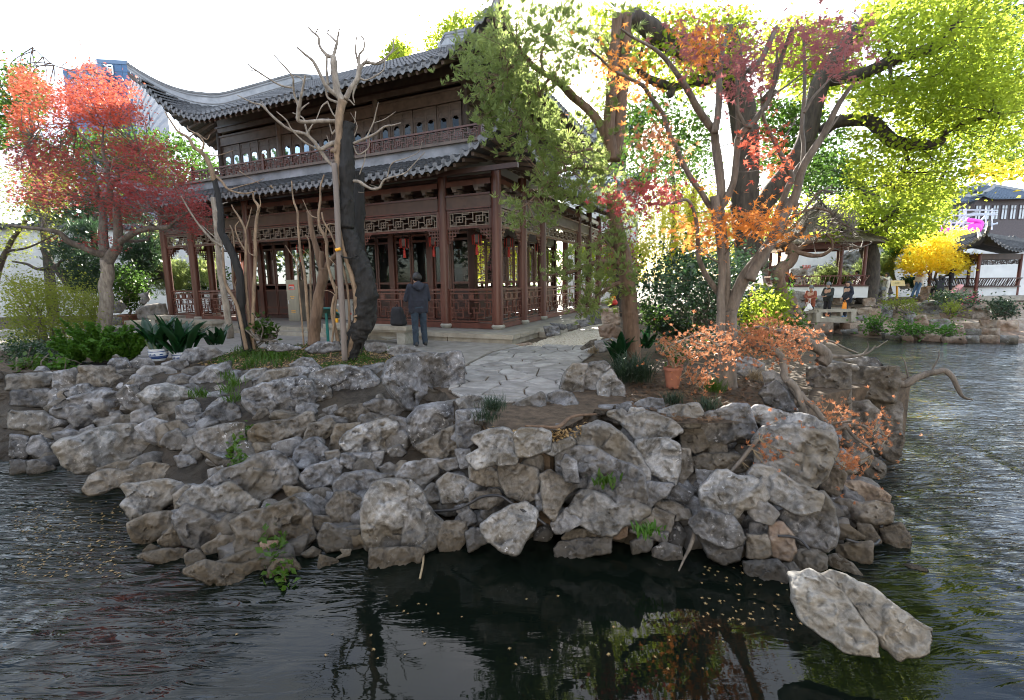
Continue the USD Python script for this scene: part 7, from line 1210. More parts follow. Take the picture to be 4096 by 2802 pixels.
# evergreen trees on the near bank behind the viewer
for lab, x, y, h, rad, sd in (('tall evergreen at the left end of the near bank behind the viewer', -19,0,11,4.5,604),('tall evergreen at the right end of the near bank behind the viewer', 22,-1,11,4.5,605),('evergreen outside the left edge of the garden, nearest the water', -27,6,10,4.5,606),('evergreen outside the left edge of the garden, middle of three', -27,13,11,4.8,607),('evergreen outside the left edge of the garden, by the white wall', -33,19,10,4.5,608)):
    b = np.array([x, y, -.3]); t = thing('evergreen_tree', lab, 'tree', b, 'trees on the near bank'); r = np.random.default_rng(sd)
    tr = limb([b, b+[.3,0, h*.35], b+[-.2,.2, h*.7]],[.35,.28,.12],9,6,.1, sd); mk('trunk', tr, 'bark_dark', t, smooth=True)
    d = r.normal(size=(2600,3)); d /= np.linalg.norm(d, axis=1, keepdims=True); P = b+[0,0, h*.62]+d*np.cbrt(r.random((2600,1)))*[rad, rad, h*.42]
    mk('crown', scatter(P, *DIAMOND, .42, r, .9), 'leaf_dark', t)
# the hall that faces this one from the near bank, behind the viewer
oh = thing('opposite_hall', 'dark timber hall on the near bank behind the viewer', 'hall', (0,-9,-.3))
mk('wall', hexa([np.array(p) for p in ((-32,-6.5,-1.5),(34,-6.5,-1.5),(34,-14,-1.5),(-32,-14,-1.5))],[np.array(p) for p in ((-32,-6.5,7.5),(34,-6.5,7.5),(34,-14,7.5),(-32,-14,7.5))]), 'slabstone', oh)
mk('roof', (np.array([(-34,-4.8,7.2),(36,-4.8,7.2),(34,-10,11.2),(-32,-10,11.2),(36,-15.5,7.2),(-34,-15.5,7.2)], float), np.array([(0,1,2,3),(3,2,4,5)])), 'roof_tile', oh)
mk('roof_soffit', (np.array([(-34,-4.8,7.1),(36,-4.8,7.1),(36,-15.5,7.1),(-34,-15.5,7.1)], float), np.array([(0,3,2,1)])), 'roof_tile', oh)
# ================================================================ things in the court
UPZ = np.array([0,0,1.])
def obox(c, ux, w, d, h, z0=0.):
    """a box centred on c in plan, w along ux, d across, from z0 up by h (above c)"""
    c = np.array(c, float); ux = np.array(ux, float); uy = np.cross(UPZ, ux)
    b = [c+ux*x*w/2+uy*y*d/2+UPZ*z0 for x, y in ((-1,-1),(1,-1),(1,1),(-1,1))]
    return hexa(b, [p+UPZ*h for p in b])
def bench(label, c, L, name='stone_bench'):
    t = thing(name, label, 'bench', c); r = np.random.default_rng(int(L*100))
    mk('seat', join([obox(c, E1, L, .44,.10,.36), obox(c, E1, L-.1,.38,.05,.31)]), 'podium_stone', t)
    for k in (-1,1):
        p = c+E1*k*(L/2-.22)
        mk('leg', obox(p, E1,.24,.34,.31,0), 'plinth_stone', t)
    mk('apron', obox(c, E1, L-.7,.06,.14,.168), 'podium_stone', t)
    return t
b0 = gz(1625,1380); bc = b0+E1*1.25+E2*.12
bench('long pale stone bench behind the charred trunk with a black backpack on it', bc, 2.7)
bl_ = gz(845,1342)+E1*.8+E2*.1; bench('grey stone bench with moulded edge in front of the left veranda bays', bl_, 2.1)
bench('low plain stone bench at the far left of the court', gz(640,1322)+E1*.6+E2*.6,1.5)
# backpack
p = b0+E1*.25+E2*.08+UPZ*.46; t = thing('backpack', 'black backpack with blue trim standing on the stone bench', 'backpack', p)
import manifold3d as m3
def ball(c, r, n=16): return m3.Manifold.sphere(r, n).translate([float(x) for x in c])
def bone(a, ra, b, rb, n=14): return m3.Manifold.batch_hull([ball(a, ra, n), ball(b, rb, n)])
def hullb(items, n=14): return m3.Manifold.batch_hull([ball(c, r, n) for c, r in items])
def soft(man, L=.03, it=6):
    m = man.refine_to_length(L).to_mesh(); tm = trimesh.Trimesh(m.vert_properties[:, :3], m.tri_verts, process=False)
    if it: trimesh.smoothing.filter_taubin(tm, iterations=it)
    return np.array(tm.vertices), np.array(tm.faces)
def loc(c, ux): 
    ux = np.array(ux); uy = np.cross(UPZ, ux)
    return lambda x, y, z: np.array(c)+ux*x+uy*y+UPZ*z
q = loc(p, E1)
mk('bag_body', soft(hullb([(q(-.13,-.06,.06),.06),(q(.13,-.06,.06),.06),(q(-.13,.07,.07),.07),(q(.13,.07,.07),.07),(q(-.09,.05,.40),.07),(q(.09,.05,.40),.07),(q(0,-.05,.34),.07)]),.03), 'black_cloth', t, smooth=True)
mk('front_pocket', soft(hullb([(q(-.09,-.12,.08),.04),(q(.09,-.12,.08),.04),(q(-.07,-.12,.24),.04),(q(.07,-.12,.24),.04)]),.03), 'black_cloth', t, smooth=True)
mk('blue_trim', tube(catmull([q(-.11,-.155,.05), q(-.02,-.17,.13), q(.07,-.165,.20), q(.12,-.13,.26)]),.010,6), 'blue_cloth', t); mk('grab_loop', tube(catmull([q(-.04,.06,.46), q(0,.06,.52), q(.04,.06,.46)]),.010,6), 'black_cloth', t); mk('bottle', lathe([(0,.04),(.03,.04),(.03,.22),(.014,.25),(.014,.28),(0,.28)],10, q(.20,-.04,0)), 'porcelain', t, smooth=True)
# steel cabinet on the podium
def on_floor(u, v): 
    a = gz(u, v, .22); return a
c = on_floor(1196,1284); t = thing('steel_cabinet', 'upright stainless steel cabinet with a red warning label before the hall doors', 'cabinet', c)
q = loc(c, -E1)
mk('body', obox(c, -E1,.60,.34,1.42,0), 'steel', t); mk('door', obox(c-E2*.178,-E1,.54,.014,1.34,.04), 'steel', t); mk('top_lip', obox(c, -E1,.64,.38,.03,1.42), 'steel', t)
mk('handle', obox(q(-.22,-.195,.60),-E1,.025,.02,.13), 'white_paint', t)
o = mk('red_label', obox(q(-.03,-.187,1.10),-E1,.27,.004,.19), 'red_paint', t); mk('label_field', obox(q(-.03,-.1915,1.125),-E1,.22,.004,.10), 'white_paint', o)
gl = []
for i in range(4):
    x = -.03-.078+i*.052
    for (x0, z0, x1, z1) in [[(-.018,.06,.018,.06),(0,.0,0,.075),(-.018,.02,.018,.02),(-.016,0,-.016,.03)],[(-.016,.07,-.016,0),(.016,.07,.016,0),(-.018,.035,.018,.035),(0,.05,0,.01)],[(-.018,.065,.018,.065),(-.018,.01,.018,.01),(0,.065,0,.01),(-.012,.04,.012,.04)],[(0,.075,-.018,.0),(0,.05,.018,0),(-.014,.055,.016,.055),(-.012,.02,.012,.02)]][i]:
        gl.append(bar(q(x+x0,-.196,1.138+z0), q(x+x1+1e-4,-.196,1.138+z1+1e-4),.006,.009))
mk('label_characters', join(gl), 'black_paint', o)
mk('printed_lines', join([obox(q(-.02,-.187, z),-E1, w, .003,.022) for z, w in ((.86,.20),(.80,.14),(.36,.20),(.31,.22))]), 'sign_yellow', t)
c = on_floor(1340,1282)+E2*.35; t = thing('litter_bin', 'pale grey double litter bin with a lid half hidden behind the yellow sign', 'bin', c)
q = loc(c, -E1); mk('body', obox(c, -E1,.42,.32,.70,0), 'bin_grey', t); mk('body', obox(q(.47,0,0),-E1,.44,.32,.70,0), 'bin_grey', t); mk('lid', obox(q(.235,0,0),-E1,.96,.36,.03,.70), 'bin_grey', t); mk('label', obox(q(.05,-.163,.52),-E1,.2,.004,.06), 'white_paint', t); mk('label', obox(q(.56,-.163,.2),-E1,.1,.004,.06), 'red_paint', t)
c = gz(1345,1330,.11); t = thing('floor_sign', 'yellow standing caution sign on the steps behind the teal lectern', 'sign', c); q = loc(c, -E1)
mk('board', obox(c, -E1,.17,.05,.60,.06), 'sign_yellow', t); mk('foot', join([obox(c, -E1,.30,.26,.06,0), obox(c, -E1,.24,.16,.10,.06)]), 'sign_yellow', t); mk('print', join([obox(q(-.05+.033*i, -.083,.10),-E1,.018,.004,.04) for i in range(4)]), 'black_paint', t)
# teal lectern sign
c = gz(1318,1395)-[0,.05,0]; t = thing('lectern_sign', 'teal metal lectern sign with a tilted dark panel in the bed before the charred trunk', 'sign', c); q = loc(c, -E1)
mk('post', lathe([(0,0),(.035,0),(.033,.84),(0,.84)],12, c), 'sign_teal', t, smooth=40)
def panel(x0, x1, y0, z0, y1, z1, th): 
    b = [q(x0, y0, z0), q(x1, y0, z0), q(x1, y1, z1), q(x0, y1, z1)]; n = np.cross(b[1]-b[0], b[3]-b[0]); n /= np.linalg.norm(n); return hexa(b, [k+n*th for k in b])
mk('panel', panel(-.32,.32,.22,.74,-.16,.98,.025), 'sign_teal', t); mk('panel_face', panel(-.29,.29,.2,.7135,-.14,.9275,.006), 'sign_face', t)
# flower pots
def pot(name, label, c, rt, h, m, plant=None, seed=0):
    t = thing(name, label, 'pot', c); mk('pot', lathe([(0,0),(rt*.68,0),(rt*.95, h*.84),(rt*.97, h*.86),(rt*1.06, h*.86),(rt*1.06, h),(rt*.93, h),(rt*.9, h*.86),(0, h*.85)],24, c), m, t, smooth=40); mk('soil', lathe([(0, h*.88),(rt*.9, h*.88)],16, c), 'soil', t)
    if plant: plant(t, c+UPZ*h*.9, np.random.default_rng(seed))
    return t
def sprigs(t, c, r):
    S = [tube(catmull([c, c+r.normal(size=3)*[.08,.08,0]+[0,0,.18], c+r.normal(size=3)*[.2,.2,.05]+[0,0,.34]],4),[.006,.003],4) for i in range(9)]
    mk('stems', join(S), 'dry_twig', t); P = np.vstack([s[0][::6] for s in S]); P = P[P[:, 2] > c[2]+.12]; mk('leaves', scatter(np.repeat(P, 5,0)+r.normal(size=(len(P)*5,3))*.04, *DIAMOND, .05, r, .9), 'leaf_green', t)
def bonsai(t, c, r):
    mk('trunk', limb([c, c+[.1,0,.2], c+[-.05,0,.45], c+[.15,0,.7]],[.05,.02],7), 'bark_dark', t, smooth=True)
    P = np.vstack([c+np.array(o)+r.normal(size=(170,3))*[.16,.16,.10] for o in ((0,0,.45),(.3,0,.35),(-.3,0,.4),(.15,0,.75),(.5,.1,.55))]); mk('leaves', scatter(P, *DIAMOND, .09, r, .9), 'leaf_green', t)
pot('bonsai_pot', 'shallow brown glazed pot with a small bonsai beside the left rocks', gz(520,1300),.36,.42, 'clay_dark', bonsai, 3)
pot('terracotta_pot', 'orange terracotta pot standing foremost in the fallen maple leaves', gz(2690,1552),.125,.30, 'terracotta', sprigs, 4); pot('terracotta_pot', 'second terracotta pot tucked behind the foremost orange pot', gz(2702,1500),.13,.28, 'terracotta', sprigs, 5)
c = at(2450,1222,18.5); t = thing('red_bundle', 'small red and orange bundle left on the far end of the hall podium', 'bag', c); mk('bag', soft(hullb([(c+[-.1,0,.1],.1),(c+[.1,0,.1],.1),(c+[0,0,.28],.08)]),.05), 'lantern_red', t, smooth=True); mk('tie', soft(hullb([(c+[0,-.05,.36],.06),(c+[.06,-.05,.3],.05)]),.05), 'orange_cloth', t, smooth=True)
# hoses and pipes on the rocks, roots, reeds
def line(name, label, cat, pts, R, m, n=6): 
    P = np.array(pts); t = thing(name, label, cat, P[0]); mk('run', tube(catmull(P, 6), R, n), m, t, smooth=True)
line('hose', 'dark hose looping over the red leaves between the front boulders', 'hose', [face(*Z('B', [q])[0])+[0,-.17,0] for q in ((1400,1050),(1460,1025),(1560,1020),(1660,1005),(1760,960),(1850,912),(1980,900),(2070,950),(2140,1000),(2240,1050),(2340,1120))],.013, 'rubber')
line('hose', 'short dark hose below the big grey boulder of the right bank', 'hose', [face(*Z('D', [q])[0])+[0,-.26,0] for q in ((100,1165),(200,1170),(270,1195),(330,1260))],.012, 'rubber')
line('hose', 'black hose lying on the mossy ledge near the bright water', 'hose', [face(*Z('D', [q])[0])+[0,-.12,.02] for q in ((690,1270),(760,1290),(840,1312),(920,1305),(950,1275))],.013, 'rubber')
line('hose', 'black hose end sticking out over the bright water', 'hose', [face(*Z('D', [q])[0])+[0,-.10,.02] for q in ((975,1185),(1000,1160),(1060,1150),(1155,1162))],.013, 'rubber')
for k, (x, lab) in enumerate(((240, 'left of two grey pipes dropping into the pond beside the ivy'),(272, 'right of two grey pipes dropping into the pond beside the ivy'))):
    a = face(*Z('B', [(x+8,1350)])[0])+[0,-.10,0]; b = gz(*Z('B', [(x-10,1650)])[0], WZ)+[0,0,-.1]; line('drain_pipe', lab, 'pipe', [a, (a+b)/2+[0,-.03,0], b],.018, 'grey_post')
a = face(*Z('B', [(1387,1400)])[0])+[0,-.05,0]; line('reed', 'single pale dead reed hanging into the pond below the tall twin boulder', 'reed', [a, at(*Z('B', [(1375,1500)])[0], a[1]-.15), at(*Z('B', [(1350,1620)])[0], a[1]-.35)],.010, 'dry_twig')
line('tree_root', 'bare root snaking over the trodden soil below the path', 'root', [face(*Z('C', [q])[0])+[0,-.04,.03] for q in ((200,420),(330,425),(440,430),(500,400),(540,360),(620,335),(760,325))],[.012,.022,.014], 'bark_brown')
rr2 = np.random.default_rng(12)
fl = [gz(*Z('E', [q])[0], WZ) for q in zip(rr2.uniform(120,1000,260), rr2.uniform(10,620,260))]+[gz(*Z('F', [q])[0], WZ) for q in zip(rr2.uniform(-200,620,80), rr2.uniform(520,1050,80))]+[gz(u, v, WZ) for u, v in zip(rr2.uniform(900,2900,34), rr2.uniform(2380,2700,34))]+[gz(u, v, WZ) for u, v in zip(rr2.uniform(3400,4060,60), rr2.uniform(1400,1900,60))]
mk('floating_leaves', scatter(np.array(fl)+[0,0,.006], *STAR, .021, rr2,.12), 'leaf_litter_tan', label='small yellow and red leaves drifting on the dark pond', cat='leaves', kind='stuff')

# ================================================================ people
def person(label, base, yaw, h=1.7, el=None, wr=None, legs=None, coat='navy_cloth', trous='denim', shoe='black_paint', coat_len=.78, hood=False, hat=None, hairlong=False, lean=0., seat=0., headyaw=0., nod=0., group=None, glasses=False, fine=.03):
    s = h/1.72; base = np.array(base, float); cy, sy = math.cos(yaw), math.sin(yaw); F_, R_ = np.array([cy, sy, 0]), np.array([sy, -cy, 0])
    def g(x, y, z): return base+s*(R_*x+F_*(y+lean*max(z-.9,-.9))+UPZ*z)
    t = thing('person', label, 'person', base, group)
    el = el or {}; wr = wr or {}; legs = legs or {}
    sh = {k: (k*.185,0,1.41-seat) for k in (-1,1)}
    E = {k: el.get(k, (k*.235,-.03,1.14-seat)) for k in (-1,1)}; Wt = {k: wr.get(k, (k*.24,.06,.90-seat)) for k in (-1,1)}
    hp = {k: (k*.09,0,.93-seat) for k in (-1,1)}; kn = {k: legs.get(k, ((k*.10,.015,.50),(k*.11,-.02,.09)))[0] for k in (-1,1)}; an = {k: legs.get(k, ((k*.10,.015,.50),(k*.11,-.02,.09)))[1] for k in (-1,1)}
    ca, sa = math.cos(headyaw), math.sin(headyaw)
    def hd(x, y, z): x2, y2 = x*ca-y*sa, x*sa+y*ca; return g(x2,.02+y2+nod*(z*.8+.05)-0,1.60-seat+z-nod*max(y, 0)*.8)
    # one continuous body
    b = hullb([(g(-.10,0,.98-seat),.10*s),(g(.10,0,.98-seat),.10*s),(g(-.13,0,1.34-seat),.085*s),(g(.13,0,1.34-seat),.085*s)])+bone(g(0,0,1.36-seat),.06*s, hd(0,0,-.04),.052*s)
    b += hullb([(hd(0,-.012,.035),.092*s),(hd(0,.02,-.01),.080*s),(hd(0,.045,-.075),.048*s)])+hullb([(hd(0,.088,.02),.012*s),(hd(0,.112,-.025),.014*s)])
    for k in (-1,1):
        b += bone(g(*sh[k]),.055*s, g(*E[k]),.042*s)+bone(g(*E[k]),.042*s, g(*Wt[k]),.028*s)+bone(g(*hp[k]),.085*s, g(*kn[k]),.058*s)+bone(g(*kn[k]),.058*s, g(*an[k]),.038*s)
        b += hullb([(hd(k*.088,-.005,.0),.018*s),(hd(k*.09,-.012,.03),.014*s)],8)
        e, w = np.array(g(*E[k])), np.array(g(*Wt[k])); d = (w-e)/np.linalg.norm(w-e); sd = np.cross(d, UPZ); sd = sd/np.linalg.norm(sd) if np.linalg.norm(sd) > .2 else F_; pn = np.cross(sd, d)
        b += hullb([(w, .026*s),(w+d*.085*s+sd*.026*s, .016*s),(w+d*.085*s-sd*.026*s, .016*s)])
        for i, (off, ln) in enumerate(((-.03,.062),(-.01,.072),(.01,.068),(.03,.054))):
            r0 = w+d*.088*s+sd*off*s; m_ = r0+(d*ln*.55+pn*.012)*s; tip = m_+(d*ln*.35+pn*.026)*s; b += bone(r0,.0095*s, m_, .009*s, 6)+bone(m_, .009*s, tip, .0075*s, 6)
        r0 = w+d*.02*s-sd*.028*s; m_ = r0+(d*.035-sd*.028)*s; b += bone(r0,.012*s, m_, .010*s, 6)+bone(m_, .010*s, m_+(d*.03+pn*.012)*s, .008*s, 6)
    mk('body', soft(b, fine, 3), 'skin', t, smooth=True)
    for k in (-1,1): mk('eye', trimesh.creation.icosphere(1,.009*s).apply_translation(hd(k*.033,.098,.028)), 'black_paint', t)
    mk('mouth', tube([hd(-.022,.094,-.062), hd(0,.101,-.062), hd(.022,.094,-.062)],.004*s, 5), 'red_column', t)
    # hair, coat, trousers, shoes
    hr = hullb([(hd(0,-.02,.055),.098*s),(hd(-.03,-.035,.02),.085*s),(hd(.03,-.035,.02),.085*s),(hd(0,.045,.095),.045*s)])
    if hairlong: hr += hullb([(hd(0,-.05,.0),.095*s),(hd(-.05,-.06,-.14),.06*s),(hd(.05,-.06,-.14),.06*s)])
    mk('hair', soft(hr, .04,2), 'hair', t, smooth=True)
    if hat: mk('hat', soft(hullb([(hd(0,-.01,.06),.108*s),(hd(0,-.01,.10),.09*s),(hd(0,.07,.055),.05*s)]),.04,2), hat, t, smooth=True)
    zl_ = coat_len-seat if not seat else .82-seat
    c_ = hullb([(g(-.155,-.01,1.36-seat),.075*s),(g(.155,-.01,1.36-seat),.075*s),(g(-.12,0,1.08-seat),.115*s),(g(.12,0,1.08-seat),.115*s)])+hullb([(g(-.12,0,1.1-seat),.115*s),(g(.12,0,1.1-seat),.115*s),(g(-.135,0, zl_+.08),.10*s),(g(.135,0, zl_+.08),.10*s)])+bone(g(0,-.01,1.40-seat),.085*s, g(0,0,1.47-seat),.068*s)
    for k in (-1,1): c_ += bone(g(*sh[k]),.078*s, g(*E[k]),.064*s)+bone(g(*E[k]),.064*s, g(*(np.array(E[k])*.12+np.array(Wt[k])*.88)),.046*s)
    if hood: c_ += hullb([(g(-.09,-.09,1.43-seat),.06*s),(g(.09,-.09,1.43-seat),.06*s),(g(0,-.12,1.36-seat),.06*s),(g(0,-.06,1.50-seat),.05*s)])
    v, f = soft(c_, fine, 4); v = v+((meshkit.fbm(v*9,3)-.5)*.028*s)[:, None]*np.array([1,1,.3])
    mk('coat', (v, f), coat, t, smooth=True)
    tr = hullb([(g(*hp[-1]),.108*s),(g(*hp[1]),.108*s),(g(0,0,.99-seat),.10*s)])
    for k in (-1,1): tr += bone(g(*hp[k]),.105*s, g(*kn[k]),.078*s)+bone(g(*kn[k]),.078*s, g(*an[k]),.066*s)
    v, f = soft(tr, fine, 3); v = v+((meshkit.fbm(v*13,3)-.5)*.020*s)[:, None]*np.array([1,1,.2]); mk('trousers', (v, f), trous, t, smooth=True)
    for k in (-1,1):
        a = np.array(an[k]); o = mk('shoe', soft(hullb([(g(*(a+[0,-.05,-.04])),.042*s),(g(*(a+[0,.06,-.045])),.042*s),(g(*(a+[.01*k, .13,-.055])),.032*s),(g(*(a+[0,-.03,.01])),.04*s)]),.03,2), shoe, t, smooth=True)
        mk('sole', hullb([(g(*(a+[0,-.055,-.072])),.016*s),(g(*(a+[.03,.05,-.072])),.016*s),(g(*(a+[-.03,.05,-.072])),.016*s),(g(*(a+[.01*k, .145,-.072])),.016*s)]), 'white_paint', o)
    if glasses: mk('glasses', join([tube([hd(-.075,.02,.03), hd(-.06,.10,.03), hd(0,.108,.03), hd(.06,.10,.03), hd(.075,.02,.03)],.004*s, 4)]), 'black_paint', t)
    return t, g
ph = lambda k: {-1: (-.20,.10,1.16),1: (.20,.10,1.16)}
mp_, mg = person('person in navy hooded jacket and dark jeans looking at a phone beside the bench', gz(1680,1388)+[0,0,.008], math.radians(118),1.72, {-1: (-.27,.06,1.12),1: (.27,.06,1.12)}, {-1: (-.07,.30,1.17),1: (.08,.30,1.16)}, {-1: ((-.09,.02,.50),(-.10,-.03,.09)),1: ((.12,.05,.50),(.14,.03,.09))}, coat='navy_cloth', trous='denim', hood=True, nod=.35, headyaw=.1, glasses=True, fine=.022)
c = mg(0,.40,1.19); t = thing('phone', 'black phone held by the person in the navy jacket', 'phone', c); mk('case', hexa(*[[c+np.array(o)+UPZ*z for o in ((-.035,-.004,0),(.035,-.004,0),(.035,.004,0),(-.035,.004,0))] for z in (-.03,.11)]), 'black_plastic', t)
def ph_at(key, u, v, y): return at(*Z(key, [(u, v)])[0], y)
UPA = ({-1: (-.26,.14,1.30),1: (.26,.14,1.30)}, {-1: (-.06,.40,1.50),1: (.08,.40,1.50)})
CH = ({-1: (-.24,.08,1.14),1: (.24,.08,1.14)}, {-1: (-.08,.28,1.08),1: (.08,.28,1.06)})
person('person in long navy coat carrying an orange bag on the stone bridge', ph_at('h', 930,1272,23.2), math.radians(185),1.74, None, {-1: (-.22,.12,.95),1: (.22,.1,.95)}, {-1: ((-.08,.12,.50),(-.08,.16,.09)),1: ((.10,-.02,.48),(.10,-.22,.12))}, coat='navy_cloth', trous='black_cloth', shoe='blue_cloth', coat_len=.70, hood=True, headyaw=.2)
c = ph_at('h', 905,1080,22.95); t = thing('orange_bag', 'bright orange bag hanging from the hand of the person in the long navy coat', 'bag', c); mk('bag', soft(hullb([(c+[-.08,0,-.18],.04),(c+[.08,0,-.18],.04),(c+[-.05,0,.10],.03),(c+[.06,0,.10],.03)]),.05,2), 'orange_cloth', t, smooth=True); mk('strap', tube(catmull([c+[-.05,0,.12], c+[0,0,.24], c+[.05,0,.12]]),.008,5), 'orange_cloth', t)
person('person in dark olive jacket and grey cap with a phone on the stone bridge', ph_at('h', 620,1276,23.4), math.radians(205),1.70, *CH, coat='dark_green_cloth', trous='black_cloth', hat='grey_cloth', nod=.25)
person('person in rust brown coat and dark hat with white bags on the bridge', ph_at('h', 345,1290,23.6), math.radians(225),1.60, *CH, coat='rust_cloth', trous='black_cloth', hat='grey_cloth', coat_len=.62, nod=.3)
for lab, uu in (('larger white plastic bag carried by the person in the rust brown coat', 345),('smaller white plastic bag hanging lower at the left of the rust brown coat', 300)):
    c = ph_at('h', uu, 1090 if uu > 320 else 1140,23.2); t = thing('plastic_bag', lab, 'bag', c); k = 1 if uu > 320 else .75; mk('bag', soft(hullb([(c+np.array([-.10,0,-.14])*k, .07*k),(c+np.array([.10,0,-.14])*k, .07*k),(c+np.array([0,0,.06])*k, .06*k)]),.06,2), 'white_paint', t, smooth=True)
    for o in (-.04,.04): mk('handle', tube([c+[o, 0,.08], c+[o*.6,0,.34]],.010,5), 'white_paint', t)
person('person in a pale lilac puffer jacket photographing left behind the bridge', ph_at('h', 1075,1000,28.0), math.radians(172),1.70, *UPA, coat='lilac_cloth', trous='cream_cloth', hood=True, coat_len=.72)
wt, wg = person('person in cream jacket and cream trousers photographing beside the stout tree', ph_at('h', 1545,1000,29.5), math.radians(178),1.68, *UPA, coat='cream_cloth', trous='cream_cloth', hairlong=True, coat_len=.74)
for lab, c, u in (('dark phone raised by the person in the lilac jacket', ph_at('h', 925,632,27.9),0),('dark phone raised by the person in cream', ph_at('h', 1515,612,29.4),0)):
    t = thing('phone', lab, 'phone', c); mk('case', hexa([c+np.array(o) for o in ((-.01,-.04,-.08),(.01,-.04,-.08),(.01,.04,-.08),(-.01,.04,-.08))],[c+np.array(o) for o in ((-.01,-.04,.08),(.01,-.04,.08),(.01,.04,.08),(-.01,.04,.08))]), 'black_plastic', t)
c = ph_at('h', 1525,815,29.1); t = thing('shoulder_bag', 'small grey shoulder bag worn by the person in cream', 'bag', c); mk('bag', soft(hullb([(c+[-.12,0,-.06],.05),(c+[.12,0,-.06],.05),(c+[-.10,0,.05],.05),(c+[.10,0,.05],.05)]),.06,2), 'grey_cloth', t, smooth=True); mk('strap', tube(catmull([c+[.1,0,.06], ph_at('h', 1580,700,29.1)]),.012,5), 'black_cloth', t)
person('person in cream hooded jacket and blue jeans leaning against the upright stone', ph_at('r', 540,1200,29.5), math.radians(200),1.74, {-1: (-.25,-.08,1.14),1: (.25,-.08,1.14)}, {-1: (-.16,.10,1.0),1: (.16,.10,1.0)}, {-1: ((-.09,.14,.52),(-.10,.20,.09)),1: ((.10,.16,.50),(.10,.30,.10))}, coat='cream_cloth', trous='blue_cloth', hood=True, lean=-.12, nod=.3, coat_len=.80)
person('person dressed in black seated with back to the pond among the rocks', ph_at('r', 745,1165,28.2)-[0,0,.2], math.radians(80),1.72, *CH, {-1: ((-.12,.40,.50),(-.12,.42,.09)),1: ((.12,.40,.50),(.12,.42,.09))}, coat='black_cloth', trous='black_cloth', seat=.45)
person('person in a black hooded coat standing behind the seated person in black', ph_at('r', 850,1170,29.2), math.radians(140),1.80, *CH, coat='black_cloth', trous='black_cloth', hood=True, coat_len=.66)
person('person with dark hair sitting inside the thatched pavilion', ph_at('h', 30,905,28.6), math.radians(90),1.68, None, None, {-1: ((-.12,.40,.50),(-.12,.42,.09)),1: ((.12,.40,.50),(.12,.42,.09))}, coat='black_cloth', trous='black_cloth', seat=.40, hairlong=True)
c = ph_at('r', 925,1110,28.6); t = thing('baby_stroller', 'pink folding stroller hood beside the people in black', 'stroller', c); mk('hood', soft(hullb([(c+[-.35,0,-.25],.08),(c+[.1,0,.12],.12),(c+[.28,0,.15],.08),(c+[.22,.2,-.1],.1)]),.08,2), 'pink_cloth', t, smooth=True); mk('frame', join([tube([c+[-.4,-.05,-.3], c+[.3,-.05,-.55]],.02,6), tube([c+[.1,-.05,.1], c+[-.1,-.05,-.6]],.02,6)]), 'black_plastic', t)
for x in (-.25,.3): mk('wheel', trimesh.creation.torus(.10,.03,16,8).apply_transform(trimesh.transformations.rotation_matrix(math.pi/2,[1,0,0])).apply_translation(c+[x, -.05,-.55]), 'rubber', t)

# ================================================================ across the pond
# stone footbridge
Yb = 22.4
def hb(u, v, y=Yb): return ph_at('h', u, v, y)
br = thing('stone_footbridge', 'low zigzag stone slab footbridge with plain rail on the far side of the pond', 'footbridge', hb(760,1330))
def slabq(p, q, w, h, back):
    p, q = np.array(p), np.array(q); bk = np.array([0, back, 0]); b = [p, q, q+bk, p+bk]; return hexa([x-[0,0, h] for x in b], b)
mk('deck_slab', slabq(hb(505,1285), hb(1085,1285),0,.22,1.9), 'podium_stone', br); a = hb(350,1290,22.9); mk('deck_slab', slabq(a, hb(500,1286)+[0,.02,0],0,.22,1.7), 'podium_stone', br)
mk('rail', bar(hb(475,1172), hb(1085,1160),.22,.13), 'podium_stone', br); mk('rail', bar(hb(265,1200,22.9), hb(475,1174),.22,.13), 'podium_stone', br); mk('rail', bar(hb(380,1140,24.1), hb(850,1140,24.1),.2,.12), 'podium_stone', br)
for u, v0, v1, y in ((1020,1175,1345, Yb),(468,1195,1350, Yb),(340,1210,1400,22.8),(610,1160,1275,24.1),(850,1160,1275,24.1)): mk('rail_post', bar(hb(u, v1, y), hb(u, v0, y),.30,.24), 'podium_stone', br)
mk('pier', bar(hb(500,1560), hb(500,1355),.7,.9), 'sandstone', br); mk('pier', bar(hb(1060,1540), hb(1060,1350),.7,.9), 'sandstone', br)
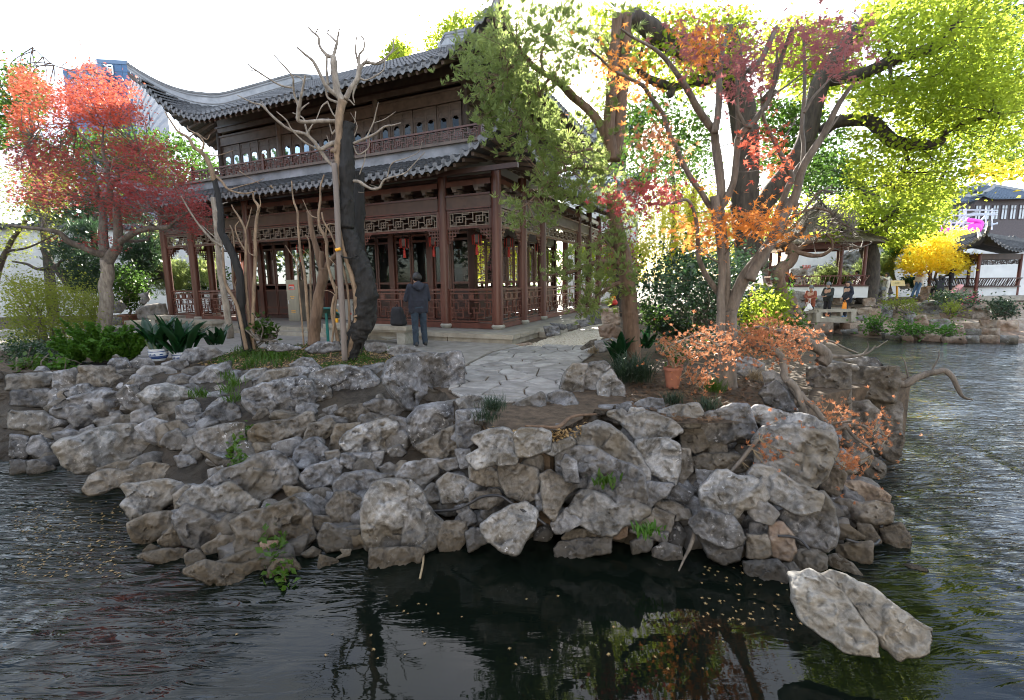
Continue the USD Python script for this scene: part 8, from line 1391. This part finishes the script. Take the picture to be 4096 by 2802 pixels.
# generic tiled hip roof for the small pavilions and far halls
def hiproof(t, o, ux, w, d, zf, q1, step, tm, rm, rise=.5, upt=.9, reach=2.2, hh=.18, drips=True, horn=.35):
    ux = np.array(ux); uy = np.cross(UPZ, ux); o = np.array(o, float)
    def f(p, q): m = max(p, q)+.8*min(p, q); return zf+rise*min(p, q)+upt*max(0,1-m/reach)**1.9
    def P(x, y, z): return o+ux*x+uy*y+UPZ*(z-0)
    for side, L in ((0, w),(1, d),(2, w),(3, d)):
        n = max(4, round(L/step)); dx = L/n; D = []
        for i in range(n):
            a = dx*(i+.5); p = min(a, L-a); qm = min(q1, p)
            if qm < .12: continue
            def pos(a_, q, z):
                return P(a_, q, z) if side == 0 else P(q, a_, z) if side == 1 else P(a_, d-q, z) if side == 2 else P(w-q, a_, z)
            sv = ux if side in (0,2) else uy
            def pf(q): 
                up = np.cross(sv, pos(a, q+.05, f(p, q+.05))-pos(a, q, f(p, q))); up /= np.linalg.norm(up); up = -up if up[2] < 0 else up
                return pos(a, q, f(p, q))+up*.02, sv, up
            mk('tile_row', roof_row(pf, qm, f, step*.34, max(2, int(qm/.35))), tm, t)
            qs = np.linspace(-.03, qm, 5); V = []
            for q in qs:
                for x in (a-dx/2, a+dx/2): V.append(pos(x, q, f(max(min(x, L-x),0), max(q, 0))-.02))
            V = np.array(V); V = np.vstack([V, V-[0,0,.06]]); FF = [(2*j, 2*j+1,2*j+3,2*j+2) for j in range(4)]; D.append((V, np.array(FF+[(10+x[0],10+x[3],10+x[2],10+x[1]) for x in FF]+[(0,1,11,10)])))
            if drips and side < 2:
                e = pos(a, -.03, f(p, 0)-.03); out = -uy if side == 0 else -ux
                mk('drip_tile', drip(e, sv, out), rm, t)
        mk('roof_deck', join(D), tm, t)
    for sx, sy in ((0,0),(1,0),(0,1),(1,1)):
        q = np.linspace(0, q1,12); pts = [P((w-x) if sx else x, (d-x) if sy else x, f(x, x)) for x in q]
        dr = (pts[0]-pts[1])*[1,1,0]; dr /= max(np.linalg.norm(dr),1e-6)
        pts = [pts[0]+dr*horn+UPZ*horn*.7, pts[0]+dr*horn*.5+UPZ*horn*.25]+pts
        mk('hip_ridge', sweep(pts, .14,-.03, hh), rm, t)
    if w-2*q1 > .3: mk('main_ridge', sweep([P(q1-.2+(w-2*q1+.4)*k/6, d/2, f(9, q1)) for k in range(7)],.2,-.05, hh*1.6), rm, t)
    return f, P
# thatched pavilion
pb = ph_at('h', 380,905,28.5); pv_ = thing('thatched_pavilion', 'small open pavilion with shaggy thatched roof and red posts behind the bridge', 'pavilion', pb)
ux = np.array([math.cos(-.25), math.sin(-.25),0]); q = loc(pb, ux)
mk('plinth', obox(pb, ux, 4.2,4.0,.62,-.15), 'white_wall', pv_); mk('plinth_cap', obox(pb, ux, 4.3,4.1,.05,.47), 'wood_dark', pv_)
for x, y in ((-1.9,-1.8),(1.9,-1.8),(1.9,1.8),(-1.9,1.8),(.75,-1.8),(-1.4,1.8)): mk('post', lathe([(0,-.1),(.10,-.1),(.095,3.05),(0,3.05)],10, q(x, y, 0)), 'red_column', pv_, smooth=40)
for (x0, y0),(x1, y1) in (((-1.9,-1.8),(1.9,-1.8)),((1.9,-1.8),(1.9,1.8)),((-1.9,1.8),(1.9,1.8)),((-1.9,-1.8),(-1.9,1.8))):
    mk('eave_beam', bar(q(x0, y0,2.78), q(x1, y1,2.78),.1,.42), 'red_column', pv_)
    d = np.array([(y1-y0),-(x1-x0)]); d = d/np.linalg.norm(d)*.28; d = d if d @ np.array([x0+x1, y0+y1]) > 0 else -d
    mk('seat_rail', join([bar(q(x0+d[0], y0+d[1],1.06), q(x1+d[0], y1+d[1],1.06),.06,.06), bar(q(x0, y0,.55), q(x1, y1,.55),.34,.05)]+[bar(q(x0+(x1-x0)*k/18, y0+(y1-y0)*k/18,.57), q(x0+(x1-x0)*k/18+d[0], y0+(y1-y0)*k/18+d[1],1.05),.03,.03) for k in range(19)]), 'red_column', pv_)
n = 28; prof = [(0,5.4),(.25,5.25),(.8,4.45),(1.5,3.75),(2.3,3.22),(2.95,2.95),(3.0,2.82),(2.4,2.9),(0,3.3)]
v, f = lathe(prof, n, (0,0,0)); a = np.arctan2(v[:, 1], v[:, 0]); sq = 1/np.maximum(np.abs(np.cos(a)), np.abs(np.sin(a)))**.55; v[:, 0] *= sq; v[:, 1] *= sq; v += (meshkit.fbm(v*3.1,3)-.5)[:, None]*.22
mk('thatch', (np.array([q(*p) for p in v]), f), 'thatch', pv_)
rr3 = np.random.default_rng(8); S = []
for i in range(900):
    k = rr3.uniform(.1,1); a_ = rr3.uniform(0,2*np.pi); rad = .25+2.7*k; zt = np.interp(rad, [p[0] for p in prof[:6]],[p[1] for p in prof[:6]])+.05; fac = 1/max(abs(math.cos(a_)), abs(math.sin(a_)))**.55
    p0 = q(rad*fac*math.cos(a_), rad*fac*math.sin(a_), zt); rad2 = rad+.45; z2 = np.interp(rad2,[p[0] for p in prof[:6]],[p[1] for p in prof[:6]])-.03; p1 = q(rad2*fac*math.cos(a_+.05), rad2*fac*math.sin(a_+.05), z2); S.append(tube([p0,(p0+p1)/2+[0,0,.04], p1],.016,3, cap=False))
mk('straw', join(S), 'thatch', pv_, kind='stuff'); mk('red_pennants', join([bar(ph_at('h', 235+k*12,440,27), ph_at('h', 232+k*12+rr3.uniform(-4,4),470+rr3.uniform(0,50),27),.03,.01) for k in range(12)]), 'lantern_red', pv_)
# right pavilion
o = ph_at('r', 1100,1185,29.0); rp = thing('tiled_pavilion', 'tiled pavilion with upturned roof corner and red posts at the right edge', 'pavilion', o)
ux = np.array([math.cos(.12), math.sin(.12),0]); q = loc(o, ux); zt = at(*Z('r', [(1100,775)])[0],29.)[2]-o[2]
for x, y in ((0,0),(2.9,0),(0,2.9),(2.9,2.9)): mk('post', lathe([(0,0),(.10,0),(.09, zt),(0, zt)],10, q(x, y, 0)), 'red_column', rp, smooth=40)
for (x0, y0),(x1, y1) in (((0,0),(2.9,0)),((0,0),(0,2.9)),((2.9,0),(2.9,2.9)),((0,2.9),(2.9,2.9))):
    mk('eave_beam', bar(q(x0, y0, zt-.16), q(x1, y1, zt-.16),.10,.34), 'wood_beam', rp); u_ = q(x1, y1,0)-q(x0, y0,0); u_ /= np.linalg.norm(u_)
    mk('frieze_lattice', lattice(q(x0, y0, zt-.62)+u_*.12, u_, 2.66,.28,.5,.03, np.cross(u_, UPZ)), 'wood_dark', rp)
    nn = np.cross(u_, UPZ); nn = nn if nn @ (q(x0, y0,0)+q(x1, y1,0)-2*q(1.45,1.45,0)) > 0 else -nn
    mk('seat_rail', join([bar(q(x0, y0,1.05)+nn*.22, q(x1, y1,1.05)+nn*.22,.06,.06), bar(q(x0, y0,.55), q(x1, y1,.55),.36,.06)]+[bar(q(x0, y0,.58)+u_*.16*k, q(x0, y0,1.04)+u_*.16*k+nn*.22,.03,.03) for k in range(18)]), 'wood_dark', rp)
mk('plinth', obox(q(1.45,1.45,0), ux, 3.0,3.0,.52,0), 'white_wall', rp); mk('base', obox(q(1.45,1.45,0), ux, 4.0,4.0,.3,-.3), 'podium_stone', rp)
hiproof(rp, q(-1.1,-1.1,0), ux, 5.1,5.1, zt+.15,2.5,.24, 'roof_tile', 'drip_tile_clay', .42,1.0,2.4,.26, horn=.5)
# white wall with dark tiled coping behind, and sunlit wall behind the right pavilion
def wall(name, label, pts, tops, th=.3, m='white_wall', cap=True):
    P = [np.array(p)*[1,1,0] for p in pts]; t = thing(name, label, 'wall', P[0])
    for (a, za),(b, zb) in zip(list(zip(P, tops))[:-1], list(zip(P, tops))[1:]):
        u_ = (b-a)/np.linalg.norm(b-a); n_ = np.cross(u_, UPZ)*th/2; B = [a-n_, b-n_, b+n_, a+n_]; mk('wall_panel', hexa([x-[0,0,.1] for x in B],[B[0]+UPZ*za, B[1]+UPZ*zb, B[2]+UPZ*zb, B[3]+UPZ*za]), m, t)
        if cap:
            n2 = n_*2.3; mk('coping', (np.array([a-n2+UPZ*za, b-n2+UPZ*zb, b+UPZ*(zb+.28), a+UPZ*(za+.28), a+n2+UPZ*za, b+n2+UPZ*zb]), np.array([(0,1,2,3),(3,2,5,4),(0,4,5,1)])), 'roof_tile', t)
            L = np.linalg.norm(b-a); k = int(L/.3)
            for i in range(min(k, 70)):
                c_ = a+u_*(i+.5)*L/k; zc = za+(zb-za)*(i+.5)/k; mk('coping_tile', join([tube([c_+UPZ*(zc+.29), c_-n2*1.05+UPZ*(zc+.02)],.075,6), tube([c_+UPZ*(zc+.29), c_+n2*1.05+UPZ*(zc+.02)],.075,6)]), 'roof_tile', t)
    return t
def tz(key, u, v, y): return at(*Z(key, [(u, v)])[0], y)
wp = [tz('r', u, v, 37.) for u, v in ((-700,690),(140,712),(230,690),(320,668),(440,668),(560,640),(800,640),(1500,640))]
wall('garden_wall', 'white garden wall with wavy dark tile coping behind the far bank', wp, [p[2] for p in wp])
sw = thing('screen_wall', 'bright cream wall in full sun seen through the right pavilion', 'wall', tz('r', 1200,1100,36)*[1,1,0]); a, b = tz('r', 1060,1100,35.5)*[1,1,0], tz('r', 1600,1100,35.5)*[1,1,0]; mk('panel', bar(a+UPZ*1.7, b+UPZ*1.7,.3,3.6), 'white_wall', sw)
wl_ = [np.array([x, y, 0]) for x, y in ((-48,22),(-34,24.5),(-22,26.5),(-12., 28.2))]
wall('garden_wall', 'long white garden wall in shade behind the dark pine at the left', wl_, [4.6,4.6,4.6,4.6])
# information boards
for lab, u, v0, v1, y, w in (('yellow information board on a post right of the person in cream', 338,1210,1062,29.5,.86),('yellow board half hidden behind the person leaning on the stone', 540,1180,1060,30.5,.6)):
    a, b = tz('r', u, v0, y), tz('r', u, v1, y); t = thing('information_board', lab, 'sign', a); mk('post', bar(a, b, .08,.08), 'sign_yellow', t); mk('board', hexa([b+np.array(k) for k in ((-w/2,-.12,-.16),(w/2,-.12,-.16),(w/2,-.09,-.16),(-w/2,-.09,-.16))],[b+np.array(k) for k in ((-w/2+.06,.06,.18),(w/2+.06,.06,.18),(w/2+.06,.09,.18),(-w/2+.06,.09,.18))]), 'paper_yellow', t)
    mk('print', join([bar(b+[-.16+.08*k, -.085,.02], b+[-.12+.08*k, -.085,.03],.012,.05) for k in range(4)]), 'sign_face', t)
c = tz('r', 315,560,33); t = thing('garden_lamp', 'small pale lamp on a post above the white wall', 'lamp', c); mk('post', bar(tz('r', 312,640,33), tz('r', 312,570,33),.1,.1), 'far_wood', t); mk('lamp_head', obox(tz('r', 315,570,33),[1,0,0],.4,.3,.42), 'white_paint', t)
# second hall behind the conifer
o = at(2225,480,33.); sh_ = thing('rear_hall', 'second tiled hall half hidden behind the conifer with an upturned roof corner', 'hall', o*[1,1,0]); ux = np.array([math.cos(-.10), math.sin(-.10),0]); q = loc(o*[1,1,0], ux); zE = o[2]-1.0
hiproof(sh_, q(.3,.3,0), ux, 5.5,5.5, zE, 2.7,.3, 'far_tile', 'ridge_plaster', .55,1.2,2.6,.35, True, .6)
mk('upper_storey', obox(q(3.05,3.05,0), ux, 3.4,3.4,2.6, zE-2.5), 'far_wood', sh_); mk('window_lattice', lattice(q(1.5,1.28, zE-1.9), ux, 3.1,1.5,.5,.05,-np.cross(UPZ, ux)), 'wood_grey', sh_); mk('lower_storey', obox(q(3.05,3.05,0), ux, 5., 5., zE-2.6,0), 'white_wall', sh_)
hiproof(sh_, q(-.2,-.2,0), ux, 6.5,6.5, zE-3.3,1.6,.3, 'far_tile', 'ridge_plaster', .5,1.0,2.6,.3, False, .5)
# far halls, scaffolding and festival shapes at the right edge
Yf = 66.
def ff(u, v, y=Yf): return tz('r', u, v, y)
def farhall(label, u0, u1, ve, vb, y, dep, nwin, q1, vw0, vw1):
    a, b = ff(u0, ve, y), ff(u1, ve, y); ux = np.array([1., 0,0]); t = thing('far_hall', label, 'building', a*[1,1,0]); w = b[0]-a[0]; zb_ = ff(u0, vb, y)[2]; zf = a[2]
    hiproof(t, (a+[-1.2,-1.2,0])*[1,1,0], ux, w+2.4, dep+2.4, zf, q1,.42, 'far_tile', 'ridge_plaster', .55,1.3,3., .4, False, .6)
    mk('wall', hexa([np.array([x, yy, 0.]) for x, yy in ((a[0], y),(b[0], y),(b[0], y+dep),(a[0], y+dep))],[np.array([x, yy, zf+.3]) for x, yy in ((a[0], y),(b[0], y),(b[0], y+dep),(a[0], y+dep))]), 'far_wood', t)
    z0, z1 = ff(u0, vw1, y)[2], ff(u0, vw0, y)[2]
    for i in range(nwin):
        x0 = a[0]+w*(i+.16)/nwin; x1 = a[0]+w*(i+.84)/nwin; o = mk('window', join([bar([x0, y-.04, z],[x1, y-.04, z],.08,.10) for z in (z0, z0+(z1-z0)*.72, z1)]+[bar([x, y-.04, z0],[x, y-.04, z1],.10,.08) for x in (x0,(x0+x1)/2, x1)]), 'far_wood', t); mk('pane', hexa([[x0, y-.03, z0],[x1, y-.03, z0],[x1, y-.01, z0],[x0, y-.01, z0]],[[x0, y-.03, z1],[x1, y-.03, z1],[x1, y-.01, z1],[x0, y-.01, z1]]), 'porcelain', o)
    return t
farhall('blue grey tiled two storey hall beyond the wall at the right edge, left wing', 590,1040,285,600, Yf, 7,4,4., 335,440); farhall('taller blue grey tiled hall at the far right edge behind the scaffolding', 1100,1700,250,640, Yf+3,8,7,4.6,300,440); farhall('low blue grey tiled roof below the far hall windows', 440,850,540,640, Yf-8,4,5,2.4,575,600)
sc = thing('scaffolding', 'pale metal scaffolding with diagonal braces before the far halls', 'scaffolding', ff(1000,560,52)); Q = []
for p, w in [((680,560),(690,380)),((765,560),(770,420)),((845,470),(850,350)),((865,540),(868,400)),((920,540),(925,420)),((985,570),(990,360)),((1010,460),(1012,330)),((1205,540),(1212,320)),((1265,540),(1270,330)),((850,370),(1000,362)),((850,400),(1320,392)),((985,345),(1320,350)),((660,470),(1000,420)),((1000,390),(1320,375)),((700,565),(830,440)),((860,555),(990,415)),((900,545),(1040,420)),((1010,570),(1180,430)),((650,480),(850,440)),((830,470),(1320,480)),((1060,560),(1200,400)),((1180,530),(1320,470))]: mk('tube', tube([ff(*p, 52), ff(*w, 52)],.07,6), 'scaffold_metal', sc)
mg_ = thing('festival_figure', 'large magenta inflatable shape with a curling arm behind the scaffolding', 'decoration', ff(1070,560,50)); mk('inflated_body', limb([ff(975,580,50), ff(1040,540,50), ff(1110,520,50), ff(1140,500,50)],[.35,.6,.55,.35],12,5,.25), 'magenta', mg_, smooth=True); mk('curling_arm', limb([ff(1140,510,50), ff(1155,470,50), ff(1100,450,50), ff(1050,445,50), ff(1035,420,50)],[.35,.25,.2,.25,.06],10,5,.1), 'magenta', mg_, smooth=True)
mg2 = thing('festival_figure', 'small magenta pointed inflatable shape left of the larger one', 'decoration', ff(820,570,50)); mk('inflated_body', limb([ff(855,580,50), ff(820,550,50), ff(795,525,50), ff(787,485,50)],[.45,.35,.3,.06],10,5,.1), 'magenta', mg2, smooth=True)
# glass towers beyond
def zt_(u, v, z): return gz(u, v, z)
A, B_, C_ = zt_(388,243,115.), zt_(512,250,115.), zt_(660,362,115.); D_ = A+C_-B_
tw = thing('office_tower', 'blue glass office tower with white rooftop characters behind the red maple', 'tower', B_*[1,1,0])
mk('curtain_wall', hexa([p*[1,1,0] for p in (A, B_, C_, D_)],[A, B_, C_, D_]), 'tower_glass', tw); mk('parapet', hexa([p-[0,0,1.2] for p in (A+(A-C_)*.01, B_+(B_-D_)*.01, C_+(C_-A)*.01, D_+(D_-B_)*.01)],[p+[0,0,.6] for p in (A+(A-C_)*.01, B_+(B_-D_)*.01, C_+(C_-A)*.01, D_+(D_-B_)*.01)]), 'tower_frame', tw)
for k in range(28): 
    p = B_+(C_-B_)*(k+.5)/28; o_ = (B_-D_)*[1,1,0]; o_ /= np.linalg.norm(o_); mk('facade_fin', bar(p*[1,1,0]+o_*.3, p+o_*.3,.35,.5), 'tower_frame', tw)
nf = np.cross(B_-A, UPZ); nf /= np.linalg.norm(nf); nf = nf if nf[1] < 0 else -nf; uf = (B_-A)/np.linalg.norm(B_-A); Lf = np.linalg.norm(B_-A)
for f0 in (.09,.31):
    c = A+uf*Lf*(f0+.09)+nf*.4-[0,0,4.2]; w = Lf*.16; mk('rooftop_character', join([bar(c+uf*x0*w+UPZ*z0, c+uf*x1*w+UPZ*(z1+1e-3),.3,.7) for x0, z0, x1, z1 in ((-.5,2.2,.5,2.2),(-.5,-2.2,.5,-2.2),(-.5,-2.2,-.5,2.2),(.5,-2.2,.5,2.2),(-.3,.9,.3,.9),(-.3,-.5,.3,-.5),(0,1.2,0,-1.6))]), 'white_paint', tw)
us = (C_-B_)/np.linalg.norm(C_-B_); ns = np.cross(us, UPZ); ns = ns if ns @ (B_-D_) > 0 else -ns; Ls = np.linalg.norm(C_-B_)
for f0 in (.16,.30,.44,.58): c = B_+us*Ls*f0+ns*.8-[0,0,4.5]; mk('rooftop_character', join([bar(c+us*x0*4+UPZ*z0, c+us*x1*4+UPZ*(z1+1e-3),.3,.8) for x0, z0, x1, z1 in ((-.4,2,.4,2),(-.4,-2,.4,-2),(-.4,-2,-.4,2),(.4,-2,.4,2),(-.3,0,.3,0))]), 'white_paint', tw)
A2, B2_ = zt_(250,278,108.), zt_(392,262,108.); tw2 = thing('office_tower', 'lower plain blue glass tower left of the tower with white characters', 'tower', A2*[1,1,0]); bk = np.array([-6., 22,0]); mk('curtain_wall', hexa([p*[1,1,0] for p in (A2, B2_+[0,4,0], B2_+bk, A2+bk)],[A2, B2_+[0,4,0], B2_+bk, A2+bk]), 'tower_glass', tw2)
mk('roof_box', hexa([p+(bk*.3)-[0,0,.5] for p in (A2+(B2_-A2)*.3, A2+(B2_-A2)*.9, A2+(B2_-A2)*.9+bk*.4, A2+(B2_-A2)*.3+bk*.4)],[p+(bk*.3)+[0,0,4] for p in (A2+(B2_-A2)*.3, A2+(B2_-A2)*.9, A2+(B2_-A2)*.9+bk*.4, A2+(B2_-A2)*.3+bk*.4)]), 'tower_frame', tw2)
